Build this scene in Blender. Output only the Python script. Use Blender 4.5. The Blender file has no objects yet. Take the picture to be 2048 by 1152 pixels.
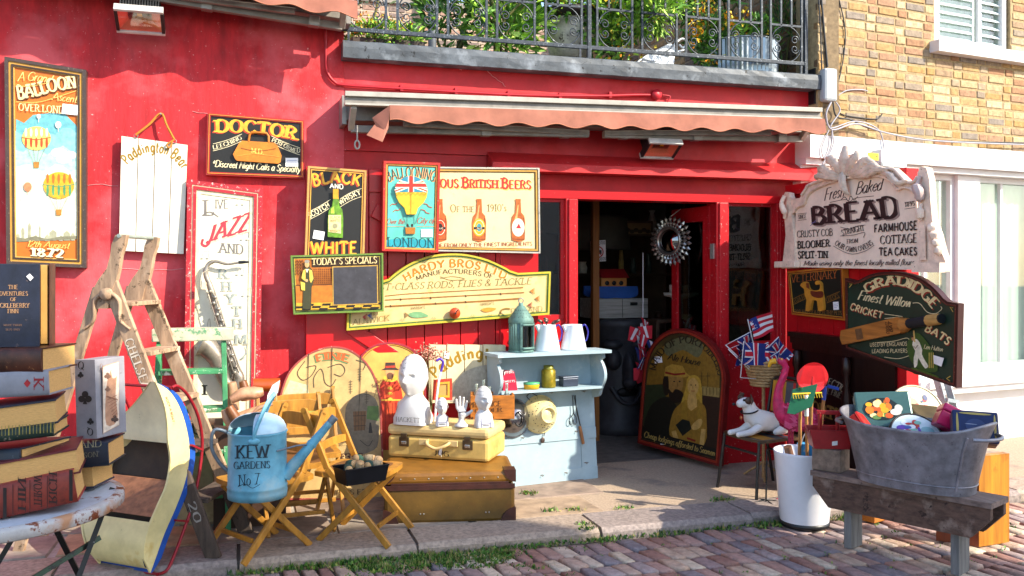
import bpy, math, random
from mathutils import Vector as V, Matrix
from math import radians as rad, sin, cos, pi
R = random.Random(7)
sc = bpy.context.scene
# ---------------- camera (photo pixels 2048x1152, horizon at row 540) ----------------
F, HZ, CZ, D, TH = 1800.0, 540.0, 1.55, 6.4, rad(16.8)
CAM = V((0, -D, CZ))
cd = bpy.data.cameras.new('camera'); cam = bpy.data.objects.new('camera', cd); sc.collection.objects.link(cam)
cam.location = CAM; cam.rotation_euler = (rad(90), 0, -TH)
cd.sensor_width = 36; cd.lens = F / 2048 * 36; cd.shift_y = -(576 - HZ) / 2048; cd.clip_end = 500
sc.camera = cam
# ---------------- sky, sun, exposure ----------------
SUN = V((-1.12, 1.0, -1.04))            # direction the light travels
w = bpy.data.worlds.new('World'); sc.world = w; w.use_nodes = True
nt = w.node_tree
sky = nt.nodes.new('ShaderNodeTexSky'); sky.sky_type = 'NISHITA'; sky.sun_disc = False
sky.sun_elevation = math.atan2(-SUN.z, math.hypot(SUN.x, SUN.y)); sky.sun_rotation = math.atan2(-SUN.x, -SUN.y)
bg = nt.nodes['Background']; bg.inputs['Strength'].default_value = 0.15
nt.links.new(sky.outputs[0], bg.inputs[0])
sl = bpy.data.lights.new('sun', 'SUN'); sl.energy = 3.0; sl.angle = rad(0.5); sl.color = (1, 0.92, 0.76)
so = bpy.data.objects.new('sun', sl); sc.collection.objects.link(so); so.rotation_euler = SUN.to_track_quat('-Z', 'Y').to_euler()
sc.view_settings.view_transform = 'Standard'; sc.view_settings.look = 'None'
sc.view_settings.exposure = 1.68; sc.view_settings.gamma = 1
sc.cycles.max_bounces = 6; sc.cycles.use_denoising = True

# ---------------- pixel <-> place helpers ----------------
def ray(px, py):
    cx = (px - 1024) / F
    return V((cx * cos(TH) + sin(TH), -cx * sin(TH) + cos(TH), (HZ - py) / F))
def at(px, py, y=0.0):                  # point of the vertical plane Y = y seen at that pixel
    r = ray(px, py); return CAM + r * ((y + D) / r.y)
def gnd(px, py, z=0.0):                 # point of the level plane Z = z seen at that pixel
    r = ray(px, py); return CAM + r * ((z - CZ) / r.z)
class Pl:                               # a plane that things are drawn on: o origin, yaw about Z, lean back
    def __init__(s, o, yaw=0, lean=0):
        s.o = V(o); y, l = rad(yaw), rad(lean)
        s.ex = V((cos(y), sin(y), 0)); back = V((-sin(y), cos(y), 0))
        s.ey = V((0, 0, 1)) * cos(l) + back * sin(l); s.n = s.ex.cross(s.ey)
    def uv(s, px, py):
        r = ray(px, py); t = (s.o - CAM).dot(s.n) / r.dot(s.n); p = CAM + r * t - s.o
        return (p.dot(s.ex), p.dot(s.ey))
    def p(s, u, v, off=0): return s.o + s.ex * u + s.ey * v + s.n * off
    def at(s, px, py, off=0): return s.p(*s.uv(px, py), off)
def wallpl(px, py, y, yaw=0, lean=0): return Pl(at(px, py, y), yaw, lean)

# ---------------- materials ----------------
def lin(h):
    h = h.lstrip('#'); o = []
    for i in (0, 2, 4):
        c = int(h[i:i + 2], 16) / 255; o.append(c / 12.92 if c <= .04045 else ((c + .055) / 1.055) ** 2.4)
    return o
_M = {}
def mat(h, rough=.6, metal=0, var=.14, scale=9, bump=0, grain=None, fleck=None, spec=.4, coat=0, stain=None):
    key = (h, rough, metal, var, scale, bump, grain, fleck, spec, coat, stain)
    if key in _M: return _M[key]
    m = bpy.data.materials.new('paint_' + h.lstrip('#')); m.use_nodes = True; _M[key] = m
    t = m.node_tree; N = t.nodes.new; L = t.links.new; b = t.nodes['Principled BSDF']
    b.inputs['Roughness'].default_value = rough; b.inputs['Metallic'].default_value = metal
    b.inputs['Specular IOR Level'].default_value = spec; b.inputs['Coat Weight'].default_value = coat
    c = lin(h)
    tc = N('ShaderNodeTexCoord'); mp = N('ShaderNodeMapping'); L(tc.outputs['Object'], mp.inputs['Vector'])
    if grain: mp.inputs['Scale'].default_value = grain
    n = N('ShaderNodeTexNoise'); n.inputs['Scale'].default_value = scale; n.inputs['Detail'].default_value = 8; n.inputs['Roughness'].default_value = .65
    L(mp.outputs[0], n.inputs['Vector'])
    mx = N('ShaderNodeMix'); mx.data_type = 'RGBA'
    mr = N('ShaderNodeMapRange'); mr.inputs[1].default_value = .3; mr.inputs[2].default_value = .7; L(n.outputs['Fac'], mr.inputs[0])
    L(mr.outputs[0], mx.inputs[0])
    mx.inputs[6].default_value = [x * (1 - var * 1.5) for x in c] + [1]; mx.inputs[7].default_value = [min(1, x * (1 + var)) for x in c] + [1]
    out = mx.outputs[2]
    for k, fl in enumerate((stain, fleck)):
        if not fl: continue
        fh, amt, fs = fl; amt += .045 * k
        v = N('ShaderNodeTexNoise'); v.inputs['Scale'].default_value = fs; v.inputs['Detail'].default_value = 12 if k else 6; v.inputs['Roughness'].default_value = .75 if k else .6
        L(tc.outputs['Object'], v.inputs['Vector'])
        r2 = N('ShaderNodeMapRange'); r2.inputs[1].default_value = 1 - amt; r2.inputs[2].default_value = 1 - amt + (.04 if k else .14); L(v.outputs['Fac'], r2.inputs[0])
        m2 = N('ShaderNodeMix'); m2.data_type = 'RGBA'; L(r2.outputs[0], m2.inputs[0]); L(out, m2.inputs[6]); m2.inputs[7].default_value = lin(fh) + [1]
        out = m2.outputs[2]
    L(out, b.inputs['Base Color'])
    if bump:
        bp = N('ShaderNodeBump'); bp.inputs['Strength'].default_value = bump; bp.inputs['Distance'].default_value = .01
        L(n.outputs['Fac'], bp.inputs['Height']); L(bp.outputs[0], b.inputs['Normal'])
    return m
def wood(h, axis='z', rough=.55, var=.3, bump=.15, fleck=None, stain=None):
    g = {'x': (.12, 1.6, 1.6), 'y': (1.6, .12, 1.6), 'z': (1.6, 1.6, .12)}[axis]
    return mat(h, rough, var=var, scale=22, bump=bump, grain=g, fleck=fleck, stain=stain)
def glass(h='#0b0d0e', rough=.03):
    return mat(h, rough, var=.05, spec=.5)
def clear_glass(tint='#ffffff', fac=.12):
    key = ('clear', tint, fac)
    if key in _M: return _M[key]
    m = bpy.data.materials.new('clear_glass'); m.use_nodes = True; _M[key] = m
    t = m.node_tree; N = t.nodes.new; t.nodes.remove(t.nodes['Principled BSDF'])
    a = N('ShaderNodeBsdfTransparent'); a.inputs[0].default_value = lin(tint) + [1]
    g = N('ShaderNodeBsdfGlossy'); g.inputs['Roughness'].default_value = .02
    x = N('ShaderNodeMixShader'); x.inputs[0].default_value = fac
    t.links.new(a.outputs[0], x.inputs[1]); t.links.new(g.outputs[0], x.inputs[2]); t.links.new(x.outputs[0], t.nodes['Material Output'].inputs[0])
    return m

# ---------------- mesh builder ----------------
ORG = {}
class MB:
    def __init__(s): s.v, s.f, s.m, s.ml, s.sm = [], [], [], [], []
    def mi(s, m):
        if m not in s.ml: s.ml.append(m)
        return s.ml.index(m)
    def add(s, vs, fs, m, smooth=False):
        k = len(s.v); i = s.mi(m); s.v += [V(x) for x in vs]
        for f in fs: s.f.append([k + j for j in f]); s.m.append(i); s.sm.append(smooth)
        return s
    def box(s, c, d, m, M=None, taper=1):
        c = V(c); vs = []
        for z in (-1, 1):
            k = taper if z > 0 else 1
            for x, y in ((-1, -1), (1, -1), (1, 1), (-1, 1)): vs.append(V((x * d[0] / 2 * k, y * d[1] / 2 * k, z * d[2] / 2)))
        vs = [c + (M @ q if M else q) for q in vs]
        return s.add(vs, [(3, 2, 1, 0), (4, 5, 6, 7), (0, 1, 5, 4), (1, 2, 6, 5), (2, 3, 7, 6), (3, 0, 4, 7)], m)
    def bar(s, a, b, w, h, m, up=V((0, 0, 1))):       # rectangular bar a->b, w across, h along 'up'
        a, b = V(a), V(b); d = (b - a).normalized(); up = V(up)
        x = d.cross(up)
        if x.length < 1e-4: x = d.cross(V((0, 1, 0)))
        x.normalize(); z = x.cross(d).normalized()
        vs = [p + x * (i * w / 2) + z * (j * h / 2) for p in (a, b) for i, j in ((-1, -1), (1, -1), (1, 1), (-1, 1))]
        return s.add(vs, [(0, 1, 2, 3), (7, 6, 5, 4), (0, 4, 5, 1), (1, 5, 6, 2), (2, 6, 7, 3), (3, 7, 4, 0)], m)
    def prism(s, pts, vec, m, back=True, side=None):
        pts = [V(p) for p in pts]; n = len(pts); vec = V(vec)
        s.add(pts, [range(n)], m)
        if back: s.add([p + vec for p in pts], [range(n - 1, -1, -1)], m)
        s.add(pts + [p + vec for p in pts], [(i, i + n, (i + 1) % n + n, (i + 1) % n) for i in range(n)], side or m)
        return s
    def tube(s, pts, r, m, seg=8, closed=False, cap=True, flat=1):
        pts = [V(p) for p in pts]; n = len(pts); rs = r if isinstance(r, (list, tuple)) else [r] * n
        vs = []; prev = None
        for i, p in enumerate(pts):
            a = pts[(i - 1) % n] if (closed or i) else p; b = pts[(i + 1) % n] if (closed or i < n - 1) else p
            t = (b - a); t = t.normalized() if t.length > 1e-9 else V((0, 0, 1))
            if prev is None:
                x = t.cross(V((0, 0, 1)));  x = x if x.length > .05 else t.cross(V((0, 1, 0)))
            else: x = prev - t * prev.dot(t)
            x.normalize(); prev = x; y = t.cross(x)
            for k in range(seg):
                an = 2 * pi * k / seg; vs.append(p + (x * cos(an) + y * sin(an) * flat) * rs[i])
        fs = []
        for i in range(n if closed else n - 1):
            for k in range(seg):
                j = (i + 1) % n; fs.append((i * seg + k, i * seg + (k + 1) % seg, j * seg + (k + 1) % seg, j * seg + k))
        s.add(vs, fs, m, seg > 4)
        if not closed and cap: s.add(vs[:seg], [range(seg - 1, -1, -1)], m); s.add(vs[-seg:], [range(seg)], m)
        return s
    def lathe(s, prof, m, M=None, seg=24, sx=1, sy=1):
        vs = []; n = len(prof)
        for r, z in prof:
            for k in range(seg):
                a = 2 * pi * k / seg; q = V((r * cos(a) * sx, r * sin(a) * sy, z)); vs.append(M @ q if M else q)
        fs = [(i * seg + k, i * seg + (k + 1) % seg, (i + 1) * seg + (k + 1) % seg, (i + 1) * seg + k) for i in range(n - 1) for k in range(seg)]
        return s.add(vs, fs, m, True)
    def grid(s, rows, m, smooth=True):
        n, k = len(rows), len(rows[0])
        return s.add([p for r in rows for p in r], [(i * k + j, i * k + j + 1, (i + 1) * k + j + 1, (i + 1) * k + j) for i in range(n - 1) for j in range(k - 1)], m, smooth)
    def blob(s, c, r, m, M=None, n=8, k=12, wob=0):
        rows = []
        for i in range(n + 1):
            a = pi * i / n; row = []
            for j in range(k):
                b = 2 * pi * j / k; q = V((r[0] * sin(a) * cos(b), r[1] * sin(a) * sin(b), r[2] * cos(a)))
                if wob: q *= 1 + wob * (R.random() - .5)
                row.append(V(c) + (M @ q if M else q))
            rows.append(row + [row[0]])
        return s.grid(rows, m)
    def build(s, name, parent=None, loc=None, bev=0, smooth=None, solid=0):
        o = V(loc) if loc is not None else (ORG[parent.name] if parent else V((0, 0, 0)))
        me = bpy.data.meshes.new(name); me.from_pydata([tuple(p - o) for p in s.v], [], [list(f) for f in s.f])
        for m in s.ml: me.materials.append(m)
        me.polygons.foreach_set('material_index', s.m); me.polygons.foreach_set('use_smooth', s.sm if smooth is None else [smooth] * len(s.f))
        me.update()
        ob = bpy.data.objects.new(name, me); sc.collection.objects.link(ob)
        if parent: ob.parent = parent
        else: ob.location = o
        ORG[ob.name] = o
        if solid:
            q = ob.modifiers.new('t', 'SOLIDIFY'); q.thickness = solid; q.offset = 0
        if bev:
            q = ob.modifiers.new('b', 'BEVEL'); q.width = bev; q.segments = 2; q.limit_method = 'ANGLE'; q.angle_limit = rad(40)
        return ob
def tag(o, label=None, cat=None, group=None, kind=None):
    if label: o['label'] = label
    if cat: o['category'] = cat
    if group: o['group'] = group
    if kind: o['kind'] = kind
    return o
def thing(name, label, cat, loc=(0, 0, 0), group=None):
    o = bpy.data.objects.new(name, None); sc.collection.objects.link(o); o.location = loc; ORG[o.name] = V(loc)
    o.empty_display_size = .1
    return tag(o, label, cat, group)
def copy_tree(o, parent=None):
    c = o.copy(); sc.collection.objects.link(c)
    if parent: c.parent = parent
    ORG[c.name] = ORG[o.name].copy()
    for ch in list(o.children): copy_tree(ch, c)
    return c
def dup(o, loc, rotz=0, label=None, scale=1):
    c = copy_tree(o); c.location = loc; c.rotation_euler = (0, 0, rotz); c.scale = (scale,) * 3
    if label: c['label'] = label
    return c
def RZ(a): return Matrix.Rotation(rad(a), 3, 'Z')
def RX(a): return Matrix.Rotation(rad(a), 3, 'X')
def RY(a): return Matrix.Rotation(rad(a), 3, 'Y')
def TM(loc, rot=None, s=1): return Matrix.Translation(V(loc)) @ (rot.to_4x4() if rot else Matrix()) @ Matrix.Scale(s, 4)
def spline(p, k=6, closed=False):
    p = [V(q) for q in p]; n = len(p); o = []
    for i in range(n if closed else n - 1):
        a, b, c, d = (p[(i + j) % n] if closed else p[min(max(i + j, 0), n - 1)] for j in (-1, 0, 1, 2))
        for t in range(k):
            t /= k; o.append(.5 * (2 * b + (c - a) * t + (2 * a - 5 * b + 4 * c - d) * t * t + (3 * b - a - 3 * c + d) * t ** 3))
    if not closed: o.append(p[-1])
    return o
def s2(pts, k=6, closed=False): return [(q.x, q.y) for q in spline([(x, y, 0) for x, y in pts], k, closed)]

# ---------------- stroke lettering: pen strokes per letter ----------------
G = {}
for ln in '''A .78|0,0 .38,1|.38,1 .78,0|.14,.36 .64,.36
B .62|.08,0 .08,1|~.08,1 .34,1 .52,.78 .36,.54 .08,.54|~.08,.54 .4,.54 .6,.28 .4,0 .08,0
C .7|~.68,.78 .52,.96 .36,1 .12,.84 .03,.5 .12,.16 .36,0 .54,.04 .7,.22
D .74|.08,0 .08,1|~.08,1 .4,1 .64,.82 .72,.5 .64,.18 .4,0 .08,0
E .58|.08,0 .08,1|.08,1 .56,1|.08,.52 .46,.52|.08,0 .58,0
F .55|.08,0 .08,1|.08,1 .55,1|.08,.52 .44,.52
G .74|~.68,.8 .52,.96 .36,1 .12,.84 .03,.5 .12,.16 .36,0 .56,.04 .68,.16|.68,.0 .68,.42|.46,.42 .76,.42
H .74|.08,0 .08,1|.66,0 .66,1|.08,.52 .66,.52
I .16|.08,0 .08,1
J .42|~.32,1 .32,.3 .26,.06 .12,-.02 .02,.1
K .7|.08,0 .08,1|.64,1 .1,.42|.26,.56 .68,0
L .54|.08,0 .08,1|.08,0 .54,0|.54,0 .54,.18
M .9|.08,0 .1,1|.1,1 .45,.14|.45,.14 .8,1|.8,1 .82,0
N .76|.08,0 .08,1|.08,1 .68,0|.68,0 .68,1
O .78|~.39,1 .14,.86 .04,.5 .14,.14 .39,0 .64,.14 .74,.5 .64,.86 .39,1
P .58|.08,0 .08,1|~.08,1 .36,1 .56,.75 .36,.48 .08,.48
Q .78|~.39,1 .14,.86 .04,.5 .14,.14 .39,0 .64,.14 .74,.5 .64,.86 .39,1|.42,.2 .78,-.16
R .66|.08,0 .08,1|~.08,1 .36,1 .56,.76 .36,.5 .08,.5|.3,.5 .66,0
S .54|~.49,.82 .36,.98 .2,.98 .07,.8 .14,.6 .4,.43 .5,.24 .38,.03 .2,0 .04,.18
T .66|.33,0 .33,1|.02,1 .64,1|.02,1 .02,.84|.64,1 .64,.84
U .72|~.08,1 .08,.34 .16,.08 .36,0 .56,.08 .64,.34 .64,1
V .72|0,1 .36,0|.36,0 .72,1
W 1.05|0,1 .28,0|.28,0 .52,.9|.52,.9 .78,0|.78,0 1.05,1
X .7|.02,1 .68,0|.02,0 .68,1
Y .7|.02,1 .35,.48|.35,.48 .68,1|.35,0 .35,.5
Z .62|.04,1 .6,1|.6,1 .02,0|.02,0 .62,0
0 .6|~.3,1 .08,.82 .04,.5 .08,.18 .3,0 .52,.18 .56,.5 .52,.82 .3,1
1 .3|.17,0 .17,1|.17,1 .02,.82
2 .54|~.04,.78 .14,.98 .36,.98 .48,.76 .36,.44 .03,0|.03,0 .54,0
3 .5|~.04,.88 .24,1 .44,.8 .2,.55|~.2,.55 .48,.3 .24,0 .02,.12
5 .5|.44,1 .1,1|.1,1 .08,.56|~.08,.56 .3,.62 .46,.34 .28,.02 .02,.1
7 .52|.02,1 .52,1|.52,1 .18,0
8 .54|~.27,1 .09,.79 .27,.54 .45,.79 .27,1|~.27,.54 .05,.26 .27,0 .49,.26 .27,.54
9 .54|~.5,.7 .27,1 .06,.72 .27,.44 .5,.7|~.5,.7 .46,.3 .2,0
& .74|~.7,0 .2,.62 .18,.86 .3,1 .44,.84 .3,.58 .06,.3 .1,.06 .3,0 .52,.1 .68,.4
a .5|~.42,.52 .24,.62 .06,.4 .1,.06 .26,0 .42,.2|.42,.6 .42,.08|~.42,.08 .46,0 .52,.06
b .48|.08,1 .08,.02|~.08,.4 .26,.6 .44,.4 .4,.08 .24,0 .08,.1
c .42|~.38,.5 .24,.6 .06,.4 .08,.1 .24,0 .4,.12
d .5|~.42,.5 .24,.6 .06,.4 .08,.08 .24,0 .42,.2|.42,1 .42,.02
e .44|~.08,.3 .4,.36 .3,.6 .1,.46 .06,.16 .22,0 .42,.14
f .34|~.36,.9 .24,1 .16,.8 .14,0 .08,-.2|.02,.58 .32,.58
g .5|~.42,.52 .24,.6 .06,.4 .1,.08 .26,.02 .42,.2|~.42,.6 .42,-.1 .28,-.3 .08,-.22
h .5|.08,1 .08,0|~.08,.38 .28,.6 .4,.46 .4,0
i .18|.08,.58 .08,.02|.08,.8 .08,.88
k .46|.08,1 .08,0|.4,.58 .1,.28|.18,.34 .44,0
l .18|.08,1 .08,.02
m .76|.08,.6 .08,0|~.08,.4 .24,.6 .36,.46 .36,0|~.36,.4 .52,.6 .66,.46 .66,0
n .5|.08,.6 .08,0|~.08,.4 .28,.6 .4,.46 .4,0
o .48|~.24,.6 .07,.46 .06,.14 .24,0 .42,.14 .42,.46 .24,.6
p .48|.08,.6 .08,-.3|~.08,.4 .26,.6 .44,.4 .4,.08 .24,0 .08,.1
r .36|.08,.6 .08,0|~.08,.36 .2,.58 .34,.56
s .38|~.34,.5 .2,.6 .07,.46 .2,.32 .33,.16 .2,0 .03,.1
t .3|.14,.9 .14,.06|~.14,.06 .2,0 .3,.06|.02,.6 .28,.6
u .5|~.08,.6 .08,.14 .22,0 .4,.2|.42,.6 .42,0
v .44|.02,.6 .22,0|.22,0 .42,.6
w .68|.02,.6 .18,0|.18,0 .34,.56|.34,.56 .5,0|.5,0 .66,.6
x .44|.02,.6 .42,0|.02,0 .42,.6
y .46|.02,.6 .22,0|~.44,.6 .22,0 .1,-.28 .02,-.26
z .42|.04,.6 .4,.6|.4,.6 .02,0|.02,0 .42,0
. .14|.07,0 .07,.1
, .14|.09,.08 .04,-.14
' .14|.08,1 .06,.8
- .34|.04,.4 .3,.4
= .34|.04,.5 .3,.5|.04,.3 .3,.3
* .4|.2,.95 .2,.45|.0,.8 .4,.6|.0,.6 .4,.8
@ .4|~.1,.0 .12,.5 .05,.8 .3,.9 .35,.5 .1,.3'''.split('\n'):
    k, _, r = ln.partition(' '); a = r.split('|'); st = []
    for q in a[1:]:
        cv = q[0] == '~'; p = [tuple(float(z) for z in xy.split(',')) for xy in q.lstrip('~').split()]
        st.append((s2(p, 6) if cv else p, cv))
    G[k] = (float(a[0]), st)
def glyphs(txt, thick=.17, thin=.05, serif=True, sp=.14, slant=0, smallcaps=0):
    '''list of (stroke quads in text units) and the total width; broad-nib pen'''
    out = []; x = 0
    for ch in txt:
        if ch == ' ': x += .32; continue
        k = 1
        if smallcaps and ch.islower(): ch = ch.upper(); k = smallcaps
        wd, sts = G.get(ch) or G['.']
        for p, cv in sts:
            n = len(p); L = []; Rr = []
            for i in range(n):
                a, b = p[max(i - 1, 0)], p[min(i + 1, n - 1)]
                dx, dy = b[0] - a[0], b[1] - a[1]; l = math.hypot(dx, dy) or 1; dx /= l; dy /= l
                ww = thin + (thick - thin) * abs(dy * cos(.33) + dx * sin(.33)) ** 1.5 if thick != thin else thick
                if cv and serif and i in (0, n - 1): ww *= .9
                ox, oy = -dy * ww / 2, dx * ww / 2
                L.append((p[i][0] + ox, p[i][1] + oy)); Rr.append((p[i][0] - ox, p[i][1] - oy))
            for i in range(n - 1): out.append([L[i], L[i + 1], Rr[i + 1], Rr[i]]) if False else None
            polys = [L + Rr[::-1]]
            if serif and not cv:
                for (ex, ey), (fx, fy) in ((p[0], p[-1]), (p[-1], p[0])):
                    if abs(ey - fy) > .4 and (abs(ey) < .02 or abs(ey - 1) < .02) and ch not in 'E':
                        sw = thick * .5 + .125; sy = (thin * 1.1 + .015) * (1 if ey < .5 else -1)
                        polys.append([(ex - sw, ey), (ex + sw, ey), (ex + sw, ey + sy), (ex - sw, ey + sy)])
            for q in polys: out.append([((x + (a * k) + slant * b * k), b * k) for a, b in q])
        x += (wd + sp) * k
    return out, x - sp
STY = {'serif': dict(), 'bold': dict(thick=.25, thin=.09), 'sans': dict(thick=.14, thin=.139, serif=False), 'bsans': dict(thick=.2, thin=.17, serif=False, sp=.2),
       'light': dict(thick=.1, thin=.035), 'script': dict(thick=.13, thin=.035, serif=False, slant=.32, sp=.03), 'bscript': dict(thick=.17, thin=.05, serif=False, slant=.3, sp=.06),
       'sc': dict(thick=.16, thin=.06, smallcaps=.78), 'lsc': dict(thick=.1, thin=.05, smallcaps=.74), 'bsc': dict(thick=.24, thin=.1, smallcaps=.8), 'hand': dict(thick=.15, thin=.07, serif=False), 'slab': dict(thick=.2, thin=.12)}

class Art:                              # flat painting on a plane, coordinates in photo pixels; every coat of paint 0.25 mm proud of the last
    def __init__(s, pl, base=.001): s.pl = pl; s.mb = MB(); s.z = base; s.n = 0
    def poly(s, pts, c, mk=None):
        s.z += .00012; m = mk or mat(c, .5, var=.2, scale=34)
        q = [s.pl.at(x, y, s.z) for x, y in pts]
        s.mb.add(q, [range(len(q))], m); return s
    def ell(s, cx, cy, rx, ry, c, a0=0, a1=360, n=24):
        return s.poly([(cx + rx * cos(rad(a0 + (a1 - a0) * i / n)), cy - ry * sin(rad(a0 + (a1 - a0) * i / n))) for i in range(n + (a1 - a0 < 360))], c)
    def line(s, pts, w, c, curve=False):
        if curve: pts = s2(pts, 6)
        L, Rr = [], []; n = len(pts); ws = w if isinstance(w, list) else [w] * n
        for i in range(n):
            a, b = pts[max(i - 1, 0)], pts[min(i + 1, n - 1)]; dx, dy = b[0] - a[0], b[1] - a[1]; l = math.hypot(dx, dy) or 1
            k = ws[min(i, len(ws) - 1)] / 2
            L.append((pts[i][0] - dy / l * k, pts[i][1] + dx / l * k)); Rr.append((pts[i][0] + dy / l * k, pts[i][1] - dx / l * k))
        s.z += .00012; m = mat(c, .5, var=.2, scale=34); A = [s.pl.at(x, y, s.z) for x, y in L]; B = [s.pl.at(x, y, s.z) for x, y in Rr]
        s.mb.add(A + B, [(i, i + 1, i + 1 + n, i + n) for i in range(n - 1)], m); return s
    def text(s, t, x0, y0, x1, y1, h, c, sty='serif', bow=0, rot=True, sh=None, shd=(2, 2), up=None, lift=0):
        '''baseline from (x0,y0) to (x1,y1); h letter height in pixels (or (left,right)); bow raises the middle'''
        g, wd = glyphs(t, **STY[sty]) if isinstance(sty, str) else glyphs(t, **sty)
        h0, h1 = h if isinstance(h, tuple) else (h, h)
        def mp(u, v, ox=0, oy=0):
            k = u / wd; bx, by = x0 + (x1 - x0) * k, y0 + (y1 - y0) * k - bow * 4 * k * (1 - k); hh = h0 + (h1 - h0) * k
            if up: return (bx + up[0] * v * hh + ox, by + up[1] * v * hh + oy)
            if rot and bow:
                dx, dy = (x1 - x0), (y1 - y0) - bow * 4 * (1 - 2 * k); l = math.hypot(dx, dy); return (bx + dy / l * v * hh + ox, by - dx / l * v * hh + oy)
            return (bx + ox, by - v * hh + oy)
        for (cc, ox, oy) in ([(sh, shd[0], shd[1]), (sh, shd[0] / 2, shd[1] / 2)] if sh else []) + [(c, 0, 0)]:
            m = mat(cc, .5, var=.2, scale=34)
            for i, q in enumerate(g):
                z = s.z + .00006 * (i % 5); pts = [s.pl.at(*mp(u, v, ox, oy), z + lift) for u, v in q]; n = len(pts)
                if n == 4: s.mb.add(pts, [(0, 1, 2, 3)], m)
                else:
                    h2 = n // 2; s.mb.add(pts, [(j, j + 1, n - 2 - j, n - 1 - j) for j in range(h2 - 1)], m)
            s.z += .00032
        return s
    def ptext(s, t, path, h, c, sty='serif', sh=None, shd=(2, 2)):
        '''lettering along a smooth path of photo pixels (baseline), h height (or (start,end))'''
        P = s2(path, 10); ds = [0]
        for a, b in zip(P, P[1:]): ds.append(ds[-1] + math.hypot(b[0] - a[0], b[1] - a[1]))
        g, wd = glyphs(t, **STY[sty]); h0, h1 = h if isinstance(h, tuple) else (h, h)
        def mp(u, v, ox=0, oy=0):
            d = max(0, min(1, u / wd)) * ds[-1]; i = next((j for j in range(len(ds) - 1) if ds[j + 1] >= d), len(ds) - 2)
            f = (d - ds[i]) / (ds[i + 1] - ds[i] or 1); a, b = P[i], P[i + 1]; lo, hi = P[max(i - 2, 0)], P[min(i + 3, len(P) - 1)]; dx, dy = hi[0] - lo[0], hi[1] - lo[1]; l = math.hypot(dx, dy) or 1
            hh = h0 + (h1 - h0) * u / wd; return (a[0] + (b[0] - a[0]) * f + dy / l * v * hh + ox, a[1] + (b[1] - a[1]) * f - dx / l * v * hh + oy)
        for (cc, ox, oy) in ([(sh, shd[0], shd[1]), (sh, shd[0] / 2, shd[1] / 2)] if sh else []) + [(c, 0, 0)]:
            m = mat(cc, .5, var=.2, scale=34)
            for i, q in enumerate(g):
                pts = [s.pl.at(*mp(u, v, ox, oy), s.z + .00006 * (i % 5)) for u, v in q]; n = len(pts)
                s.mb.add(pts, [(0, 1, 2, 3)] if n == 4 else [(j, j + 1, n - 2 - j, n - 1 - j) for j in range(n // 2 - 1)], m)
            s.z += .00032
        return s
    def build(s, parent, name='lettering'): return s.mb.build(name, parent)

def inset(poly, d):                     # mitred inset of a 2D polygon (counter-clockwise or clockwise)
    n = len(poly); ar = sum(poly[i][0] * poly[(i + 1) % n][1] - poly[(i + 1) % n][0] * poly[i][1] for i in range(n)); sg = 1 if ar > 0 else -1
    o = []
    for i in range(n):
        p0, p1, p2 = V(poly[i - 1]), V(poly[i]), V(poly[(i + 1) % n])
        a = (p1 - p0).normalized(); b = (p2 - p1).normalized(); na = V((-a.y, a.x)) * sg; nb = V((-b.y, b.x)) * sg
        m = na + nb; k = m.dot(na)
        m = m / k if k > .3 else na; o.append(tuple(p1 + m * d))
    return o
def board(name, label, cat, pl, px, depth, rings, face, group=None, facename='panel', recess=.006, uvpts=None):
    '''a sign: outline px in photo pixels on plane pl (front of panel), nested frame rings (width m, colour/material, proud m), painted panel'''
    pts = uvpts or [pl.uv(x, y) for x, y in px]
    t = thing(name, label, cat, pl.p(sum(p[0] for p in pts) / len(pts), min(p[1] for p in pts), -depth), group)
    cur = pts
    if rings:
        fb = MB()
        for k, (wd, m, h) in enumerate(rings):
            m = mat(m, .5, fleck=('#8a7a66', .36, 60)) if isinstance(m, str) else m
            nx = inset(cur, wd); n = len(cur); last = k == len(rings) - 1
            hb = -depth if k == 0 else min(h, rings[k - 1][2]) - .002
            A = [pl.p(u, v, h) for u, v in cur]; B = [pl.p(u, v, h) for u, v in nx]; C = [pl.p(u, v, hb) for u, v in cur]; E = [pl.p(u, v, -.002 if last else h - .012) for u, v in nx]
            idx = [(i, (i + 1) % n) for i in range(n)]
            fb.add(A + B, [(i, j, j + n, i + n) for i, j in idx], m); fb.add(C + A, [(i, j, j + n, i + n) for i, j in idx], m); fb.add(B + E, [(i, j, j + n, i + n) for i, j in idx], m)
            cur = nx
        fb.build('frame', t)
    mb = MB(); m = mat(face, .5, var=.12, scale=5) if isinstance(face, str) else face
    out = inset(cur, -.003) if rings else cur
    mb.prism([pl.p(u, v, 0) for u, v in out], pl.n * -(depth - .004), m, side=m); mb.build(facename, t)
    return t
def pricetag(pl, x, y, w, h, parent, tilt=0, off=.004):
    c, s = cos(rad(tilt)), sin(rad(tilt)); q = [(x + a * w * c - b * h * s, y + a * w * s + b * h * c) for a, b in ((0, 0), (1, 0), (1, 1), (0, 1))]
    mb = MB(); mb.prism([pl.at(*p, off + .001) for p in q], pl.n * -.001, mat('#e8e6e2', .7, var=.03))
    m = mat('#8d93b8', .7)
    for k in range(3):
        f = .25 + k * .22; a = [q[0][j] + (q[3][j] - q[0][j]) * f for j in (0, 1)]; b = [q[1][j] + (q[2][j] - q[1][j]) * f for j in (0, 1)]; e = .9 - .25 * (k == 2)
        p0 = [a[j] + (b[j] - a[j]) * .12 for j in (0, 1)]; p1 = [a[j] + (b[j] - a[j]) * e for j in (0, 1)]; th = h * .07
        mb.add([pl.at(*p, off + .0014) for p in (p0, p1, (p1[0], p1[1] + th), (p0[0], p0[1] + th))], [(0, 1, 2, 3)], m)
    mb.build('price_label', parent)
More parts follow.
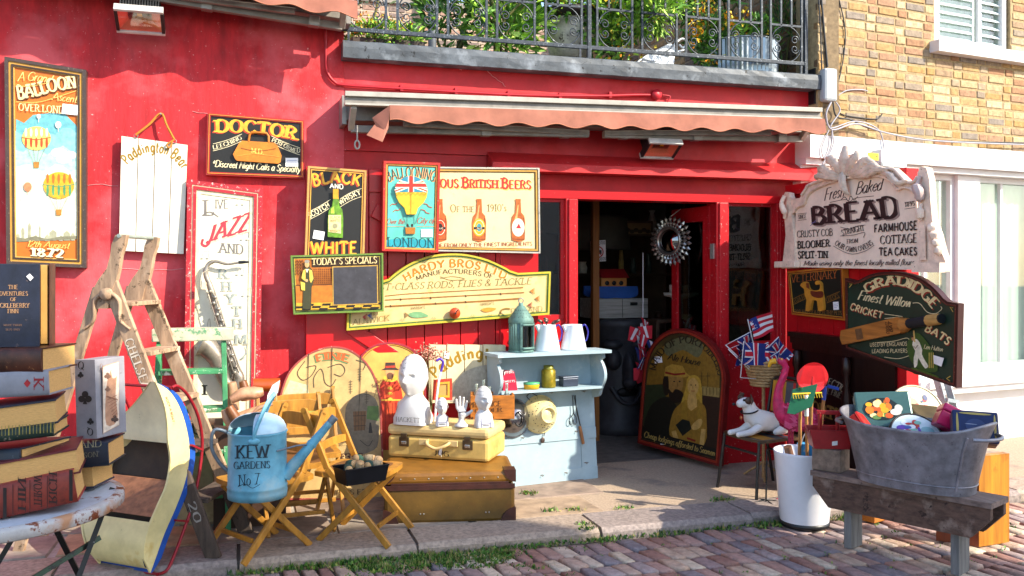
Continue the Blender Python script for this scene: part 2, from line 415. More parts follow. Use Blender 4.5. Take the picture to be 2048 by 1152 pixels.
# =====================================================================  SETTING
RED = mat('#b91820', .5, var=.18, scale=5, bump=.2, fleck=('#dc9a9e', .29, 45), stain=('#c4343e', .47, 2.2))
REDR = mat('#be2028', .7, var=.26, scale=9, bump=.5, grain=(1.6, 1.6, .4), fleck=('#d89a98', .325, 46), stain=('#cc4e54', .52, 1.6))
REDP = mat('#b80f18', .35, var=.12, scale=6, fleck=('#d9b9a8', .31, 45))
REDW = mat('#b3121c', .4, var=.15, scale=6, fleck=('#e2cfc4', .345, 50))
WHITE = mat('#d2d0d0', .55, var=.06, scale=4, bump=.05, stain=('#d2cec8', .42, 3))
BLACKM = mat('#15171a', .45, var=.2)
WOODG = wood('#a98b6d', 'z')
# ---- ground
STONES = [mat(c, .8, var=.28, scale=7, bump=.25, stain=(s, .42, 5)) for c, s in (('#a08870', '#7d6a58'), ('#8f7b6c', '#6e5f58'), ('#b09273', '#8f7358'), ('#96897c', '#75685f'))]
mb = MB(); x = -3.2
Rg = random.Random(3)
ys = [-1.06, -.62, -.12, .4]
for a, b in zip(ys, ys[1:]):
    x = -3.4 + Rg.random() * .4
    while x < 1.75:
        l = Rg.uniform(.5, .95); g = .011; j = lambda: Rg.uniform(-.012, .012)
        q = [(x + g + j(), a + g + j()), (x + l - g + j(), a + g + j()), (x + l - g + j(), b - g + j()), (x + g + j(), b - g + j())]
        z = .004 * Rg.random(); c = [sum(p[k] for p in q) / 4 for k in (0, 1)]
        tp = [V((c[0] + (p[0] - c[0]) * .975, c[1] + (p[1] - c[1]) * .965, z + .006)) for p in q]; bt = [V((p[0], p[1], -.01)) for p in q]
        mb.add(tp + bt, [(0, 1, 2, 3)] + [(i, i + 4, (i + 1) % 4 + 4, (i + 1) % 4) for i in range(4)], Rg.choice(STONES)); x += l
mb.box((0, -1.22, -.08), (120, .31, .14), mat('#6a625a', .9)); mb.add([(-60, -1.06, -.004), (60, -1.06, -.004), (60, .4, -.004), (-60, .4, -.004)], [(0, 1, 2, 3)], mat('#a79f94', .9, var=.2, scale=14, bump=.3))
# apron in front of the door
mb.prism([(1.78, -1.05, .002), (7.6, -1.05, .002), (7.6, .3, .002), (1.6, .3, .002), (1.66, -.5, .002)], (0, 0, -.02), mat('#a8927c', .85, var=.22, scale=60, bump=.3, stain=('#776a62', .45, 3)))
tag(mb.build('pavement'), kind='structure')
mb = MB(); x = -6; KS = [mat(c, .8, var=.3, scale=40, bump=.4, stain=('#6f625c', .4, 4)) for c in ('#9a8878', '#8d7f78', '#a29080')]
while x < 9:
    l = Rg.uniform(.75, 1.25); y0 = -1.4 + Rg.uniform(-.02, .02)
    mb.add([(x + .006, y0, -.14), (x + l - .006, y0, -.14), (x + .006, y0, -.02), (x + l - .006, y0, -.02), (x + .01, y0 + .03, .007), (x + l - .01, y0 + .03, .007), (x + .01, -1.07, .009), (x + l - .01, -1.07, .009)],
           [(0, 1, 3, 2), (2, 3, 5, 4), (4, 5, 7, 6), (0, 2, 4, 6), (1, 7, 5, 3)], Rg.choice(KS)); x += l
tag(mb.build('kerb'), kind='structure')
mb = MB(); CB = [mat(c, .75, var=.25, scale=30, bump=.6, stain=('#5a4c46', .36, 12)) for c in ('#9a786c', '#a28074', '#8c7470', '#ae927e', '#988682', '#b6a290', '#8c665a', '#7c7072', '#bca892', '#a88c7c')]
y = -1.47; row = 0
while y > -4.6:
    lr = .205 + Rg.uniform(-.02, .02); x = -3.2 + Rg.random() * .1
    while x < 7.2:
        wd = .093 + Rg.uniform(-.012, .018); sk = -.03
        if not (x < .2 and y > -4.2 and x < -1):
            z = -.052 + Rg.uniform(-.008, .006); g = .008; tx, ty = Rg.uniform(-.004, .004), Rg.uniform(-.004, .004); J = [Rg.uniform(-.007, .007) for _ in range(8)]
            pts = [(x + g + J[0], y - lr + g + J[1]), (x + wd - g + J[2], y - lr + g + J[3]), (x + wd - g + J[4] + sk, y - g + J[5]), (x + g + J[6] + sk, y - g + J[7])]
            cx, cy = x + wd / 2 + sk / 2, y - lr / 2
            lv = []
            for f, h in ((1, -.028), (.985, -.007), (.93, .003), (.6, .006)):
                lv.append([V((cx + (p[0] - cx) * f, cy + (p[1] - cy) * (f if f > .95 else f + .035 if f > .8 else f), z + h + (p[0] - cx) * tx * 8 + (p[1] - cy) * ty * 8)) for p in pts])
            vs = sum(lv, []); fs = [(k * 4 + i, k * 4 + (i + 1) % 4, k * 4 + 4 + (i + 1) % 4, k * 4 + 4 + i) for k in range(3) for i in range(4)] + [(12, 13, 14, 15)]
            mb.add(vs, fs, Rg.choice(CB), True)
        x += wd
    y -= lr
tag(mb.build('cobbled_road'), kind='structure')
mb = MB(); mb.add([(-90, -90, -.072), (90, -90, -.072), (90, 60, -.072), (-90, 60, -.072)], [(0, 1, 2, 3)], mat('#5d5348', .95, var=.35, scale=25, bump=.4, stain=('#4c5a2e', .42, 9)))
tag(mb.build('ground'), kind='structure')

# ---- bricks laid one by one into a wall part
def brickwall(mb, pl, u0, u1, v0, v1, cols, mort, skip=lambda u, v: False, seed=1, deep=.1, hole=None):
    r = random.Random(seed)
    for A, B, Cc, Dd in (((u0, u1, v0, v1),) if not hole else ((u0, hole[0], v0, v1), (hole[0], hole[1], v0, hole[2]), (hole[1], u1, v0, v1))): mb.prism([pl.p(u, v, -.002) for u, v in ((A, Cc), (B, Cc), (B, Dd), (A, Dd))], pl.n * -deep, mort)
    v = v0; k = 0
    while v < v1 - .02:
        u = u0 - r.random() * .05 - (.11 if k % 2 else 0); q = 0
        while u < u1:
            l = (.215 if (q + k) % 2 == 0 else .103); a, b = max(u + .005, u0), min(u + l, u1)
            if b - a > .02 and not skip((a + b) / 2, v + .033):
                h = .062; o = r.uniform(-.003, .004); e = .005; J = [r.uniform(-.003, .003) for _ in range(4)]
                A = [(a, v + .004 + J[0]), (b, v + .004 + J[1]), (b, v + h + J[2]), (a, v + h + J[3])]; B = [(a + e, v + .004 + e), (b - e, v + .004 + e + J[1]), (b - e, v + h - e + J[2]), (a + e, v + h - e)]
                mb.add([pl.p(x, y, -.004) for x, y in A] + [pl.p(x, y, o - .001) for x, y in A] + [pl.p(x, y, o + .003) for x, y in B],
                       [(i, (i + 1) % 4, (i + 1) % 4 + 4, i + 4) for i in range(4)] + [(i + 4, (i + 1) % 4 + 4, (i + 1) % 4 + 8, i + 8) for i in range(4)] + [(8, 9, 10, 11)], r.choice(cols))
            u += l + .010; q += 1
        v += .0765; k += 1
def bmats(cs, stain='#5b4a3a'): return [mat(c, .85, var=.28, scale=24, bump=.45, fleck=('#3a3028', .3, 40), stain=(stain, .36, 9)) for c in cs]
LONDON = bmats(('#a8885a', '#b09264', '#a37f4c', '#967c60', '#b29c78', '#966f50', '#8c7c6a', '#a08052', '#b8a280', '#82766a', '#9c785c', '#ae9670', '#9e8a70'))
PALEB = bmats(('#a98470', '#b08c74', '#9a7a6a', '#b89a80', '#8c7468', '#a4806c', '#7c6a62'))
DARKB = bmats(('#7d5f3c', '#8a6a44', '#6b5238', '#94744c', '#5d4a3c', '#86603e'))

# ---- red shop (one building) : posts, fascia, boarding, windows, door
XL = at(688, 540, 0).x; XR = at(1622, 540, 0).x
zc_t, zc_b = at(1160, 117, -.12).z, at(1160, 147, -.12).z       # black coping
shop = thing('shop_building', 'red painted shop with rendered wall on the left and open doorway', 'building', (1.5, .1, 0))
mb = MB()
def rect(mb, x0, x1, z0, z1, y, m, t=.1): mb.box(((x0 + x1) / 2, y + t / 2, (z0 + z1) / 2), (x1 - x0, t, z1 - z0), m)
rect(mb, -5, XL, -.05, 5.4, 0, REDR, .3)
mb.build('wall', shop)
mb = MB(); zf = at(1300, 318, 0).z
rect(mb, XL + .001, XR, zf - .02, zc_b + .01, 0.004, RED, .25); mb.build('fascia', shop)
# plaster cracks
crm = mat('#d9a0a0', .8)
for p in ([(385, 223), (420, 229), (520, 243), (600, 255)], [(140, 372), (190, 368), (236, 372)], [(245, 538), (300, 540), (368, 537)], [(960, 130), (975, 143), (985, 152), (1003, 165), (1010, 173)], [(905, 132), (925, 140)]):
    q = [at(a + R.uniform(-2, 2), b + R.uniform(-1, 1), -.0015) for a, b in p]
    cr = MB(); cr.tube([x for i in range(len(q) - 1) for x in (q[i], q[i].lerp(q[i + 1], .33) + V((0, 0, R.uniform(-.006, .006))), q[i].lerp(q[i + 1], .66) + V((0, 0, R.uniform(-.006, .006))))] + [q[-1]], .0035, crm, 4, flat=.5); cr.build('plaster_crack', shop)
# sloping board over the doorway (cornice), dark recess below, head beam
zca, zcb = at(1300, 335, -.14).z, at(1300, 350, -.14).z; x0c, x1c = at(985, 335, -.14).x, XR + .04
mb = MB()
mb.prism([(x0c, -.14, zcb), (x0c, -.14, zca), (x0c, 0, zca + .09), (x0c, 0, zcb)], (x1c - x0c, 0, 0), mat('#bd2428', .5, var=.2, scale=4, fleck=('#d99a98', .33, 30))); mb.build('cornice', shop)
zh0, zh1 = at(1300, 402, 0).z, at(1300, 386, 0).z
mb = MB(); rect(mb, XL + .002, XR, zh1, zf - .021, .03, RED, .2); rect(mb, at(1060, 400, 0).x, XR, zh0, zh1 - .002, -.04, REDP, .2); mb.build('lintel', shop)
XA, XB, XC, XD, XE, XF = [at(p, 540, -.03).x for p in (1072, 1131, 1155, 1432, 1456, 1553)]
XG = at(1572, 540, -.03).x
for a, b in ((XB, XC), (XD, XE), (XF, XG)):
    mb = MB(); rect(mb, a, b, 0, zh0 - .002, -.04, REDW, .16)
    rect(mb, a + .02, b - .02, .02, zh0 - .004, -.055, REDW, .014)
    mb.build('post', shop, bev=.004)
# red boarding behind the boards at the left of the doorway
xb0, xb1 = at(612, 540, -.1).x, XA
mb = MB(); zt = at(800, 340, -.1).z
rect(mb, xb0, at(737, 540, -.1).x, .02, zt, -.1, REDP, .099)
x = at(737, 540, -.07).x + .002
while x < at(1000, 540, -.07).x:
    rect(mb, x + .002, x + .128, .05, zt - .1, -.075, REDP, .07); x += .132
rect(mb, at(737, 540, -.09).x + .003, XA, zt - .16, zt, -.095, REDP, .09); rect(mb, at(1000, 540, -.07).x, XA, .02, zt - .17, -.085, REDP, .08)
mb.bar(at(748, 420, -.1), at(900, 505, -.1), .1, .03, REDP, up=V((0, -1, 0)))
mb.bar(at(700, 655, -.1), at(860, 760, -.1), .09, .03, REDP, up=V((0, -1, 0)))
mb.build('boarding', shop, bev=.003)
zw = at(1100, 640, 0).z; zw2 = at(1500, 692, 0).z
def winpart(a, b, z0, z1, y):
    fr = MB(); t = .025
    for q in ((a, a + t, z0, z1), (b - t, b, z0, z1), (a + t, b - t, z0, z0 + t * 1.6), (a + t, b - t, z1 - t, z1)): rect(fr, *q, y, REDW, .05)
    o = fr.build('window', shop); pm = MB(); rect(pm, a + t, b - t, z0 + t, z1 - t, y + .02, clear_glass('#b9c4c0', .06), .006); pm.build('pane', o)
winpart(XA, XB, zw, zh0, .0); winpart(XE, XF, zw2, zh0, .0)
mb = MB(); rect(mb, XA - .3, XB, 0, zw - .002, -.01, REDP, .1); mb.build('stall_riser', shop); mb = MB(); rect(mb, XE, XF, 0, zw2 - .002, -.005, REDW, .1); rect(mb, XE - .002, XF + .002, zw2 - .03, zw2 + .012, -.04, REDW, .06); mb.build('stall_riser', shop)
# open door: hinged at the right post, swung inwards
dr = Pl((XD - .012, .06, 0), 0, 0); px_l = 1303
ang = 86; dl = .57
dpl = Pl((XD - .01 - dl * cos(rad(ang)), .07 + dl * sin(rad(ang)), .02), -ang)
zd = zh0 - .04; mb = MB(); S = REDW
def dbox(u0, u1, v0, v1, m=S, t=.045, mbx=None, off=0): (mbx or mb).prism([dpl.p(u, v, off) for u, v in ((u0, v0), (u1, v0), (u1, v1), (u0, v1))], dpl.n * -t, m)
st = .085
dbox(0, st, 0, zd); dbox(dl - st, dl, 0, zd); dbox(st, dl - st, zd - .12, zd - .001); dbox(st, dl - st, .001, .16); dbox(st, dl - st, .78, .92)
dbox(st, dl - st, .16, .78, S, .02, off=-.012)
door = mb.build('door', shop, bev=.004)
pm = MB(); dbox(st, dl - st, .92, zd - .13, clear_glass('#9aa6a2', .07), .006, pm, -.02); pm.build('pane', door)
mb = MB(); mb.tube([dpl.p(.06, 1.0, 0), dpl.p(.06, 1.0, .05), dpl.p(.06, 1.03, .06)], .012, mat('#8a6a34', .3, 1)); mb.build('handle', door)
for z in (.4, 1.7): mb = MB(); mb.box((XD - .006, .02, z), (.012, .05, .12), mat('#b9b4aa', .4, .6)); mb.build('hinge', door)
# room behind
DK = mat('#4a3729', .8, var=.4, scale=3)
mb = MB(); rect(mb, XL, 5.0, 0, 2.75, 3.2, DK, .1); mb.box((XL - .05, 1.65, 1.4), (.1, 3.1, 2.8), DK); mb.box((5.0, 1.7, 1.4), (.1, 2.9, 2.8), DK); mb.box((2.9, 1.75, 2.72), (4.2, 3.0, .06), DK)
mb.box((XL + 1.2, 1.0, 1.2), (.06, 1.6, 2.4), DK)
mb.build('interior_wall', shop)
mb = MB(); mb.add([(XL, .3, .004), (4.95, .3, .004), (4.95, 3.2, .004), (XL, 3.2, .004)], [(0, 1, 2, 3)], mat('#6a625a', .6, var=.3, scale=12)); tag(mb.build('shop_floor'), kind='structure')
# coping along the terrace, lead covered
COP = mat('#4d535a', .5, var=.35, scale=6, bump=.35, fleck=('#0d0d0e', .37, 13), stain=('#7d848c', .45, 5))
mb = MB(); a0 = XL - .02; n = 46
zt_, zb_ = zc_t, zc_b
rows = []
for k, (yy, zz) in enumerate(((.3, zt_ + .01), (-.105, zt_ + .012), (-.12, zt_ + .004), (-.124, (zt_ * 2 + zb_) / 3), (-.122, (zt_ + zb_ * 2) / 3), (-.12, zb_ + .004), (-.112, zb_), (0.0, zb_ + .002))):
    rows.append([V((a0 + (XR + .03 - a0) * i / n, yy + R.uniform(-.0015, .0015), zz + R.uniform(-.0015, .0015))) for i in range(n + 1)])
mb.grid(rows, COP, False)
for i in (0, n): mb.add([r[i] for r in rows], [range(len(rows))], COP)
mb.build('coping', shop)
mb = MB(); mb.box(((XL + XR) / 2, 2.7, zc_b), (XR - XL, 5.0, .12), mat('#6a645e', .9, var=.3)); mb.build('terrace', shop)
tag(shop)

# ---- brick house on the right: yaw 8 degrees
HP = Pl(at(1640, 540, -.1), 8)
house = thing('brick_house', 'yellow brick house with white painted ground floor at the right end', 'house', HP.p(1.5, -CZ))
hz = -CZ                                                       # v of the ground
vb = HP.uv(1830, 288)[1]                                        # brick starts here
uw = HP.uv(1872, 60)[0]; vs_ = HP.uv(1960, 98)[1]
mb = MB(); ub0 = HP.uv(1636, 200)[0]
brickwall(mb, HP, ub0, 5.2, vb, vb + 2.2, LONDON, mat('#9f8964', .9, var=.25, scale=30, bump=.3), lambda u, v: u > uw - .02 and v > vs_ - .02 and u < uw + .97, 5, .25, (uw - .02, uw + .97, vs_ - .02))
mb.build('wall', house)
sidepl = Pl(HP.p(ub0, -CZ, -.01), 0); sidepl.ex = V((0, -1, 0)); sidepl.o = HP.p(ub0, 0) + V((0, 6.0, 0)); sidepl.ey = V((0, 0, 1)); sidepl.n = V((-1, 0, 0))
mb = MB(); brickwall(mb, sidepl, 0, 5.995, vb - .2, vb + 2.4, DARKB, mat('#7d6a50', .9, var=.25, scale=30), seed=9, deep=.2); mb.build('wall', house)
def hb(mb, u0, u1, v0, v1, o0, o1, m): mb.prism([HP.p(u, v, o1) for u, v in ((u0, v0), (u1, v0), (u1, v1), (u0, v1))], HP.n * (o0 - o1), m)
mb = MB(); uL = HP.uv(1612, 300)[0]; vf = HP.uv(1900, 335)[1]
hb(mb, uL, 5.2, vf, vb, -.2, .05, WHITE); hb(mb, uL, 5.2, vf - .05, vf - .001, -.2, .0, WHITE); mb.build('fascia', house)
u1a, u1b = HP.uv(1760, 600)[0], HP.uv(1928, 600)[0]; u2a, u2b = HP.uv(1972, 600)[0], HP.uv(1972, 600)[0] + .95
vsl = HP.uv(1960, 745)[1]; vt = vf - .052
mb = MB()
hb(mb, uL, u1a, hz, vt, -.25, -.06, WHITE); hb(mb, u1b, u2a, vsl, vt, -.25, -.06, WHITE); hb(mb, u2b, 5.2, hz, vt, -.25, -.06, WHITE); hb(mb, u1a, u2b, hz, vsl - .1, -.25, -.04, WHITE)
hb(mb, uL, 5.2, hz, hz + .1, -.04, .0, mat('#d8d6d4', .8, var=.1)); mb.build('rendered_wall', house)
mb = MB(); hb(mb, u1a - .1, 5.2, vsl - .1, vsl - .001, -.25, .1, WHITE); hb(mb, u1a - .1, 5.2, vsl - .16, vsl - .102, -.1, .07, WHITE); mb.build('sill', house)
CUR = mat('#d6dad2', .8, var=.05, scale=3)
def sash(u0, u1, v0, v1, o, mids, meet, parent=house):
    fr = MB(); t = .05
    hb(fr, u0, u0 + t, v0, v1, o - .09, o, WHITE); hb(fr, u1 - t, u1, v0, v1, o - .09, o, WHITE); hb(fr, u0 + t, u1 - t, v1 - t, v1, o - .09, o, WHITE); hb(fr, u0 + t, u1 - t, v0, v0 + t * 1.3, o - .09, o, WHITE)
    if meet: hb(fr, u0 + t, u1 - t, meet - .03, meet + .03, o - .06, o - .01, WHITE)
    for m in mids: hb(fr, m - .014, m + .014, v0 + t, v1 - t, o - .055, o - .016, WHITE)
    w_ = fr.build('window', parent); pm = MB(); hb(pm, u0 + t, u1 - t, v0 + t, v1 - t, o - .05, o - .045, clear_glass('#eef5f2', .08)); pm.build('pane', w_)
    cm = MB(); n = 26; rows = []
    for i in range(n + 1):
        u = u0 + (u1 - u0) * i / n; d = o - .15 + .012 * sin(i * 2.1); rows.append([HP.p(u, v0, d), HP.p(u, v1, d)])
    cm.grid(rows, CUR); cm.build('curtain', w_)
vm = HP.uv(1960, 540)[1]
sash(u1a, u1b, vsl, vt, -.1, [HP.uv(1872, 540)[0]], vm); sash(u2a, u2b, vsl, vt, -.1, [HP.uv(2026, 540)[0]], vm)
mb = MB(); hb(mb, uw - .08, uw + 1.6, vs_ - .1, vs_ - .001, -.1, .1, WHITE); hb(mb, uw, uw + .95, vs_, vs_ + 1.2, -.4, -.35, mat('#cfd2d4', .8)); mb.build('sill', house)
sash(uw, uw + .95, vs_, vs_ + 1.2, -.03, [HP.uv(1968, 60)[0]], None)
sh_ = MB(); SHM = mat('#e3e9ea', .6)
for ua, ub in ((HP.uv(1892, 60)[0], HP.uv(1958, 60)[0]), (HP.uv(1976, 60)[0], HP.uv(2046, 60)[0])):
    for i in range(14): sh_.bar(HP.p(ua, vs_ + .08 + i * .075, -.075), HP.p(ub, vs_ + .08 + i * .075, -.075), .055, .008, SHM, up=HP.n * .8 + V((0, 0, 1)))
    hb(sh_, ua - .02, ua, vs_ + .03, vs_ + 1.15, -.1, -.066, SHM); hb(sh_, ub, ub + .02, vs_ + .03, vs_ + 1.15, -.1, -.066, SHM)
sh_.build('shutter', house)

# ---- rear wall with chimney behind the terrace
bp = Pl((0, 5.2, 0), 0)
xr0, xr1 = XL - 1.2, HP.p(ub0, 0).x + .2
rear = thing('brick_wall', 'pale pink brick garden wall behind the roof terrace', 'wall', (2, 5.2, 3))
mb = MB(); zr = at(860, 14, 5.2).z
brickwall(mb, bp, xr0, xr1, 2.9, zr, PALEB, mat('#b3a08c', .9, var=.2, scale=30), seed=4, deep=.25); mb.build('wall', rear)
mb = MB(); rect(mb, xr0, xr1, zr, zr + .07, 5.16, mat('#8f867c', .9, var=.3, scale=12, bump=.3), .34); mb.build('coping', rear)
mb = MB(); cx = at(965, 10, 5.8).x; brickwall(mb, Pl((0, 5.8, 0), 0), cx - .1, cx + .55, zr - .1, zr + 1.2, bmats(('#8d6b4a', '#7a5c42', '#9a7650')), mat('#8d7a62', .9), seed=2, deep=.6); tag(mb.build('chimney_stack', loc=(cx, 5.8, zr - .1)), 'brown brick chimney rising behind the terrace wall', 'chimney')
mb = MB(); pp = at(866, 50, 5.0); mb.tube([(pp.x, 5.05, 3.0), (pp.x, 5.05, 6)], .055, mat('#50555a', .5, var=.2), 12); tag(mb.build('drainpipe', loc=(pp.x, 5.05, 3)), 'dark grey drainpipe on the pink terrace wall', 'drainpipe')

# ---- pastel mews houses across the street, behind the camera: they keep the sun off the kerb side and show in the panes
HW = mat('#d9d2c8', .8, var=.08)
for k, (xa, xb, hh, lab) in enumerate(((4.6, 10.5, 8.42, 'long cream painted house across the street behind the viewer'), (10.52, 11.42, 7.85, 'narrow lower cream house end across the street behind the viewer'))):
    oh = thing('opposite_house', lab, 'house', ((xa + xb) / 2, -11, 0)); mb = MB(); mb.box(((xa + xb) / 2, -11.5, hh / 2 - .08), (xb - xa, 5, hh + .1), HW); mb.build('wall', oh)
    n = int((xb - xa) / 2.4)
    for j in range(n):
        for z in (1.5, 4.2, 6.6):
            x = xa + (j + .5) * (xb - xa) / n; mb = MB(); mb.box((x, -8.985, z), (1.1, .05, 1.6), WHITE); w_ = mb.build('window', oh); mb = MB(); mb.box((x, -8.955, z), (.92, .012, 1.42), glass('#2a3034')); mb.build('pane', w_)
# =====================================================================  TERRACE, AWNINGS, LAMPS, CABLES
IRON = mat('#3a4048', .4, .3, var=.3, scale=30, fleck=('#a9aeb4', .36, 60))
yr = -.04
def rl(px): return at(px, 540, yr).x
def zline(px, a, b):                                          # level line through pixel rows a (at 690) and b (at 1610)
    return at(px, a + (b - a) * (px - 690) / 920, yr).z
zrb = (at(690, 58, yr).z + at(1610, 128, yr).z) / 2
zrm = at(1405, 36, yr).z
rail = thing('balcony_railing', 'grey wrought iron balcony railing with oval scroll panels on the black coping', 'railing', (2, yr, zt_))
mb = MB(); mb.bar((rl(660), yr, zrb), (rl(1614), yr, zrb), .022, .03, IRON); mb.bar((rl(660), yr, zrb + 1.0), (rl(1614), yr, zrb + 1.0), .04, .02, IRON)
mb.build('rail', rail, bev=.003)
pans = [(690, 772), (795, 874), (896, 973), (994, 1069), (1091, 1163), (1194, 1264), (1284, 1353), (1372, 1439), (1457, 1523), (1541, 1603)]
def spir(c, r, a0, dirn, turns=1.35, n=22):
    return [V((c[0] + r * (1 - .75 * t / n) * cos(a0 + dirn * 2 * pi * turns * t / n), yr, c[1] + r * (1 - .75 * t / n) * sin(a0 + dirn * 2 * pi * turns * t / n))) for t in range(n + 1)]
for a, b in pans:
    xa, xb = rl(a), rl(b); xm = (xa + xb) / 2; zm = (zrb + zrm) / 2; hw, hh = (xb - xa) / 2, (zrm - zrb) / 2
    mb = MB()
    for x in (xa, xb): mb.bar((x, yr, zrb - (.0)), (x, yr, zrb + 1.0), .016, .016, IRON, up=V((0, 1, 0)))
    mb.bar((xa, yr, zrm), (xb, yr, zrm), .014, .016, IRON)
    for k in (1, 2): x = xa + (xb - xa) * k / 3; mb.bar((x, yr, zrm), (x, yr, zrb + 1.0), .014, .014, IRON, up=V((0, 1, 0)))
    mb.tube([(xm + hw * cos(t) * .97, yr, zm + hh * .97 * sin(t)) for t in [2 * pi * i / 30 for i in range(30)]], .005, IRON, 6, closed=True)
    r = hh * .25
    for sx in (-1, 1):
        for sz in (-1, 1):
            mb.tube(spir((xm + sx * hw * .56, zm + sz * r * .98), r, 0 if sx > 0 else pi, sz * sx, 1.4), .0045, IRON, 5)
    mb.build('scroll_panel', rail)
for px in (1178, 1611):
    mb = MB(); mb.bar((rl(px), yr, zt_), (rl(px), yr, zrb + 1.05), .03, .03, IRON, up=V((0, 1, 0))); mb.build('post', rail, bev=.003)
for px in (697, 1602, 1160):
    mb = MB(); mb.bar((rl(px), yr, zt_), (rl(px), yr, zrb - .01), .016, .016, IRON, up=V((0, 1, 0))); mb.build('post', rail)

# leafy plants
LEAF = [mat(c, .5, var=.25, scale=30) for c in ('#55882c', '#6fa238', '#41702a', '#8bb848', '#355c26')]
LIME = [mat(c, .5, var=.2, scale=30) for c in ('#8fbf3a', '#b2d84c', '#6f9c30', '#c4e06a', '#548530')]
DARKL = [mat(c, .5, var=.25, scale=30) for c in ('#3b5f2c', '#4c7634', '#2c4a26', '#64883c')]
FLW = [mat(c, .6, var=.15) for c in ('#e2b21e', '#d98a1a', '#e8cf45')]
STEM = mat('#5a5a2c', .8)
def leaves(mb, c, rad3, n, size, mats, lng=2.4, droop=0, rnd=R, clumps=0):
    c = V(c); cen = [V((rnd.gauss(0, .5), rnd.gauss(0, .5), rnd.gauss(0, .5))) for _ in range(clumps)] or None
    for _ in range(n):
        while True:
            q = V((rnd.uniform(-1, 1), rnd.uniform(-1, 1), rnd.uniform(-1, 1)))
            if q.length < 1: break
        if cen:
            q = q * .5 + rnd.choice(cen)
            if q.length > 1.15: q *= 1 / q.length
        p = c + V((q.x * rad3[0], q.y * rad3[1], q.z * rad3[2]))
        d = V((q.x + rnd.uniform(-.7, .7), q.y + rnd.uniform(-.7, .7), q.z + rnd.uniform(-.4, .9) - droop)).normalized()
        w_ = d.cross(V((rnd.uniform(-1, 1), rnd.uniform(-1, 1), rnd.uniform(-1, 1)))); w_.normalize(); nn = d.cross(w_); s_ = size * rnd.uniform(.6, 1.3); l = s_ * lng
        mb.add([p, p + d * l * .5 + w_ * s_ * .5 + nn * s_ * .15, p + d * l - nn * s_ * .2, p + d * l * .5 - w_ * s_ * .5 + nn * s_ * .15], [(0, 1, 2, 3)], rnd.choice(mats))
def plant(name, label, cat, px, py, y, rx, rz, n, size, mats, lng=2.4, flowers=0, stems=5, base=None, clumps=9, ry=None, fsize=1):
    c = at(px, py, y); zb = base if base is not None else c.z - rz
    t = thing(name, label, cat, (c.x, y, zb))
    mb = MB(); leaves(mb, c, (rx, ry or rx * .8, rz), n, size, mats, lng, clumps=clumps); mb.build('foliage', t)
    if flowers: mb = MB(); leaves(mb, c + V((0, -.05, rz * .2)), (rx, ry or rx * .8, rz), flowers, size * .9 * fsize, FLW, 1.1, clumps=clumps); mb.build('blossom', t)
    if stems:
        mb = MB()
        for k in range(stems): mb.tube(spline([(c.x + R.uniform(-.03, .03), y, zb), (c.x + R.uniform(-.4, .4) * rx, y + R.uniform(-.4, .4) * rx, c.z - rz * .3), (c.x + R.uniform(-.9, .9) * rx, y + R.uniform(-.8, .8) * rx, c.z + rz * .6)], 4), [.01] * 9, STEM, 5)
        mb.build('stem', t)
    return t
zt = zt_ + .01
# flower box at the left end
c0, c1 = at(700, 92, .25), at(845, 92, .25)
t = thing('flower_box', 'long box of yellow flowers at the left end of the balcony', 'flower box', ((c0.x + c1.x) / 2, .25, zt))
mb = MB(); mb.box(((c0.x + c1.x) / 2, .25, zt + .05), (c1.x - c0.x, .18, .1), mat('#4a4038', .8)); mb.build('trough', t)
mb = MB(); leaves(mb, ((c0.x + c1.x) / 2, .25, zt + .14), ((c1.x - c0.x) * .56, .13, .1), 900, .022, LEAF + LIME[:2], 2.2); mb.build('foliage', t)
mb = MB(); leaves(mb, ((c0.x + c1.x) / 2 - .08, .2, zt + .2), ((c1.x - c0.x) * .5, .12, .09), 170, .02, FLW, 1.1); mb.build('blossom', t)
plant('tall_shrub', 'tall bright green leafy shrub behind the railing beside the urn', 'shrub', 1000, 38, .35, .32, .4, 900, .038, LIME + LEAF[:2], 3.4, stems=7, base=zt)
plant('olive_tree', 'slender tree with thin grey leaves above the flower box', 'tree', 720, -25, .9, .34, .42, 300, .02, [mat('#4b5c3a', .6), mat('#5d6a48', .6), mat('#36452c', .6)], 4, stems=3, base=zt)
plant('climbing_plant', 'yellow and green climber spilling between urn and white bench', 'climber', 1242, 50, .3, .34, .46, 1300, .034, LEAF + LIME[:3], 2.0, flowers=160, base=zt)
plant('fern_plant', 'bright lime fern hanging over the railing above the white bench', 'fern', 1300, 14, .12, .36, .17, 800, .024, LIME, 3.4, stems=3, base=zt + .3)
plant('flowering_shrub', 'shrub with orange and yellow blossoms left of the ribbed planter', 'shrub', 1412, 85, .35, .2, .3, 800, .03, LEAF, 2, flowers=260, base=zt, fsize=1.2)
plant('broadleaf_plant', 'dark broad leaved plant growing high behind the ribbed planter', 'plant', 1440, 10, .7, .5, .34, 360, .06, DARKL + LEAF[:2], 2.3, base=zt, flowers=24)
plant('rosemary_bush', 'dark spiky bush in the corner at the right end of the balcony', 'bush', 1570, 62, .35, .26, .3, 900, .013, DARKL, 6, base=zt)
plant('laurel_shrub', 'dark green shrub low behind the railing beside the drainpipe', 'shrub', 905, 40, .6, .3, .3, 420, .04, LEAF, 2.4, base=zt)
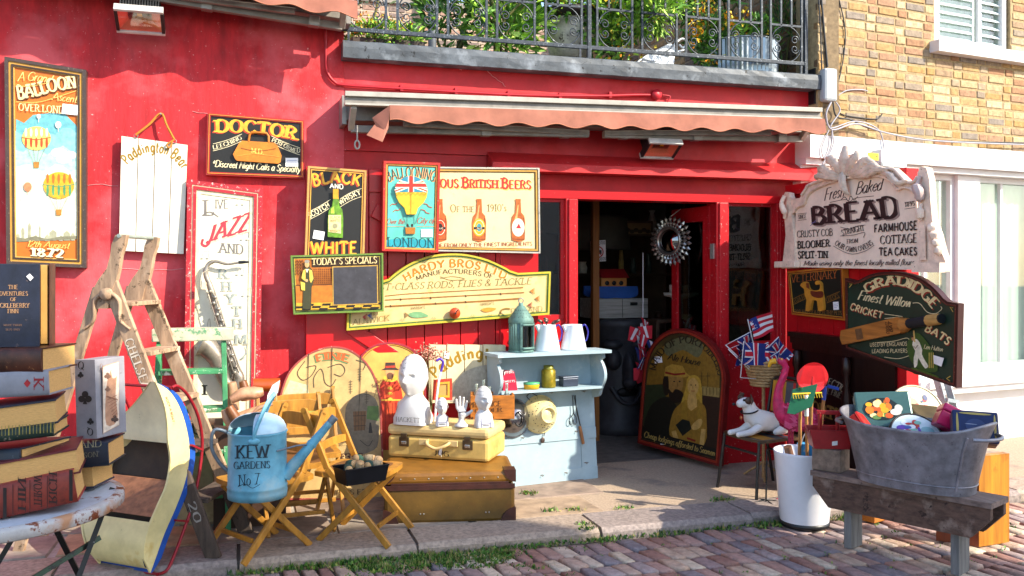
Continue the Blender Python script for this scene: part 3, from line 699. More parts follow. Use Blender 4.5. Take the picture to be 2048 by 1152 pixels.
# urn with its flowers
u = at(1140, 112, .45)
t = thing('stone_urn', 'white stone urn with dark rim on the balcony filled with yellow flowers', 'urn', (u.x, .45, zt))
mb = MB(); UW = mat('#cfc6b6', .85, var=.3, scale=12, bump=.5, fleck=('#4c3f36', .38, 14)); UD = mat('#332a28', .6, var=.3)
mb.lathe([(.0, zt), (.16, zt), (.17, zt + .05), (.12, zt + .09), (.1, zt + .12)], UD, Matrix.Translation((u.x, .45, 0)), 20); mb.build('foot', t)
mb = MB(); mb.lathe([(.1, zt + .12), (.17, zt + .16), (.2, zt + .28), (.21, zt + .42)], UW, Matrix.Translation((u.x, .45, 0)), 24); mb.build('bowl', t)
mb = MB(); mb.lathe([(.21, zt + .42), (.29, zt + .44), (.3, zt + .48), (.24, zt + .5), (.2, zt + .46)], UD, Matrix.Translation((u.x, .45, 0)), 24); mb.build('rim', t)
plant('urn_flowers', 'yellow flowering plant growing out of the stone urn', 'plant', 1130, 8, .45, .36, .2, 800, .03, LEAF + LIME[:2], 2, flowers=220, base=zt + .46)
mb = MB(); uu = at(1070, 108, .7); mb.lathe([(0, zt), (.14, zt), (.2, zt + .1), (.24, zt + .13), (.22, zt + .14), (.1, zt + .1)], mat('#b9ad98', .85, var=.25, bump=.3), Matrix.Translation((uu.x, .7, 0)), 24, sx=1.5); tag(mb.build('stone_basin', loc=(uu.x, .7, zt)), 'shallow pale stone basin left of the urn foot', 'basin')
# ribbed planter
rp = at(1482, 120, .3); rw = at(1545, 120, .3).x - rp.x
t = thing('ribbed_planter', 'round corrugated galvanised planter at the right of the balcony', 'planter', (rp.x, .3, zt))
mb = MB(); n = 96; rows = [[V((rp.x + (rw + .006 * cos(i * pi)) * k * cos(2 * pi * i / n), .3 + (rw + .006 * cos(i * pi)) * k * sin(2 * pi * i / n), zt + h)) for i in range(n + 1)] for k, h in ((.97, 0), (.99, .12), (1, .3))]
mb.grid(rows, mat('#9aa6b0', .35, .7, var=.15), False); mb.build('drum', t)
mb = MB(); mb.lathe([(rw * .98, zt + .3), (rw * 1.03, zt + .305), (rw * .98, zt + .315), (rw * .9, zt + .25), (0, zt + .26)], mat('#8a949c', .4, .6), Matrix.Translation((rp.x, .3, 0)), 40); mb.build('rim', t)
plant('planter_shrub', 'leafy green shrub with pale flowers growing in the ribbed planter', 'shrub', 1490, 72, .3, .27, .14, 560, .028, LEAF + LIME[:1], 2.2, flowers=60, base=zt + .26)
# white iron bench end
wp = Pl(at(1300, 100, .15), 0, 0); WI = mat('#dfe3e8', .45, var=.05)
t = thing('garden_bench', 'ornate white cast iron bench end sloping behind the railing', 'bench', wp.at(1300, 140))
mb = MB(); mb.prism([wp.at(x, y) for x, y in ((1240, 150), (1290, 112), (1340, 86), (1352, 92), (1345, 150))], (0, .03, 0), WI); mb.build('side_panel', t, bev=.004)
mb = MB()
for p in ([(1268, 132), (1285, 118), (1310, 122), (1322, 108), (1338, 112)], [(1300, 136), (1312, 126), (1330, 132), (1340, 120)], [(1345, 92), (1362, 78), (1372, 84), (1366, 96), (1358, 90)], [(1350, 104), (1368, 100), (1372, 92)]):
    mb.tube(spline([wp.at(x, y, .006) for x, y in p], 6), .008, WI, 6)
mb.build('scrollwork', t)

# ---- awnings
FAB = mat('#98604e', .85, var=.18, scale=6, bump=.1, stain=('#a56250', .42, 5)); FABI = mat('#6d4238', .9, var=.2)
BARW = mat('#a49e94', .45, var=.15, scale=10, stain=('#9d978c', .4, 8)); BARG = mat('#857f78', .5, var=.2, scale=9, stain=('#6d6660', .42, 7)); MET = mat('#8f8a84', .45, .5, var=.2)
def awning(label, xa, xb, za, zb, valfrom, flip=False):
    t = thing('awning', label, 'awning', ((xa + xb) / 2, 0, (za + zb) / 2 - .3))
    P = lambda x, y, dz: V((x, y, za + (zb - za) * (x - xa) / (xb - xa) + dz))
    mb = MB()
    def hbar(x0, x1, y0, y1, d0, d1, m, b=None): (b or mb).prism([P(x0, y0, d0), P(x0, y1, d0), P(x0, y1, d1), P(x0, y0, d1)], P(x1, y0, d0) - P(x0, y0, d0), m)
    hbar(xa + .03, xb - .03, -.001, -.19, -.17, -.02, BARG); hbar(xa, xa + .03, -.001, -.2, -.2, .0, MET); hbar(xb - .03, xb, -.001, -.2, -.2, .0, MET); mb.build('housing', t, bev=.004)
    mb = MB(); hbar(xa, xb, -.33, -.4, -.042, -.008, BARW); hbar(xa, xb, -.345, -.375, -.085, -.043, BARG); hbar(xa, xb, -.33, -.395, -.1, -.086, BARW); mb.build('front_bar', t, bev=.003)
    mb = MB(); hbar(xa + .05, xb - .05, -.19, -.335, -.05, -.042, FAB); mb.build('canopy', t)
    # folded arms
    for s_, x0, x1 in ((1, xa + .06, (xa + xb) / 2 - .06), (-1, xb - .06, (xa + xb) / 2 + .06)):
        mb = MB(); mb.bar(P(x0, -.2, -.23), P(x1, -.25, -.235), .05, .05, BARG); mb.bar(P(x0, -.2, -.23), P(x0, -.36, -.1), .04, .045, BARW); mb.bar(P(x1, -.26, -.225), P(x0 + (x1 - x0) * .2, -.3, -.2), .04, .04, BARG)
        for k in (.12, .55, .9): mb.bar(P(x0 + (x1 - x0) * k - .035, -.23, -.23), P(x0 + (x1 - x0) * k + .035, -.23, -.23), .07, .068, MET)
        mb.build('arm', t, bev=.004)
    mb = MB(); x0 = valfrom; n = 150; top, bot = [], []
    for i in range(n + 1):
        x = x0 + (xb + .02 - x0) * i / n; y = -.402 - .012 * sin(i * .31) * .7
        L = .11 + .014 * cos((x - x0) * 2 * pi / .285 + 2.2) + (.06 * max(0, 1 - (x - x0) / .12) if False else 0)
        top.append(P(x, -.4, -.094)); bot.append(P(x, y - .012, -.094 - L))
    md = [a.lerp(b, .5) + V((0, -.006 * sin(i * .17), 0)) for i, (a, b) in enumerate(zip(top, bot))]
    mb.grid([top, md, bot], FAB); mb.tube(bot, .0035, mat('#a86a50', .8), 4)
    if flip:
        q = lambda px, py, y: at(px, py, y)
        f = [P(x0, -.401, -.094), q(733, 270, -.43), q(765, 284, -.47), q(777, 255, -.44)]; g = [P(x0 + .004, -.403, -.096), q(744, 236, -.41), q(757, 262, -.43), q(770, 262, -.445), q(777, 240, -.43)]
        mb.add(f, [(0, 1, 2, 3)], FAB); mb.add([p + V((0, -.004, 0)) for p in g], [range(5)], FABI)
    mb.build('valance', t)
    mb = MB(); x = xa + .09; mb.tube([P(x, -.3, -.22), P(x, -.3, -.32)], .006, MET, 6); mb.tube([P(x, -.3, -.35) + V((.016 * cos(a), 0, .028 * sin(a))) for a in [2 * pi * i / 12 for i in range(12)]], .006, BARW, 6, closed=True)
    if flip: mb.build('winder_eye', t)
    return t
ya = -.38; xa, xb = at(690, 182, ya).x, at(1642, 220, ya).x
awning('long faded salmon awning folded above the shop doorway with one flapped corner', xa, xb, at(690, 180, ya).z, at(1642, 214, ya).z, at(778, 200, ya).x, True)
xb2 = at(708, 10, ya).x
awning('faded salmon awning at the top left of the red rendered wall', xb2 - 3.4, xb2, at(708, -26, ya).z + .26, at(708, -26, ya).z, xb2 - 3.3)

# ---- floodlights
def floodlight(px, py, y, label, s=1, yaw=0):
    c = at(px, py, y); t = thing('floodlight', label, 'floodlight', c + V((0, .1, .1)))
    M = RZ(yaw) @ RX(60); T = lambda x, yy, z: c + M @ (V((x, yy, z)) * s)
    GB = mat('#c9c5c0', .5, .3, var=.15); mb = MB()
    def bx(cx, cy, cz, a, b, d, m, tp=1): mb.box(T(cx, cy, cz), (a * s, b * s, d * s), m, M, tp)
    bx(0, .08, -.01, .24, .12, .13, BLACKM)
    for k in range(15): bx(-.112 + .016 * k, .09, .06, .007, .09, .03, BARG)
    mb.build('body', t)
    mb = MB()
    for a, b, d, e in ((0, .095, .29, .02), (0, -.095, .29, .02)): bx(a, 0, b, d, .05, e, GB)
    for a in (-.135, .135): bx(a, 0, 0, .02, .05, .17, BLACKM)
    mb.build('bezel', t, bev=.003)
    mb = MB(); RF = mat('#e8785a', .25, .2, var=.1); A = [T(*p) for p in ((-.125, -.01, -.085), (.125, -.01, -.085), (.125, -.01, .085), (-.125, -.01, .085))]; B = [T(*p) for p in ((-.07, .02, -.02), (.07, .02, -.02), (.07, .02, .05), (-.07, .02, .05))]
    mb.add(A + B, [(0, 1, 5, 4), (1, 2, 6, 5), (2, 3, 7, 6), (3, 0, 4, 7), (4, 5, 6, 7)], RF); bx(0, .014, .03, .03, .004, .022, mat('#f0b020', .4)); mb.build('reflector', t)
    mb = MB(); bx(0, -.018, 0, .25, .003, .17, clear_glass('#ffffff', .08)); mb.build('glass', t)
    mb = MB(); p0 = T(0, .14, 0); mb.bar(p0, V((p0.x, -.001, p0.z + .12)), .04, .015, BLACKM); mb.box((p0.x, -.012, p0.z + .12), (.08, .02, .1), BLACKM)
    mb.tube(spline([T(.08, .12, .03), T(.16, .16, .1), V((c.x + .17, -.01, c.z + .3))], 5), .006, BLACKM, 6); mb.build('bracket', t)
floodlight(280, 40, -.25, 'black floodlight with pink reflector on the rendered wall above the board on a rope')
floodlight(1322, 298, -.22, 'black floodlight with pink reflector under the long awning above the door', .95)

# ---- pipes, boxes and cables
CAB = mat('#2a2a2c', .5); CABG = mat('#9a98a0', .5); REDC = mat('#a81424', .45)
mb = MB(); pts = [(650, 48, -.02), (652, 120, -.02), (655, 145, -.02), (668, 163, -.02), (690, 170, -.02)] + [(800, 177, -.02), (920, 184, -.02), (1040, 190, -.02), (1180, 192, -.02), (1270, 190, -.02), (1300, 190, -.02)]
mb.tube(spline([at(*p) for p in pts], 5), .011, REDC, 8)
for px, py in ((803, 174), (912, 180), (1017, 186), (1120, 190), (1220, 188)): mb.box(at(px, py + 2, -.012), (.022, .03, .045), REDC)
mb.lathe([(0, .035), (.04, .035), (.042, .0)], REDC, TM(at(1311, 190, 0), RX(90)), 16)
mb.tube(spline([at(1325, 190, -.02), at(1340, 193, -.02), at(1335, 203, -.02)], 5), .006, REDC, 6)
tag(mb.build('conduit', loc=at(900, 182, 0)), 'red painted conduit with clips running under the black coping', 'conduit')
jp = at(1653, 172, -.1)
t = thing('junction_box', 'grey cable junction box at the end of the black coping', 'junction box', jp - V((0, 0, .15)))
mb = MB(); mb.box(jp + V((0, .0, 0)), (.125, .13, .27), mat('#a3a9ad', .45, var=.06)); mb.build('cover', t, bev=.022); mb = MB(); mb.box(jp + V((-.05, .07, 0)), (.1, .1, .29), BLACKM); mb.build('backplate', t)
cabs = [([(1655, 207), (1662, 235), (1690, 242), (1740, 262), (1850, 282), (2060, 288)], CAB, .007), ([(1660, 207), (1668, 225), (1650, 258), (1700, 245), (1745, 262), (1757, 303)], CABG, .006), ([(1650, 207), (1640, 232), (1652, 262), (1700, 250), (1760, 268), (1860, 284), (2060, 292)], CABG, .007),
        ([(1664, 207), (1680, 228), (1720, 236), (1752, 238), (1762, 228)], CAB, .005), ([(1646, 262), (1632, 300), (1640, 320), (1655, 290), (1652, 262)], CABG, .005), ([(1652, 262), (1648, 300), (1622, 350)], CABG, .006), ([(1676, 0), (1688, 60), (1684, 120), (1668, 190), (1660, 200)], CAB, .005), ([(1640, 0), (1645, 60), (1652, 135)], CAB, .009), ([(1634, 0), (1637, 60), (1640, 140)], CAB, .006), ([(1670, 195), (1690, 182), (1720, 180), (1733, 183)], CABG, .005)]
for k, (p, m, r) in enumerate(cabs):
    mb = MB(); o = .06 if p[-1][1] > 250 else .012
    mb.tube(spline([HP.at(x, y, o + .004 * (k % 3)) for x, y in p], 6), r, m, 6)
    tag(mb.build('cable', loc=HP.at(*p[0], o)), ('thin black cable strung', 'grey cable looping')[m is CABG] + [' right along the top of the white fascia', ' down to the metal alarm box', ' along the white fascia below the black one', ' to a short stub on the bricks', ' in a coil beside the red wall end', ' down past the end of the red wall', ' down the bricks in a gentle bow', ' straight down the brick corner thickest of these', ' close to the balcony post', ' to a nail in the bricks beside the junction box'][k], 'cable', 'cables on the brick house front')
bx = HP.uv(1758, 319)
t = thing('alarm_box', 'grey metal box with yellow warning sticker on the white fascia', 'box', HP.p(bx[0], bx[1] - .07))
mb = MB(); mb.prism([HP.at(x, y, .16) for x, y in ((1733, 303), (1783, 308), (1783, 340), (1733, 335))], HP.n * -.1, mat('#b4bcc2', .4, .3)); mb.build('casing', t, bev=.003)
ar = Art(Pl(HP.p(0, 0, .161), 8)); ar.poly([(1735, 305), (1757, 307), (1757, 321), (1735, 319)], '#e5c51c'); ar.line([(1740, 315), (1743, 309), (1746, 316), (1740, 315)], 1, '#2a2410'); ar.line([(1751, 312), (1755, 313)], 2.5, '#2a2410')
for i in range(3):
    for j in range(3): ar.ell(1759 + 3 * i, 326 + 3.4 * j, 1, 1.2, '#202226', n=8)
ar.build(t, 'sticker')
# =====================================================================  PAINTED SIGNS ON THE WALL
GOLD, BLK, CREAM = '#c28a2c', '#161412', '#e0d2a8'
def relief(pl, px, h, m, parent, name, bev=.006, off=0):
    mb = MB(); mb.prism([pl.at(x, y, off + h) for x, y in px], pl.n * -h, m if not isinstance(m, str) else mat(m, .45, var=.2, scale=12)); return mb.build(name, parent, bev=bev)
# -- tall balloon picture
p = Pl(at(90, 330, -.05))
t = board('framed_sign', 'tall narrow framed picture of striped hot air balloons on orange and blue', 'sign', p, [(14, 529), (173, 536), (173, 141), (10, 114)], .05, [(.022, '#41332e', .018), (.016, '#b98736', .01), (.01, '#3a2a22', .016), (.006, '#c89a4a', .008)], '#c4661c')
a = Art(p)
a.poly([(31, 484), (32, 238), (48, 246), (66, 230), (100, 226), (130, 228), (152, 250), (158, 262), (158, 476)], '#63a5ad')
for k, (c, y) in enumerate((('#7db4b4', 262), ('#9cc2b8', 300), ('#b8ccb8', 335), ('#cdd2b8', 372), ('#d8d6bc', 410))): a.poly([(31, 484), (31, y)] + [(31 + 127 * i / 8, y + 9 * sin(i * 1.7 + k)) for i in range(1, 9)] + [(158, 476)], c)
for x, y, r in ((45, 340, 15), (60, 350, 13), (118, 305, 16), (140, 310, 14), (128, 318, 16), (44, 420, 16), (70, 432, 18), (145, 360, 10), (100, 345, 12), (148, 430, 9)): a.ell(x, y, r, r * .55, '#e2ddc6')
for x, y, w_, h_ in ((36, 478, 8, 12), (46, 476, 6, 22), (59, 475, 6, 30), (72, 477, 9, 8), (80, 476, 3, 26), (95, 478, 10, 10), (106, 477, 14, 18), (122, 478, 8, 8), (134, 477, 13, 16), (146, 477, 8, 12)): a.poly([(x - w_ / 2, y + 4), (x - w_ / 2, y - h_ + 6), (x, y - h_), (x + w_ / 2, y - h_ + 6), (x + w_ / 2, y + 4)], '#9a987e')
a.poly([(31, 484), (31, 474), (50, 477), (70, 472), (95, 478), (120, 473), (158, 472), (158, 478)], '#77735c')
def balloon(x, y, rx, ry, c1, c2, c3, by):
    a.ell(x, y, rx, ry, c1)
    for k in range(-2, 3): a.ell(x + k * rx * .36, y - ry * .5, rx * .09, ry * .36, c3); a.ell(x + k * rx * .36, y + ry * .35, rx * .09, ry * .42, c2)
    a.line([(x - rx, y - 2), (x, y + 3), (x + rx, y - 2)], 1.6, c2)
    for k in (-.6, -.2, .2, .6): a.line([(x + k * rx, y + ry * .85), (x + k * 9, by - 6)], .7, '#8a7a5a')
    a.poly([(x - 6, by - 6), (x + 6, by - 6), (x + 5, by + 6), (x - 5, by + 6)], '#a8722a')
balloon(73, 277, 29, 24, '#d8bf62', '#b8451c', '#ece4c0', 330); balloon(118, 371, 31, 27, '#d59a22', '#4f8a5a', '#c8641c', 425)
for x, y, r, c in ((117, 250, 6, '#dcd8c4'), (78, 233, 4, '#e4e0cc'), (56, 374, 8, '#c87a52')): a.ell(x, y, r, r * 1.15, c); a.line([(x, y + r), (x, y + r + 8)], 1, c)
a.text('A Grand', 36, 163, 100, 167, 17, '#e0c070', 'script', bow=3); a.ptext('BALLOON', [(37, 199), (70, 193), (110, 182), (153, 176)], (27, 24), '#ecd79a', 'bold', '#5a3416', (2, 2))
a.line([(34, 172), (60, 173), (98, 166)], 1.2, '#d8b45a', True); a.line([(33, 204), (75, 205), (110, 196), (153, 182)], 1.2, '#d8b45a', True)
a.text('Ascent', 104, 200, 153, 206, 15, '#e0c070', 'script'); a.text('OVER LONDON', 38, 221, 152, 229, 14, '#ecd79a', 'sc')
a.text('12th August', 54, 493, 138, 497, 12, '#e0b860', 'script'); a.text('1872', 64, 512, 127, 515, 16, '#f0e0b0', 'bold', sh='#5a3416')
a.build(t, 'painting'); pricetag(p, 126, 208, 32, 20, t, 6, .012)
# -- plank board on a rope
p = Pl(at(305, 390, -.055)); PK = mat('#d9d3c0', .6, var=.1, scale=8, bump=.1, fleck=('#b7a98c', .3, 30))
t = thing('plank_board', 'white plank board hung on an orange rope with arched yellow lettering', 'sign', p.at(303, 500))
mb = MB(); L_, R_ = ((243, 272), (238, 501)), ((375, 290), (367, 508)); E = [0, .255, .51, .765, 1]
for i in range(4):
    f0, f1 = E[i] + (.006 if i else 0), E[i + 1] - (.006 if i < 3 else 0); ln_ = lambda A, B, f: (A[0] + (B[0] - A[0]) * f, A[1] + (B[1] - A[1]) * f)
    mb.prism([p.at(*ln_(L_[k], R_[k], f)) for k, f in ((1, f0), (1, f1), (0, f1), (0, f0))], p.n * -.022, PK)
mb.prism([p.at(*q, -.023) for q in ((246, 310), (368, 324), (368, 335), (246, 322))], p.n * -.02, PK); mb.prism([p.at(*q, -.023) for q in ((246, 460), (366, 472), (366, 484), (246, 472))], p.n * -.02, PK)
mb.build('panel', t, bev=.002)
mb = MB(); RP = mat('#b5762a', .9, bump=.5, scale=60)
mb.tube(spline([p.at(272, 270, .01), p.at(298, 250, .01), p.at(322, 227, .0), p.at(334, 252, .01), p.at(349, 280, .01)], 5), .008, RP, 6); mb.tube(spline([p.at(345, 282, .012), p.at(340, 296, .014), p.at(334, 290, .014), p.at(349, 280, .012)], 4), .006, RP, 6); mb.build('rope', t)
mb = MB(); mb.tube([p.at(322, 229, .03), p.at(322, 229, -.06)], .006, MET, 6); mb.build('nail', t)
for x, y in ((272, 272), (349, 283)):
    mb = MB(); mb.tube([p.at(x + 4 * cos(q), y - 4 * sin(q), .004) for q in [2 * pi * i / 12 for i in range(12)]], .003, MET, 5, closed=True); mb.build('ring', t)
a = Art(p); a.ptext('Paddington Bear', [(255, 329), (272, 314), (300, 304), (330, 308), (352, 322), (364, 338)], 20, '#8f6c10', 'bsans'); a.build(t)
# -- doctor sign
p = Pl(at(510, 290, -.045)); 
t = board('framed_sign', 'black sign in a red frame showing an orange leather doctor bag', 'sign', p, [(412, 350), (608, 357), (608, 241), (415, 225)], .045, [(.01, '#a8201a', .006), (.005, '#c8782a', .012), (.007, '#9a1c16', .008)], BLK)
a = Art(p); a.text('DOCTOR', 433, 264, 590, 279, 24, '#dfa32c', 'bold', bow=5, sh='#b03a1c', shd=(-3, 2))
a.ptext('LEECHING', [(427, 299), (455, 291), (484, 278)], 8, CREAM, 'serif'); a.ptext('PERFORMED', [(543, 283), (565, 293), (583, 303), (600, 305)], 8, CREAM, 'serif')
for d in (3, -11): a.line([(426, 299 + d), (455, 291 + d), (484, 279 + d)], 1, CREAM, True); a.line([(543, 283 + d), (570, 296 + d), (600, 307 + d)], 1, CREAM, True)
a.text('*Discreet Night Calls a Specialty', 424, 333, 600, 345, 13, CREAM, 'bscript'); a.build(t)
o = relief(p, [(466, 309), (478, 287), (484, 282), (548, 286), (555, 292), (563, 312), (561, 325), (556, 328), (474, 322), (470, 318)], .02, '#c2741c', t, 'bag_relief')
a = Art(Pl(p.p(0, 0, .021))); a.text('M.D.', 503, 306, 527, 309, 10, '#e8c458'); a.line([(482, 296), (515, 302), (552, 297)], 1.2, '#8a4d14', True); a.line([(474, 312), (510, 308), (560, 314)], 1, '#d9973a', True); a.build(o)
mb = MB(); mb.tube([p.at(x, y, .015) for x, y in ((497, 283), (499, 271), (503, 265), (533, 267), (537, 273), (537, 285))], .009, mat('#b56a1a', .45, var=.2), 6); mb.build('bag_handle', t)
pricetag(p, 571, 316, 25, 17, t)
# -- tall jazz sign leaning on the wall
g0 = gnd(440, 966); p = Pl((g0.x, -.2, .0), 0, 3.4)
t = board('framed_sign', 'tall cream jazz sign in a chipped red frame behind the ladders', 'sign', p, [(365, 965), (517, 960), (526, 379), (375, 359)], .04, [(.03, mat('#a51c26', .5, fleck=('#d8b0a8', .38, 50)), .014), (.008, '#d8c09a', .01), (.02, mat('#ae1e28', .5, fleck=('#d8b0a8', .36, 50)), .016), (.026, '#dccfa8', .006)], mat('#d9d2ba', .6, var=.08, scale=6))
a = Art(p); a.text('L', 408, 432, 426, 430, 32, '#6f6862', 'serif'); a.text('IVE', 431, 417, 456, 417, 18, '#6f6862', 'serif'); a.line([(406, 430), (420, 424), (437, 434)], 2.5, '#6f6862', True)
a.text('JAZZ', 412, 486, 494, 460, (34, 36), '#a8323c', 'bold', up=(.28, -1), sh='#d5b59c', shd=(3, 3)); a.line([(406, 478), (404, 488), (412, 492), (420, 484)], 5, '#a8323c', True)
a.text('AND', 439, 505, 486, 508, 19, '#6f6862')
for ch, x, y in (('R', 437, 557), ('H', 444, 582), ('Y', 452, 607), ('T', 465, 631), ('H', 466, 656), ('M', 470, 688)): a.text(ch, x, y, x + 17 + (ch == 'M') * 6, y, 19, '#8d948e', 'serif', sh='#c9c2a8', shd=(1.5, 1))
a.line([(492, 692), (494, 705), (482, 718), (490, 714)], 2, '#8d948e', True)
for x, y in ((478, 408), (408, 515), (487, 478), (478, 548), (490, 590)):
    a.line([(x, y), (x + 1, y - 14), (x + 13, y - 15), (x + 12, y - 1)], 1.2, '#d2c6ae'); a.ell(x - 2, y, 3, 2, '#d2c6ae'); a.ell(x + 9, y, 3, 2, '#d2c6ae')
a.line([(412, 700), (415, 650), (420, 640), (422, 690)], 1.4, '#b3a890', True)
a.build(t)
# -- saxophone hanging on the jazz sign
SX = mat('#8d8478', .35, .5, var=.35, scale=14, stain=('#4c4238', .42, 9)); off = .05
t = thing('saxophone', 'tarnished saxophone hung on the cream jazz sign', 'saxophone', p.at(470, 755, off))
P = lambda x, y, o=0: p.at(x, y, off + o)
mb = MB(); mb.tube(spline([P(478, 526), P(455, 529), P(432, 524), P(417, 530), P(412, 548), P(418, 566)], 5), [.008] * 6 + [.01] * 6 + [.014] * 6 + [.017] * 8, SX, 10); mb.build('neck', t)
mb = MB(); mb.tube([P(477, 526), P(488, 525), P(498, 525)], [.011, .011, .006], BLACKM, 8); mb.build('mouthpiece', t)
mb = MB(); mb.tube(spline([P(418, 566), P(432, 610), P(452, 680), P(470, 735), P(478, 756), P(472, 772), P(455, 768), P(444, 745), P(432, 715), P(416, 695), P(404, 688)], 5), [.019 + .0009 * i for i in range(20)] + [.036] * 5 + [.037 + .0006 * i for i in range(10)] + [.043 + .0028 * i for i in range(16)], SX, 14, cap=False); mb.build('body', t)
mb = MB()
for i in range(15):
    f = i / 14; x, y = 424 + 48 * f, 584 + 160 * f; s_ = 1 if i % 2 else -1
    mb.lathe([(0, .012), (.012, .012), (.013, 0)], SX, Matrix.Translation(P(x + s_ * 3, y, .025)) @ RX(90).to_4x4(), 10); mb.tube([P(x, y, .03), P(x + s_ * 7, y + 4, .035), P(x + s_ * 8, y + 12, .03)], .003, SX, 5)
for d in (-7, 7): mb.tube([P(422 + d, 585, .03), P(474 + d, 742, .04)], .0035, SX, 5)
mb.build('keys', t)
mb = MB(); mb.tube(spline([P(419, 540, .02), P(405, 550, .02), P(402, 575, .03), P(408, 580, .03)], 5), .0015, mat('#d8c9a8', .8), 4); mb.prism([P(405, 565, .03), P(414, 566, .03), P(413, 580, .03), P(404, 579, .03)], (0, -.001, 0), mat('#dcc9a0', .8)); mb.build('swing_tag', t)
# -- whisky sign
p = Pl(at(670, 420, -.17))
t = board('framed_sign', 'black whisky sign in a gold frame with a green bottle', 'sign', p, [(609, 524), (728, 528), (733, 341), (616, 332)], .05, [(.014, '#b98a4a', .006), (.007, '#7a3a1a', .002), (.006, '#c8963a', .006)], '#191817')
a = Art(p); a.ptext('BLACK', [(628, 372), (650, 367), (672, 365), (695, 367), (719, 372)], (23, 22), '#e0a02a', 'bsans', '#a83a1c', (-3, 2)); a.text('AND', 660, 376, 686, 378, 9, '#e2dac8', 'bsans')
a.ptext('SCOTCH', [(619, 436), (640, 425), (660, 413)], 10, CREAM, 'bsans'); a.ptext('WHISKY', [(681, 410), (702, 397), (722, 389)], 10, CREAM, 'bsans')
for d in (3, -13): a.line([(619, 436 + d), (640, 425 + d), (661, 412 + d)], 1, CREAM, True); a.line([(680, 411 + d), (702, 398 + d), (723, 390 + d)], 1, CREAM, True)
a.text('WHITE', 622, 507, 713, 508, 24, '#e0a02a', 'bsans', sh='#a83a1c', shd=(-3, 2)); a.build(t)
o = relief(p, [(655, 474), (655, 440), (657, 422), (664, 412), (666, 396), (677, 396), (678, 412), (684, 420), (686, 438), (685, 476)], .022, mat('#5d8a1c', .25, var=.4, scale=25), t, 'bottle_relief')
a = Art(Pl(p.p(0, 0, .023))); a.poly([(666, 397), (666, 378), (677, 378), (677, 398)], '#cf8f1e'); a.poly([(657, 464), (657, 430), (682, 430), (682, 467)], '#d8c98c'); a.text('BLACK', 660, 437, 680, 437, 5, '#8a6a2a', 'sans'); a.text('WHITE', 660, 444, 680, 444, 5, '#8a6a2a', 'sans'); a.text('WHISKY', 659, 464, 680, 465, 5, '#8a6a2a', 'sans'); a.ell(670, 452, 5, 5, '#8f8a68'); a.poly([(661, 427), (662, 418), (668, 412), (669, 427)], '#9fc03a'); a.build(o, 'label')
pricetag(p, 628, 460, 22, 17, t, 10)
# -- beers sign (behind) then ballooning sign (in front)
p = Pl(at(970, 420, -.16))
t = board('framed_sign', 'wide cream sign of three brown beer bottles in a silver and gold frame', 'sign', p, [(800, 501), (1080, 507), (1078, 336), (800, 333)], .05, [(.011, mat('#b9b2a6', .4, .4, fleck=('#3a332c', .36, 40)), .012), (.007, '#2a2018', .004), (.012, '#b0863a', .01), (.005, '#6a4a1e', .003)], mat('#d9c190', .6, var=.1, scale=4, stain=('#cda86a', .4, 5)))
a = Art(p); a.text('FAmous British Beers'.replace('FAm', 'Fam'), 837, 374, 1061, 378, 21, '#b3261a', 'bsc', sh='#e0b45a', shd=(2, 2)); a.text('Of the', 901, 424, 948, 424, 15, '#6f5a2a', 'lsc'); a.text('1910\'s', 975, 423, 1013, 422, 14, '#6f5a2a', 'light'); a.text('MADE FROM ONLY THE FINEST INGREDIENTS', 858, 495, 1064, 491, 7.5, '#8a3a22', 'hand')
for x, l, c in ((880, '#b8401c', '#1c1a18'), (958, '#d99a1e', '#3a8a96'), (1036, '#e3d2c0', '#b8202a')):
    a.poly([(x - 13, 480), (x - 14, 445), (x - 12, 433), (x - 6, 425), (x - 5, 404), (x - 6, 398), (x + 5, 398), (x + 5, 404), (x + 6, 425), (x + 12, 432), (x + 14, 445), (x + 13, 480), (x, 484)], '#a8561e'); a.poly([(x - 8, 440), (x - 4, 428), (x - 1, 410), (x + 1, 410), (x - 2, 440)], '#d8955a'); a.line([(x + 11, 436), (x + 12, 478)], 2, '#7a3612'); a.line([(x - 12, 478), (x + 12, 479)], 1.5, '#7a3612')
    a.ell(x, 455, 12.5, 18, l); a.ell(x, 455, 10, 15, '#efe2c4'); a.ell(x, 455, 9, 14, l)
    if x == 1036: a.poly([(x - 5, 457), (x + 1, 447), (x + 6, 457)], c)
    else: a.ell(x, 455, 5, 8, c); a.poly([(x - 11, 454), (x + 11, 454), (x + 11, 459), (x - 11, 459)], '#211d1a'); a.text('ALE', x - 6, 458, x + 6, 458, 3, '#efe2c4', 'sans')
a.build(t, 'painting')
p = Pl(at(820, 412, -.225))
t = board('framed_sign', 'turquoise ballooning sign in a red frame with a flag patterned balloon', 'sign', p, [(764, 502), (876, 505), (880, 326), (767, 322)], .05, [(.016, '#b3241a', .012), (.012, '#c98a3a', .004), (.007, '#3a2216', .001)], mat('#57b3a4', .5, var=.2, scale=6, stain=('#9ac28a', .36, 7)))
a = Art(p); a.poly([(773, 498), (773, 480), (800, 477), (840, 479), (869, 481), (868, 500)], '#1c8f9c')
a.ptext('BALLOONING', [(777, 363), (798, 357), (822, 355), (846, 357), (867, 363)], (21, 21), '#173a3a', 'hand', '#d89a62', (1.4, 1))
a.text('Over the', 773, 448, 808, 448, 11, '#a8402c', 'script'); a.text('City of', 833, 447, 868, 446, 12, '#a8402c', 'script'); a.text('LONDON', 775, 493, 869, 496, 19, '#123c40', 'light')
for x, y in ((780, 412), (786, 424)): a.line([(x, y), (x + 5, y - 4), (x + 10, y - 3), (x + 15, y - 7)], 1.6, '#a8402c', True)
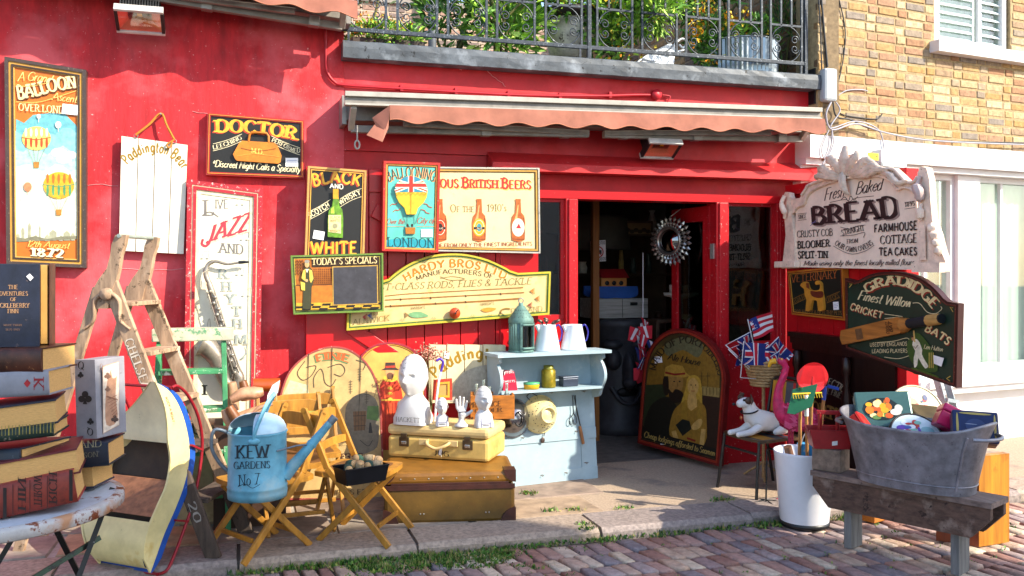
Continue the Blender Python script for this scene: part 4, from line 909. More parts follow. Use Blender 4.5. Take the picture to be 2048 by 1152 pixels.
for x, y in ((847, 410), (842, 422)): a.line([(x, y - 3), (x + 7, y - 1), (x + 10, y + 3), (x + 17, y + 5)], 1.6, '#a8402c', True)
for x, y in ((814, 428), (828, 428)): a.line([(x, y), (x, 448)], .7, '#4a5a4a')
a.line([(800, 418), (812, 448)], .7, '#4a5a4a'); a.line([(842, 418), (830, 448)], .7, '#4a5a4a'); a.line([(774, 453), (808, 453)], .8, '#c07a5a'); a.line([(833, 453), (868, 453)], .8, '#c07a5a'); a.build(t)
cx, cy, r = 822, 384, 32
sh = [(cx + r * cos(rad(q)), cy - r * sin(rad(q))) for q in range(0, 181, 12)]; lo = [(cx - 30, 395), (cx - 24, 406), (cx - 14, 416), (cx - 10, 429), (cx + 9, 429), (cx + 13, 416), (cx + 24, 406), (cx + 30, 395)]
o = relief(p, sh + lo, .02, '#d6a92a', t, 'balloon_relief')
a = Art(Pl(p.p(0, 0, .021))); a.poly(sh, '#2a7f9a')
def clipc(x, y):
    d = math.hypot(x - cx, y - cy); k = min(1, r / (d or 1)); return (cx + (x - cx) * k, min(cy, cy + (y - cy) * k))
for x0, y0 in ((cx - 40, cy - 34), (cx + 40, cy - 34), (cx - 40, cy - 2), (cx + 40, cy - 2)):
    a.line([clipc(cx, cy - 14), clipc(x0, y0)], 7, '#e6dcc0'); a.line([clipc(cx, cy - 14), clipc(x0, y0)], 2.6, '#c02a20')
a.poly([(cx - 6, cy), (cx - 6, cy - r), (cx + 6, cy - r), (cx + 6, cy)], '#e6dcc0'); a.poly([(cx - r, cy - 8), (cx - r * .85, cy - 19), (cx + r * .85, cy - 19), (cx + r, cy - 8)], '#e6dcc0'); a.poly([(cx - 4, cy), (cx - 4, cy - r), (cx + 4, cy - r), (cx + 4, cy)], '#c02a20'); a.poly([(cx - r, cy - 10), (cx - r * .9, cy - 17), (cx + r * .9, cy - 17), (cx + r, cy - 10)], '#c02a20')
a.line([(cx, cy), (cx, 428)], .8, '#8a6a1a')
for k in range(-3, 4): a.line([(cx + k * 9 - 4, cy + 1), (cx + k * 9, cy + 6), (cx + k * 9 + 4, cy + 1)], .8, '#a8841e', True)
a.build(o, 'painting'); relief(p, [(811, 468), (810, 455), (830, 455), (829, 468)], .014, '#a8681e', t, 'basket_relief', .003)
a = Art(Pl(p.p(0, 0, .015))); a.ell(815, 451, 2.5, 3.5, '#2a201a'); a.ell(824, 451, 2.5, 3.5, '#2a201a'); a.build(t, 'painting'); pricetag(p, 842, 459, 23, 15, t)
# -- specials blackboard sign
p = Pl(at(675, 565, -.235))
t = board('framed_sign', 'green framed specials sign with a waiter beside a blank blackboard', 'sign', p, [(587, 629), (767, 623), (766, 506), (581, 511)], .045, [(.012, '#5f7a2e', .01), (.008, '#2c3d1a', .004), (.005, '#a89a3a', .002)], '#33200f')
a = Art(p); a.poly([(592, 606), (588, 518), (622, 517), (624, 535), (663, 534), (665, 605)], '#a8601a')
for j in range(7):
    for i in range(9): a.ell(628 + i * 4.2, 539 + j * 4.4, 1.4, 1.8, '#7a3f10', n=8)
for j in range(5):
    for i in range(3): a.ell(594 + i * 5, 522 + j * 6, 1.8, 2.4, '#6a340e', n=8)
a.poly([(592, 606), (591, 572), (664, 570), (665, 605)], '#b56a1e'); a.line([(591, 571), (664, 569)], 2, '#5a2e0e')
a.poly([(592, 620), (592, 606), (758, 603), (759, 615)], '#c99a2a')
for j in range(3):
    for i in range(10):
        if (i + j) % 2: x = 594 + i * 17 - j * 3; a.poly([(x, 608 + j * 4.5 - i * .35), (x + 17, 607.6 + j * 4.5 - i * .35), (x + 15, 612 + j * 4.5 - i * .35), (x - 2, 612.4 + j * 4.5 - i * .35)], '#1a1612')
a.poly([(665, 611), (664, 533), (755, 530), (756, 608)], '#b08a3a'); a.poly([(667, 609), (666, 535), (753, 532), (754, 606)], mk=mat('#3b3a40', .8, var=.25, scale=12, stain=('#55545a', .38, 8)), c=''); a.text("TODAY'S SPECIALS", 624, 530, 753, 526, 13, '#dfc68c', 'serif'); a.build(t)
o = relief(p, [(605, 617), (607, 570), (603, 556), (606, 541), (610, 535), (609, 525), (614, 520), (619, 525), (619, 534), (625, 541), (628, 558), (623, 575), (622, 616), (614, 619)], .016, '#3b3a22', t, 'waiter_relief', .004)
a = Art(Pl(p.p(0, 0, .017))); a.ell(614, 528, 4.6, 7, '#d0a06a'); a.ell(614, 523, 5, 3.5, '#8a8478'); a.poly([(603, 556), (606, 541), (611, 538), (611, 558), (609, 562)], '#d8b04a'); a.poly([(618, 538), (624, 541), (627, 557), (622, 566), (619, 560)], '#d8b04a'); a.poly([(610, 566), (601, 563), (603, 580), (610, 581)], '#dcc04a'); a.poly([(611, 538), (614, 546), (618, 538)], '#e0d6b8'); a.ell(613, 561, 3, 3, '#d0a06a'); a.build(o, 'painting'); pricetag(p, 629, 596, 22, 15, t, -3)
# -- fishing tackle sign
p = Pl(at(900, 590, -.165))
ol = [(693, 661), (1098, 629), (1101, 543), (1036, 546), (1020, 541)] + s2([(1012, 536), (975, 519), (935, 509), (900, 507), (862, 511), (825, 524), (797, 541), (776, 558)], 3) + [(760, 563), (697, 566)]
t = board('shaped_sign', 'long yellow fishing tackle sign with an arched top and green edge', 'sign', p, ol, .04, [(.014, '#b3a42e', .01), (.01, '#3f5a2a', .005), (.006, '#c9b85a', .002)], mat('#d0b47c', .55, var=.16, scale=5, stain=('#bd964e', .42, 6)))
a = Art(p); a.ptext('HARDY BROS LTD', [(812, 563), (840, 548), (875, 537), (905, 534), (945, 537), (980, 546), (1010, 558)], 15, '#b06e14', 'bsans', '#ecd9a0', (1.3, 1)); a.ptext('MANUFACTURERS OF', [(834, 561), (870, 550), (910, 547), (950, 550), (985, 557)], 9, '#5a4a26', 'hand')
a.text('1ST=CLASS RODS, FLIES & TACKLE', 752, 581, 1062, 568, 13, '#7a6a34', dict(thick=.1, thin=.04, slant=.2)); a.line([(880, 557), (905, 553), (930, 558), (900, 560), (880, 553)], 1, '#7a6a34', True)
for q, w_ in (([(770, 592), (810, 588), (1046, 575)], 1.6), ([(770, 600), (1048, 585)], 2), ([(770, 613), (970, 602), (1040, 597)], 3)): a.line(q, w_, '#8a5a1c')
for x, y in ((800, 599), (860, 596), (930, 592), (1000, 588), (780, 612), (870, 607), (930, 604)): a.line([(x, y - 2), (x + 2, y + 2)], 2.4, '#4a2a10')
a.text('ALNWICK', 706, 650, 778, 641, 11, '#7a6a34', 'light'); a.text('ENGLAND', 1022, 628, 1084, 623, 11, '#7a6a34', 'light'); a.text("HARDY'S", 822, 619, 850, 617, 5, '#5a4a26', 'hand'); a.text("HARDY'S", 961, 611, 988, 609, 5, '#5a4a26', 'hand')
a.poly(s2([(816, 629), (826, 624), (842, 624), (857, 632), (842, 635), (826, 635)], 4, True), '#6f9a6a'); a.poly([(818, 630), (809, 624), (810, 636)], '#8a6a3a'); a.poly(s2([(962, 619), (975, 615), (992, 617), (984, 622), (970, 624)], 4, True), '#c8862a'); a.line([(1000, 628), (1003, 620), (1012, 617), (1020, 618)], 3, '#8a6a2a', True)
for x, y, c in ((725, 634, '#b03a3a'), (1060, 582, '#b5702a'), (1070, 597, '#a8641e'), (1055, 610, '#8a3a2a'), (735, 631, '#4a5a9a')):
    for k in range(5): a.line([(x, y), (x + 9, y - 6 + 3 * k)], 1.2, c)
for x, y in ((800, 641), (862, 638), (940, 633), (975, 631), (740, 630)): a.text('Fly', x, y, x + 9, y, 4, '#9a844a', 'script')
a.build(t)
mb = MB(); Mx = TM(p.at(908, 626, 0), RX(90)); mb.lathe([(0, .05), (.008, .05), (.01, .04), (.036, .04), (.04, .03), (.036, .022), (.018, .02), (.018, .0)], mat('#b5431c', .35, var=.2), Mx, 20); mb.lathe([(0, .052), (.007, .052), (.007, .04)], BLACKM, Mx, 10); mb.tube([p.at(908, 626, .045), p.at(911, 621, .055), p.at(913, 619, .062)], .004, BLACKM, 6); mb.build('reel', t)
# -- round topped board FINE
g = gnd(655, 1003); p = Pl(g, 0, 7)
rr = [(553, 1000), (555, 820)] + s2([(557, 800), (575, 748), (606, 714), (640, 697), (668, 692), (700, 699), (731, 722), (752, 757), (762, 800)], 4) + [(766, 900), (768, 1000)]
t = board('arched_board', 'weathered yellow arched inn board with cracked planks behind the folding chairs', 'sign', p, rr, .03, [(.012, mat('#8f3a34', .6, fleck=('#d0a890', .36, 40)), .004)], mat('#bc9c64', .65, var=.24, scale=5, stain=('#cfae74', .42, 4), fleck=('#6a4a24', .33, 30)))
a = Art(p); a.poly([(566, 840), (568, 790), (600, 800), (640, 806), (640, 850)], '#a3a04a'); a.poly([(566, 790), (580, 760), (615, 770), (620, 800)], '#b8b48c')
a.poly(s2([(690, 830), (700, 800), (722, 787), (745, 792), (757, 815), (758, 870), (748, 900), (700, 905)], 3, True), '#6f6450'); a.poly([(735, 812), (757, 812), (757, 842), (733, 838)], '#4f6a32'); a.poly([(706, 823), (733, 822), (730, 860), (708, 862)], '#6a4c2a')
for x in (711, 717, 723, 729): a.line([(x, 823), (x, 861)], .8, '#4a341c')
a.line([(706, 832), (732, 831)], 1.6, '#3f2c18'); a.line([(707, 852), (731, 851)], 1.6, '#3f2c18'); a.poly([(737, 866), (739, 845), (742, 845), (745, 866)], '#2a241c')
a.ptext('FINE', [(633, 724), (655, 719), (678, 720), (697, 725)], 15, '#b5541c', 'bold', '#5a7a4a', (-2, 2))
for q in ([(610, 722), (595, 745), (605, 760), (622, 752), (632, 732), (612, 735)], [(628, 775), (628, 755), (640, 738), (646, 745), (650, 765), (662, 772), (672, 758)], [(655, 735), (680, 728), (690, 740), (682, 752), (668, 748)], [(712, 720), (730, 727), (726, 740)], [(720, 880), (736, 892), (745, 880)]): a.line(q, 1.4, '#3c3426', True)
for x, y in ((701, 760), (719, 735), (733, 780)):
    a.line([(x, y), (x, y + 28)], 1, '#4a3f2e')
    for k in range(5): a.line([(x - 4, y + 4 + 5 * k), (x + 4, y + 3 + 5 * k)], .9, '#4a3f2e')
for x, y0, y1 in ((617, 708, 830), (664, 696, 840), (721, 712, 830)): a.line([(x, y0), (x - 2 + R.random(), (y0 + y1) / 2), (x - 4, y1)], [1.8, 1.2, .6], '#2c2014')
a.text('SPIRITS ETC', 650, 990, 745, 988, 10, '#5a4424', 'serif'); a.text('& WINES', 634, 893, 700, 890, 9, '#5a4424', 'light'); a.poly([(682, 925), (682, 907), (725, 906), (725, 924)], '#4a241a'); a.text('BEERS', 684, 922, 724, 921, 12, '#c0a068', 'bsans'); a.build(t, 'painting')
# -- yeoman board
g = gnd(780, 975); p = Pl((g.x, -.2, 0), 0, 5)
rr = [(706, 980), (706, 760)] + s2([(708, 735), (725, 707), (748, 690), (775, 684), (805, 688), (832, 704), (850, 735)], 4) + [(852, 760), (852, 980)]
t = board('arched_board', 'yellow arched board with a bearded man in red uniform behind the white bust', 'sign', p, rr, .03, [(.014, '#8f1c2a', .008), (.008, '#c9902a', .004), (.004, '#4a2a12', .002)], mat('#c79a48', .55, var=.2, scale=6, stain=('#c3b45a', .38, 7)))
a = Art(p); a.ell(826, 745, 12, 26, '#8f9a3a'); a.ell(812, 735, 9, 12, '#a5a040')
a.poly([(757, 900), (760, 800), (760, 770), (768, 758), (793, 758), (802, 775), (806, 800), (815, 900)], '#b3321c'); a.poly([(768, 770), (790, 770), (788, 830), (770, 830)], '#c8461e'); a.ell(780, 757, 15, 7, '#d9a93a'); a.ell(780, 744, 9, 13, '#c98f5c'); a.ell(780, 752, 7, 7, '#6a4630'); a.poly([(762, 740), (770, 736), (771, 725), (790, 725), (791, 735), (799, 740)], '#3a2a24'); a.poly([(771, 732), (790, 731), (790, 735), (771, 736)], '#b3321c')
for k in range(3): a.ell(780, 776 + 11 * k, 5, 3, '#d9a93a')
for k in range(6): a.line([(764 + 7 * k, 805), (762 + 8 * k, 900)], 1, '#7a1c12')
a.line([(760, 800), (804, 800)], 3, '#d9a93a'); a.build(t, 'painting')
# -- second plank board behind the shelf
p = Pl(at(940, 740, -.15), 0, 0)
t = thing('plank_board', 'cream plank board with sloping yellow lettering behind the blue shelf', 'sign', p.at(930, 800))
mb = MB(); E = [857, 893, 929, 966, 1012]
for x0, x1 in zip(E, E[1:]): mb.prism([p.at(*q) for q in ((x0 + .8, 806), (x1 - .8, 806), (x1 - .8, 690), (x0 + .8, 689))], p.n * -.02, mat('#d3c39c', .6, var=.14, scale=8))
mb.build('panel', t, bev=.002); a = Art(p); a.ptext('Paddington', [(872, 757), (893, 738), (920, 724), (955, 716), (1008, 722)], 22, '#95700f', 'bsans'); a.poly(s2([(900, 800), (912, 762), (940, 738), (985, 728), (1010, 730)], 4) + [(1010, 804), (900, 804)], '#a8a08e'); a.build(t)
mb = MB(); mb.prism([p.at(*q, .006) for q in ((889, 702), (899, 704), (898, 718), (887, 716))], (0, -.001, 0), mat('#e8e0cc', .8)); mb.tube([p.at(894, 703, .006), p.at(895, 686, .002)], .0015, MET, 4); mb.build('swing_tag', t)
# =====================================================================  RED SIDE PANEL AND ITS SIGNS, DOORWAY
XP = 4.24
pp_ = Pl((XP, 0, 0), -90)                                     # faces the doorway (-X); u grows towards the street
ue = pp_.uv(1818, 800)[0]; zp = pp_.uv(1815, 335)[1]
t = thing('side_screen', 'red boarded screen jutting out from the shop beside the white house', 'screen', pp_.p(ue / 2, 0))
mb = MB(); u = .06
while u < ue - .1:
    mb.prism([pp_.p(a, b) for a, b in ((u + .002, .01), (min(u + .148, ue - .1), .01), (min(u + .148, ue - .1), zp - .08), (u + .002, zp - .08))], (.03, 0, 0), REDP); u += .15
mb.build('panel', t, bev=.002)
mb = MB(); mb.box(pp_.p(ue - .05, zp / 2) + V((.03, 0, 0)), (.1, .1, zp), REDP); mb.build('post', t, bev=.004)
mb = MB(); mb.box(pp_.p(ue / 2 + .03, zp - .04) + V((.03, 0, .0)), (.11, ue - .08, .08), REDP); mb.build('top_rail', t, bev=.004)
# -- veterinary sign
p = Pl((XP - .05, 0, 0), -90)
t = board('framed_sign', 'small dark green veterinary sign in an orange frame with a standing dog', 'sign', p, [(1585, 629), (1691, 641), (1686, 532), (1576, 543)], .045, [(.014, '#b86a1c', .006), (.006, '#7a2a14', .01), (.005, '#c88a2a', .004)], '#12180f')
a = Art(p); a.text('VETERINARY', 1583, 565, 1674, 556, (15, 17), '#b5602a', 'light')
a.ptext('REGULAR', [(1586, 608), (1600, 602), (1613, 595)], 8, '#9a6a2a', 'light'); a.ptext('CHECKS', [(1654, 604), (1667, 599), (1679, 594)], 8, '#9a6a2a', 'light')
for d in (2, -10): a.line([(1586, 608 + d), (1613, 595 + d)], .8, '#9a6a2a'); a.line([(1654, 604 + d), (1680, 593 + d)], .8, '#9a6a2a')
a.text('FOR HAPPY & HEALTHY PETS', 1590, 627, 1684, 630, 8, '#a8743a', 'light'); a.build(t)
o = relief(p, s2([(1604, 571), (1610, 564), (1618, 565), (1622, 578), (1632, 581), (1641, 580), (1644, 575), (1643, 568), (1636, 570), (1634, 564), (1640, 561), (1646, 567), (1647, 580), (1649, 592), (1651, 606), (1651, 620), (1640, 621), (1638, 602), (1628, 602), (1625, 620), (1615, 621), (1617, 600), (1613, 590), (1612, 578)], 2, True), .018, '#c8862a', t, 'dog_relief', .004)
a = Art(Pl(p.p(0, 0, .0185), -90)); a.poly(s2([(1621, 582), (1632, 583), (1646, 583), (1646, 594), (1636, 596), (1624, 592)], 2, True), '#6a2a14'); a.poly([(1612, 566), (1618, 566), (1619, 578), (1613, 575)], '#7a3a1a'); a.build(o, 'painting'); pricetag(p, 1667, 604, 11, 16, t, -4)
# -- BREAD sign with carved frame
BR = mat('#f2dac4', .75, var=.1, scale=8, bump=.12, fleck=('#8a6c5c', .3, 40)); BRD = mat('#ecd0ba', .75, var=.2, scale=14, bump=.3, fleck=('#6a4a3c', .345, 34))
p = Pl((XP - .07, 0, 0), -90)
arch = s2([(1592, 425), (1597, 417), (1606, 414), (1612, 409), (1618, 393), (1632, 381), (1655, 371), (1690, 361), (1730, 355), (1765, 356), (1785, 366), (1798, 382), (1808, 378), (1822, 380), (1832, 387)], 3)
t = thing('bread_sign', 'pale pink carved bakery sign with black BREAD lettering on the red screen', 'sign', p.at(1720, 540))
mb = MB(); mb.prism([p.at(*q) for q in [(1588, 534), (1844, 540)] + arch[::-1]], p.n * -.03, BR); mb.build('panel', t)
mb = MB(); q2 = [(1573, 388), (1580, 386), (1586, 398), (1602, 396), (1608, 388), (1616, 376), (1622, 368), (1650, 358), (1680, 350), (1720, 342), (1760, 337), (1790, 336), (1806, 350), (1818, 362), (1832, 362), (1840, 352)]
mb.prism([p.at(*q, .012) for q in q2 + [(1838, 390)] + arch[::-1] + [(1580, 430)]], p.n * -.04, BRD)
mb.tube([p.at(q[0], q[1] - 3, .016) for q in arch], .01, BRD, 8); mb.tube([p.at(q[0], q[1] + 2, .02) for q in s2(q2[4:], 3)], .012, BRD, 8)
mb.build('arched_frame', t, bev=.006)
for pts, nm in (([(1567, 537), (1570, 515), (1575, 470), (1572, 430), (1570, 392), (1574, 384), (1582, 386), (1586, 430), (1592, 480), (1594, 536)], 'pilaster'), ([(1842, 544), (1842, 470), (1840, 400), (1839, 345), (1847, 333), (1857, 336), (1863, 360), (1865, 400), (1869, 440), (1879, 470), (1888, 505), (1895, 522), (1895, 543)], 'pilaster')):
    mb = MB(); mb.prism([p.at(*q, .017) for q in pts], p.n * -.047, BRD); x0 = sum(q[0] for q in pts) / len(pts)
    L = pts[0][0] < 1700
    if L: mb.tube(spline([p.at(1578, 392, .04), p.at(1576, 408, .06), p.at(1580, 425, .05), p.at(1577, 436, .035)], 4), [.018] * 5 + [.024] * 4 + [.014] * 4, BRD, 8); mb.box(p.at(1580, 529, .03), (.05, .28, .05), BRD)
    else:
        mb.tube(spline([p.at(1849, 352, .035), p.at(1847, 372, .05), p.at(1852, 388, .05), p.at(1847, 402, .035)], 4), [.012] * 4 + [.035] * 4 + [.03] * 3 + [.015] * 2, mat('#c9b0a8', .6, var=.2), 8); mb.tube(spline([p.at(1850, 408, .03), p.at(1851, 425, .045), p.at(1849, 440, .03)], 4), [.012] * 3 + [.028] * 4 + [.012] * 2, BRD, 8)
        mb.box(p.at(1866, 535, .035), (.05, .24, .06), BRD); mb.prism([p.at(*q, .036) for q in ((1847, 520), (1860, 520), (1859, 450), (1848, 450))], p.n * -.006, BRD)
        for y in (455, 470, 486, 502): mb.blob(p.at(1868 + (y - 440) * .3, y, .035), (.03, .03, .03), BRD, n=5, k=8, wob=.3)
    mb.build(nm, t, bev=.006)
# carved leaf crest
mb = MB()
def leaf(pts, w0, k=.5):
    c = [p.at(x, y, .03 + .03 * sin(pi * i / (len(pts) - 1))) for i, (x, y) in enumerate(pts)]; c = spline(c, 5); n = len(c)
    rows = []
    for i, q in enumerate(c):
        d = (c[min(i + 1, n - 1)] - c[max(i - 1, 0)]).normalized(); s_ = d.cross(p.n); f = i / (n - 1); ww = w0 * .62 * (sin(pi * (f * .8 + .12)) ** .7) * (1 + .2 * sin(i * 2.4))
        rows.append([q - s_ * ww - p.n * .02, q - s_ * ww * .5 + p.n * .012, q, q + s_ * ww * .5 + p.n * .012, q + s_ * ww - p.n * .02])
    mb.grid(rows, BRD)
for q, w_ in (([(1696, 352), (1697, 330), (1699, 310), (1697, 292)], .07), ([(1700, 350), (1712, 328), (1722, 310), (1718, 305)], .06), ([(1692, 350), (1680, 328), (1668, 318), (1664, 328)], .06), ([(1706, 352), (1725, 338), (1740, 322), (1752, 328)], .06), ([(1688, 354), (1668, 346), (1652, 336), (1646, 348)], .055), ([(1712, 352), (1735, 345), (1755, 332), (1764, 338)], .05), ([(1690, 358), (1670, 355), (1645, 352), (1640, 360)], .04), ([(1715, 354), (1740, 350), (1765, 340), (1785, 340)], .04),
              ([(1690, 345), (1694, 365), (1700, 380), (1702, 390)], .03), ([(1694, 340), (1698, 355), (1700, 372), (1700, 388)], .02), ([(1770, 345), (1790, 350), (1806, 366), (1822, 362)], .03)): leaf(q, w_)
mb.prism([p.at(*q, .01) for q in ((1648, 360), (1660, 342), (1680, 328), (1695, 308), (1704, 310), (1716, 326), (1745, 338), (1760, 346))], p.n * -.03, BRD)
mb.build('crest', t, bev=0)
a = Art(p); K = '#2a2020'
a.text('Fresh', 1648, 402, 1688, 393, 24, K, 'script'); a.text('Baked', 1711, 389, 1763, 380, 24, K, 'script')
a.line([(1660, 405), (1690, 399), (1700, 403), (1712, 396), (1748, 392)], 1, K, True); a.line([(1682, 400), (1690, 394), (1697, 402), (1702, 392), (1708, 400), (1716, 393)], 1.2, K, True)
a.ptext('BREAD', [(1624, 449), (1668, 446), (1710, 442), (1750, 439), (1797, 433)], (34, 42), K, 'bold', '#a08a80', (4, 2.5))
a.text('SINCE', 1597, 438, 1613, 436, 7.5, K); a.text('1895', 1811, 414, 1830, 411, 8.5, K)
for y in (428, 441): a.line([(1596, y), (1614, y - 2)], .8, K); a.line([(1810, y - 23), (1831, y - 26)], .8, K)
a.text('CRUSTY COB', 1595, 475, 1666, 471, (13, 14), K, dict(thick=.13, thin=.06, sp=.1)); a.text('BLOOMER', 1596, 497, 1660, 493, 14, K, 'slab'); a.text('SPLIT-TIN', 1597, 517, 1656, 516, 14, K, 'slab')
a.ptext('STRAIGHT', [(1686, 471), (1708, 465), (1730, 461)], 11, K, 'serif'); a.text('FROM', 1695, 487, 1717, 485, 8, K); a.ptext('OUR OWN OVENS', [(1670, 489), (1690, 500), (1708, 504), (1730, 499), (1748, 488)], 10, K, 'serif')
a.line([(1682, 454), (1700, 458), (1716, 452), (1732, 450)], 1, K, True); a.line([(1682, 472), (1708, 470), (1730, 465), (1728, 475)], 1, K, True); a.line([(1668, 492), (1690, 504), (1708, 508), (1732, 502), (1750, 490)], .9, K, True)
a.text('FARMHOUSE', 1750, 465, 1835, 459, (15, 17), K, 'bsans'); a.text('COTTAGE', 1762, 488, 1835, 485, (16, 18), K, 'serif'); a.text('TEA CAKES', 1760, 511, 1835, 510, 15, K, 'bsans')
a.text('Made using only the finest locally milled flours', 1608, 531, 1829, 530, (9, 12), K, 'script'); a.line([(1622, 452), (1634, 440)], 1, '#7a70a0'); a.line([(1623, 446), (1634, 444)], 1, '#7a70a0'); a.build(t)
# -- cricket bat sign
p = Pl((XP - .11, 0, 0), -90)
ol = [(1693, 698), (1915, 776), (1919, 607), (1897, 603)] + s2([(1889, 597), (1868, 574), (1840, 555), (1808, 545), (1775, 543), (1745, 548), (1722, 559)], 3) + [(1712, 562), (1692, 556)]
t = board('shaped_sign', 'dark green arched cricket sign carrying a wooden bat on the red screen', 'sign', p, ol, .035, [(.014, mat('#3a1614', .45, var=.2), .008), (.008, '#5a2418', .014), (.005, '#16281a', .003)], mat('#183022', .5, var=.25, scale=6))
a = Art(p); a.ptext('GRADIDGE', [(1734, 586), (1756, 575), (1780, 570), (1805, 571), (1830, 583), (1850, 600), (1865, 617)], (17, 20), '#d9c48e', 'bold', '#8a2a1c', (2, 3))
a.ptext('Finest Willow', [(1715, 599), (1750, 605), (1785, 611), (1822, 614)], 19, '#d9c89a', 'bscript'); a.line([(1826, 606), (1840, 607), (1855, 624), (1872, 627), (1884, 618), (1882, 613)], 1.4, '#d9c89a', True)
a.ptext('CRICKET', [(1700, 618), (1725, 627), (1764, 637)], 13, '#d9c48e', 'bsans', '#8a2a1c', (1.5, 2)); a.line([(1770, 628), (1806, 633)], 1.2, '#d9c89a'); a.line([(1770, 637), (1800, 634)], 1.2, '#d9c89a')
a.ptext('BATS', [(1850, 661), (1875, 675), (1896, 690)], 15, '#d9c48e', 'bsans', '#8a2a1c', (1.5, 2)); a.text('USED BY ENGLANDS', 1741, 693, 1815, 691, 7.5, '#d9c89a', 'sans'); a.text('LEADING PLAYERS', 1745, 706, 1816, 705, 7.5, '#d9c89a', 'sans')
a.line([(1757, 685), (1790, 682), (1815, 676), (1822, 684)], 1.2, '#d9c89a', True); a.line([(1770, 714), (1800, 717), (1830, 707)], 1.2, '#d9c89a', True)
a.poly(s2([(1815, 690), (1835, 665), (1860, 690), (1872, 715), (1876, 742), (1850, 742), (1825, 725)], 4, True), '#34501a'); a.poly(s2([(1825, 735), (1850, 742), (1880, 755), (1830, 748)], 3, True), '#4c5e1c')
a.poly(s2([(1826, 690), (1829, 680), (1834, 678), (1840, 684), (1846, 700), (1845, 708), (1852, 722), (1858, 732), (1852, 737), (1844, 726), (1838, 716), (1836, 730), (1830, 735), (1829, 715), (1832, 702)], 2, True), '#dcd3bc'); a.ell(1828, 677, 3.5, 4.5, '#c08a60'); a.ell(1827, 673, 4, 2, '#3a2420'); a.line([(1831, 684), (1829, 661)], 3, '#c8a05a'); a.line([(1838, 690), (1832, 697), (1829, 692)], 2, '#8a7a60')
for x in (1860, 1864, 1868): a.line([(x, 705), (x, 736)], 1.2, '#d9b85a')
a.text('Len Hutton', 1849, 697, 1887, 703, 9, '#d9c89a', 'script')
for q in ([(1700, 568), (1706, 568), (1700, 575)], [(1908, 616), (1902, 614), (1908, 624)], [(1902, 762), (1895, 757), (1903, 752)]): a.line(q, 1.4, '#c8a84a')
a.build(t)
bm = wood('#a8692c', 'y', .4); mb = MB()
mb.prism([p.at(*q, .045) for q in ((1695, 689), (1690, 676), (1692, 661), (1805, 634), (1812, 637), (1820, 648), (1818, 655), (1811, 666))], p.n * -.043, bm); mb.tube([p.at(1816, 650, .03), p.at(1828, 647, .035)], [.05, .035], bm, 10); o = mb.build('bat_blade', t, bev=.01)
mb = MB(); mb.tube([p.at(1824, 648, .035), p.at(1866, 641, .035)], .033, mat('#17171c', .7), 10); mb.tube([p.at(1866, 641, .035), p.at(1886, 638, .035), p.at(1890, 637, .035)], [.036, .036, .03], wood('#b88a4a', 'y'), 10); mb.tube([p.at(1890, 637, .035), p.at(1893, 637, .035)], .03, BLACKM, 10); mb.build('bat_handle', t)
a = Art(Pl((XP - .11 - .046, 0, 0), -90)); a.text('CRICKET', 1779, 668, 1777, 645, 6, '#3a1c0c', 'bsans', up=(-1, -.2)); a.text('BAT', 1786, 664, 1784, 644, 7, '#3a1c0c', 'bsans', up=(-1, -.2)); a.poly([(1710, 659), (1723, 656), (1727, 677), (1714, 680)], '#6a4a2c'); a.build(o, 'stamp')
mb = MB(); mb.prism([p.at(*q, .02) for q in ((1872, 710), (1893, 716), (1888, 733), (1873, 727))], (.001, 0, 0), mat('#e6e2e0', .8)); mb.build('price_label', t)

# -- dark sideboard sign standing along the screen
p = Pl((XP - .04, 0, 0), -90, 0); DW = wood('#2a120c', 'z', .35, var=.35); DW2 = wood('#1e0d0a', 'z', .35)
t = thing('dark_wooden_sign', 'dark carved wooden sign board with faded gold lettering under the cricket sign', 'sign', p.at(1680, 900))
w0, w1 = p.uv(1588, 690)[0], p.uv(1790, 740)[0]; zt0 = p.uv(1660, 708)[1]
mb = MB(); mb.prism([p.p(u, v) for u, v in ((w0, .12), (w1, .12), (w1, zt0), (w0, zt0))], p.n * -.03, DW2); mb.build('panel', t)
mb = MB()
for k, (h0, h1, o) in enumerate(((.0, .05, .015), (.05, .1, .03), (.1, .14, .045))): mb.prism([p.p(u, zt0 + v, o) for u, v in ((w0 - o * .4, h0), (w1 + o * .4, h0), (w1 + o * .4, h1 - .002), (w0 - o * .4, h1 - .002))], p.n * -(o + .03), DW)
mb.build('cornice', t, bev=.006)
for px in (1700, 1600):
    uu = p.uv(px, 760)[0]; mb = MB(); zz = zt0 - .002
    mb.lathe([(0, 0), (.03, 0), (.03, .03), (.018, .05), (.032, .1), (.038, .2), (.02, .3), (.026, .33), (.02, .36), (.034, .4), (.03, .5), (.022, zz * .55)], DW, Matrix.Translation(p.p(uu, zz * .45, .03)), 14); mb.build('column', t)
a = Art(p, .003); G2 = '#9a7a4a'; a.ptext('SELECTION', [(1635, 762), (1665, 772), (1694, 790)], 13, '#a89880', 'serif'); a.ptext('THE FINEST', [(1642, 785), (1665, 790), (1690, 802)], 11, '#8a7a62', 'serif'); a.text('PORTS', 1612, 822, 1680, 845, 26, '#8a6a34', 'bold'); a.ptext('AND', [(1618, 868), (1660, 880)], 9, '#7a6a50', 'serif')
a.line(s2([(1610, 760), (1650, 765), (1700, 790), (1718, 800), (1705, 812)], 4), 1.4, '#6a5436'); a.build(t)
mb = MB(); mb.prism([p.p(u, v, .05) for u, v in ((w0, .0), (w1, .0), (w1, .12), (w0, .12))], p.n * -.08, DW); mb.build('base', t, bev=.005)
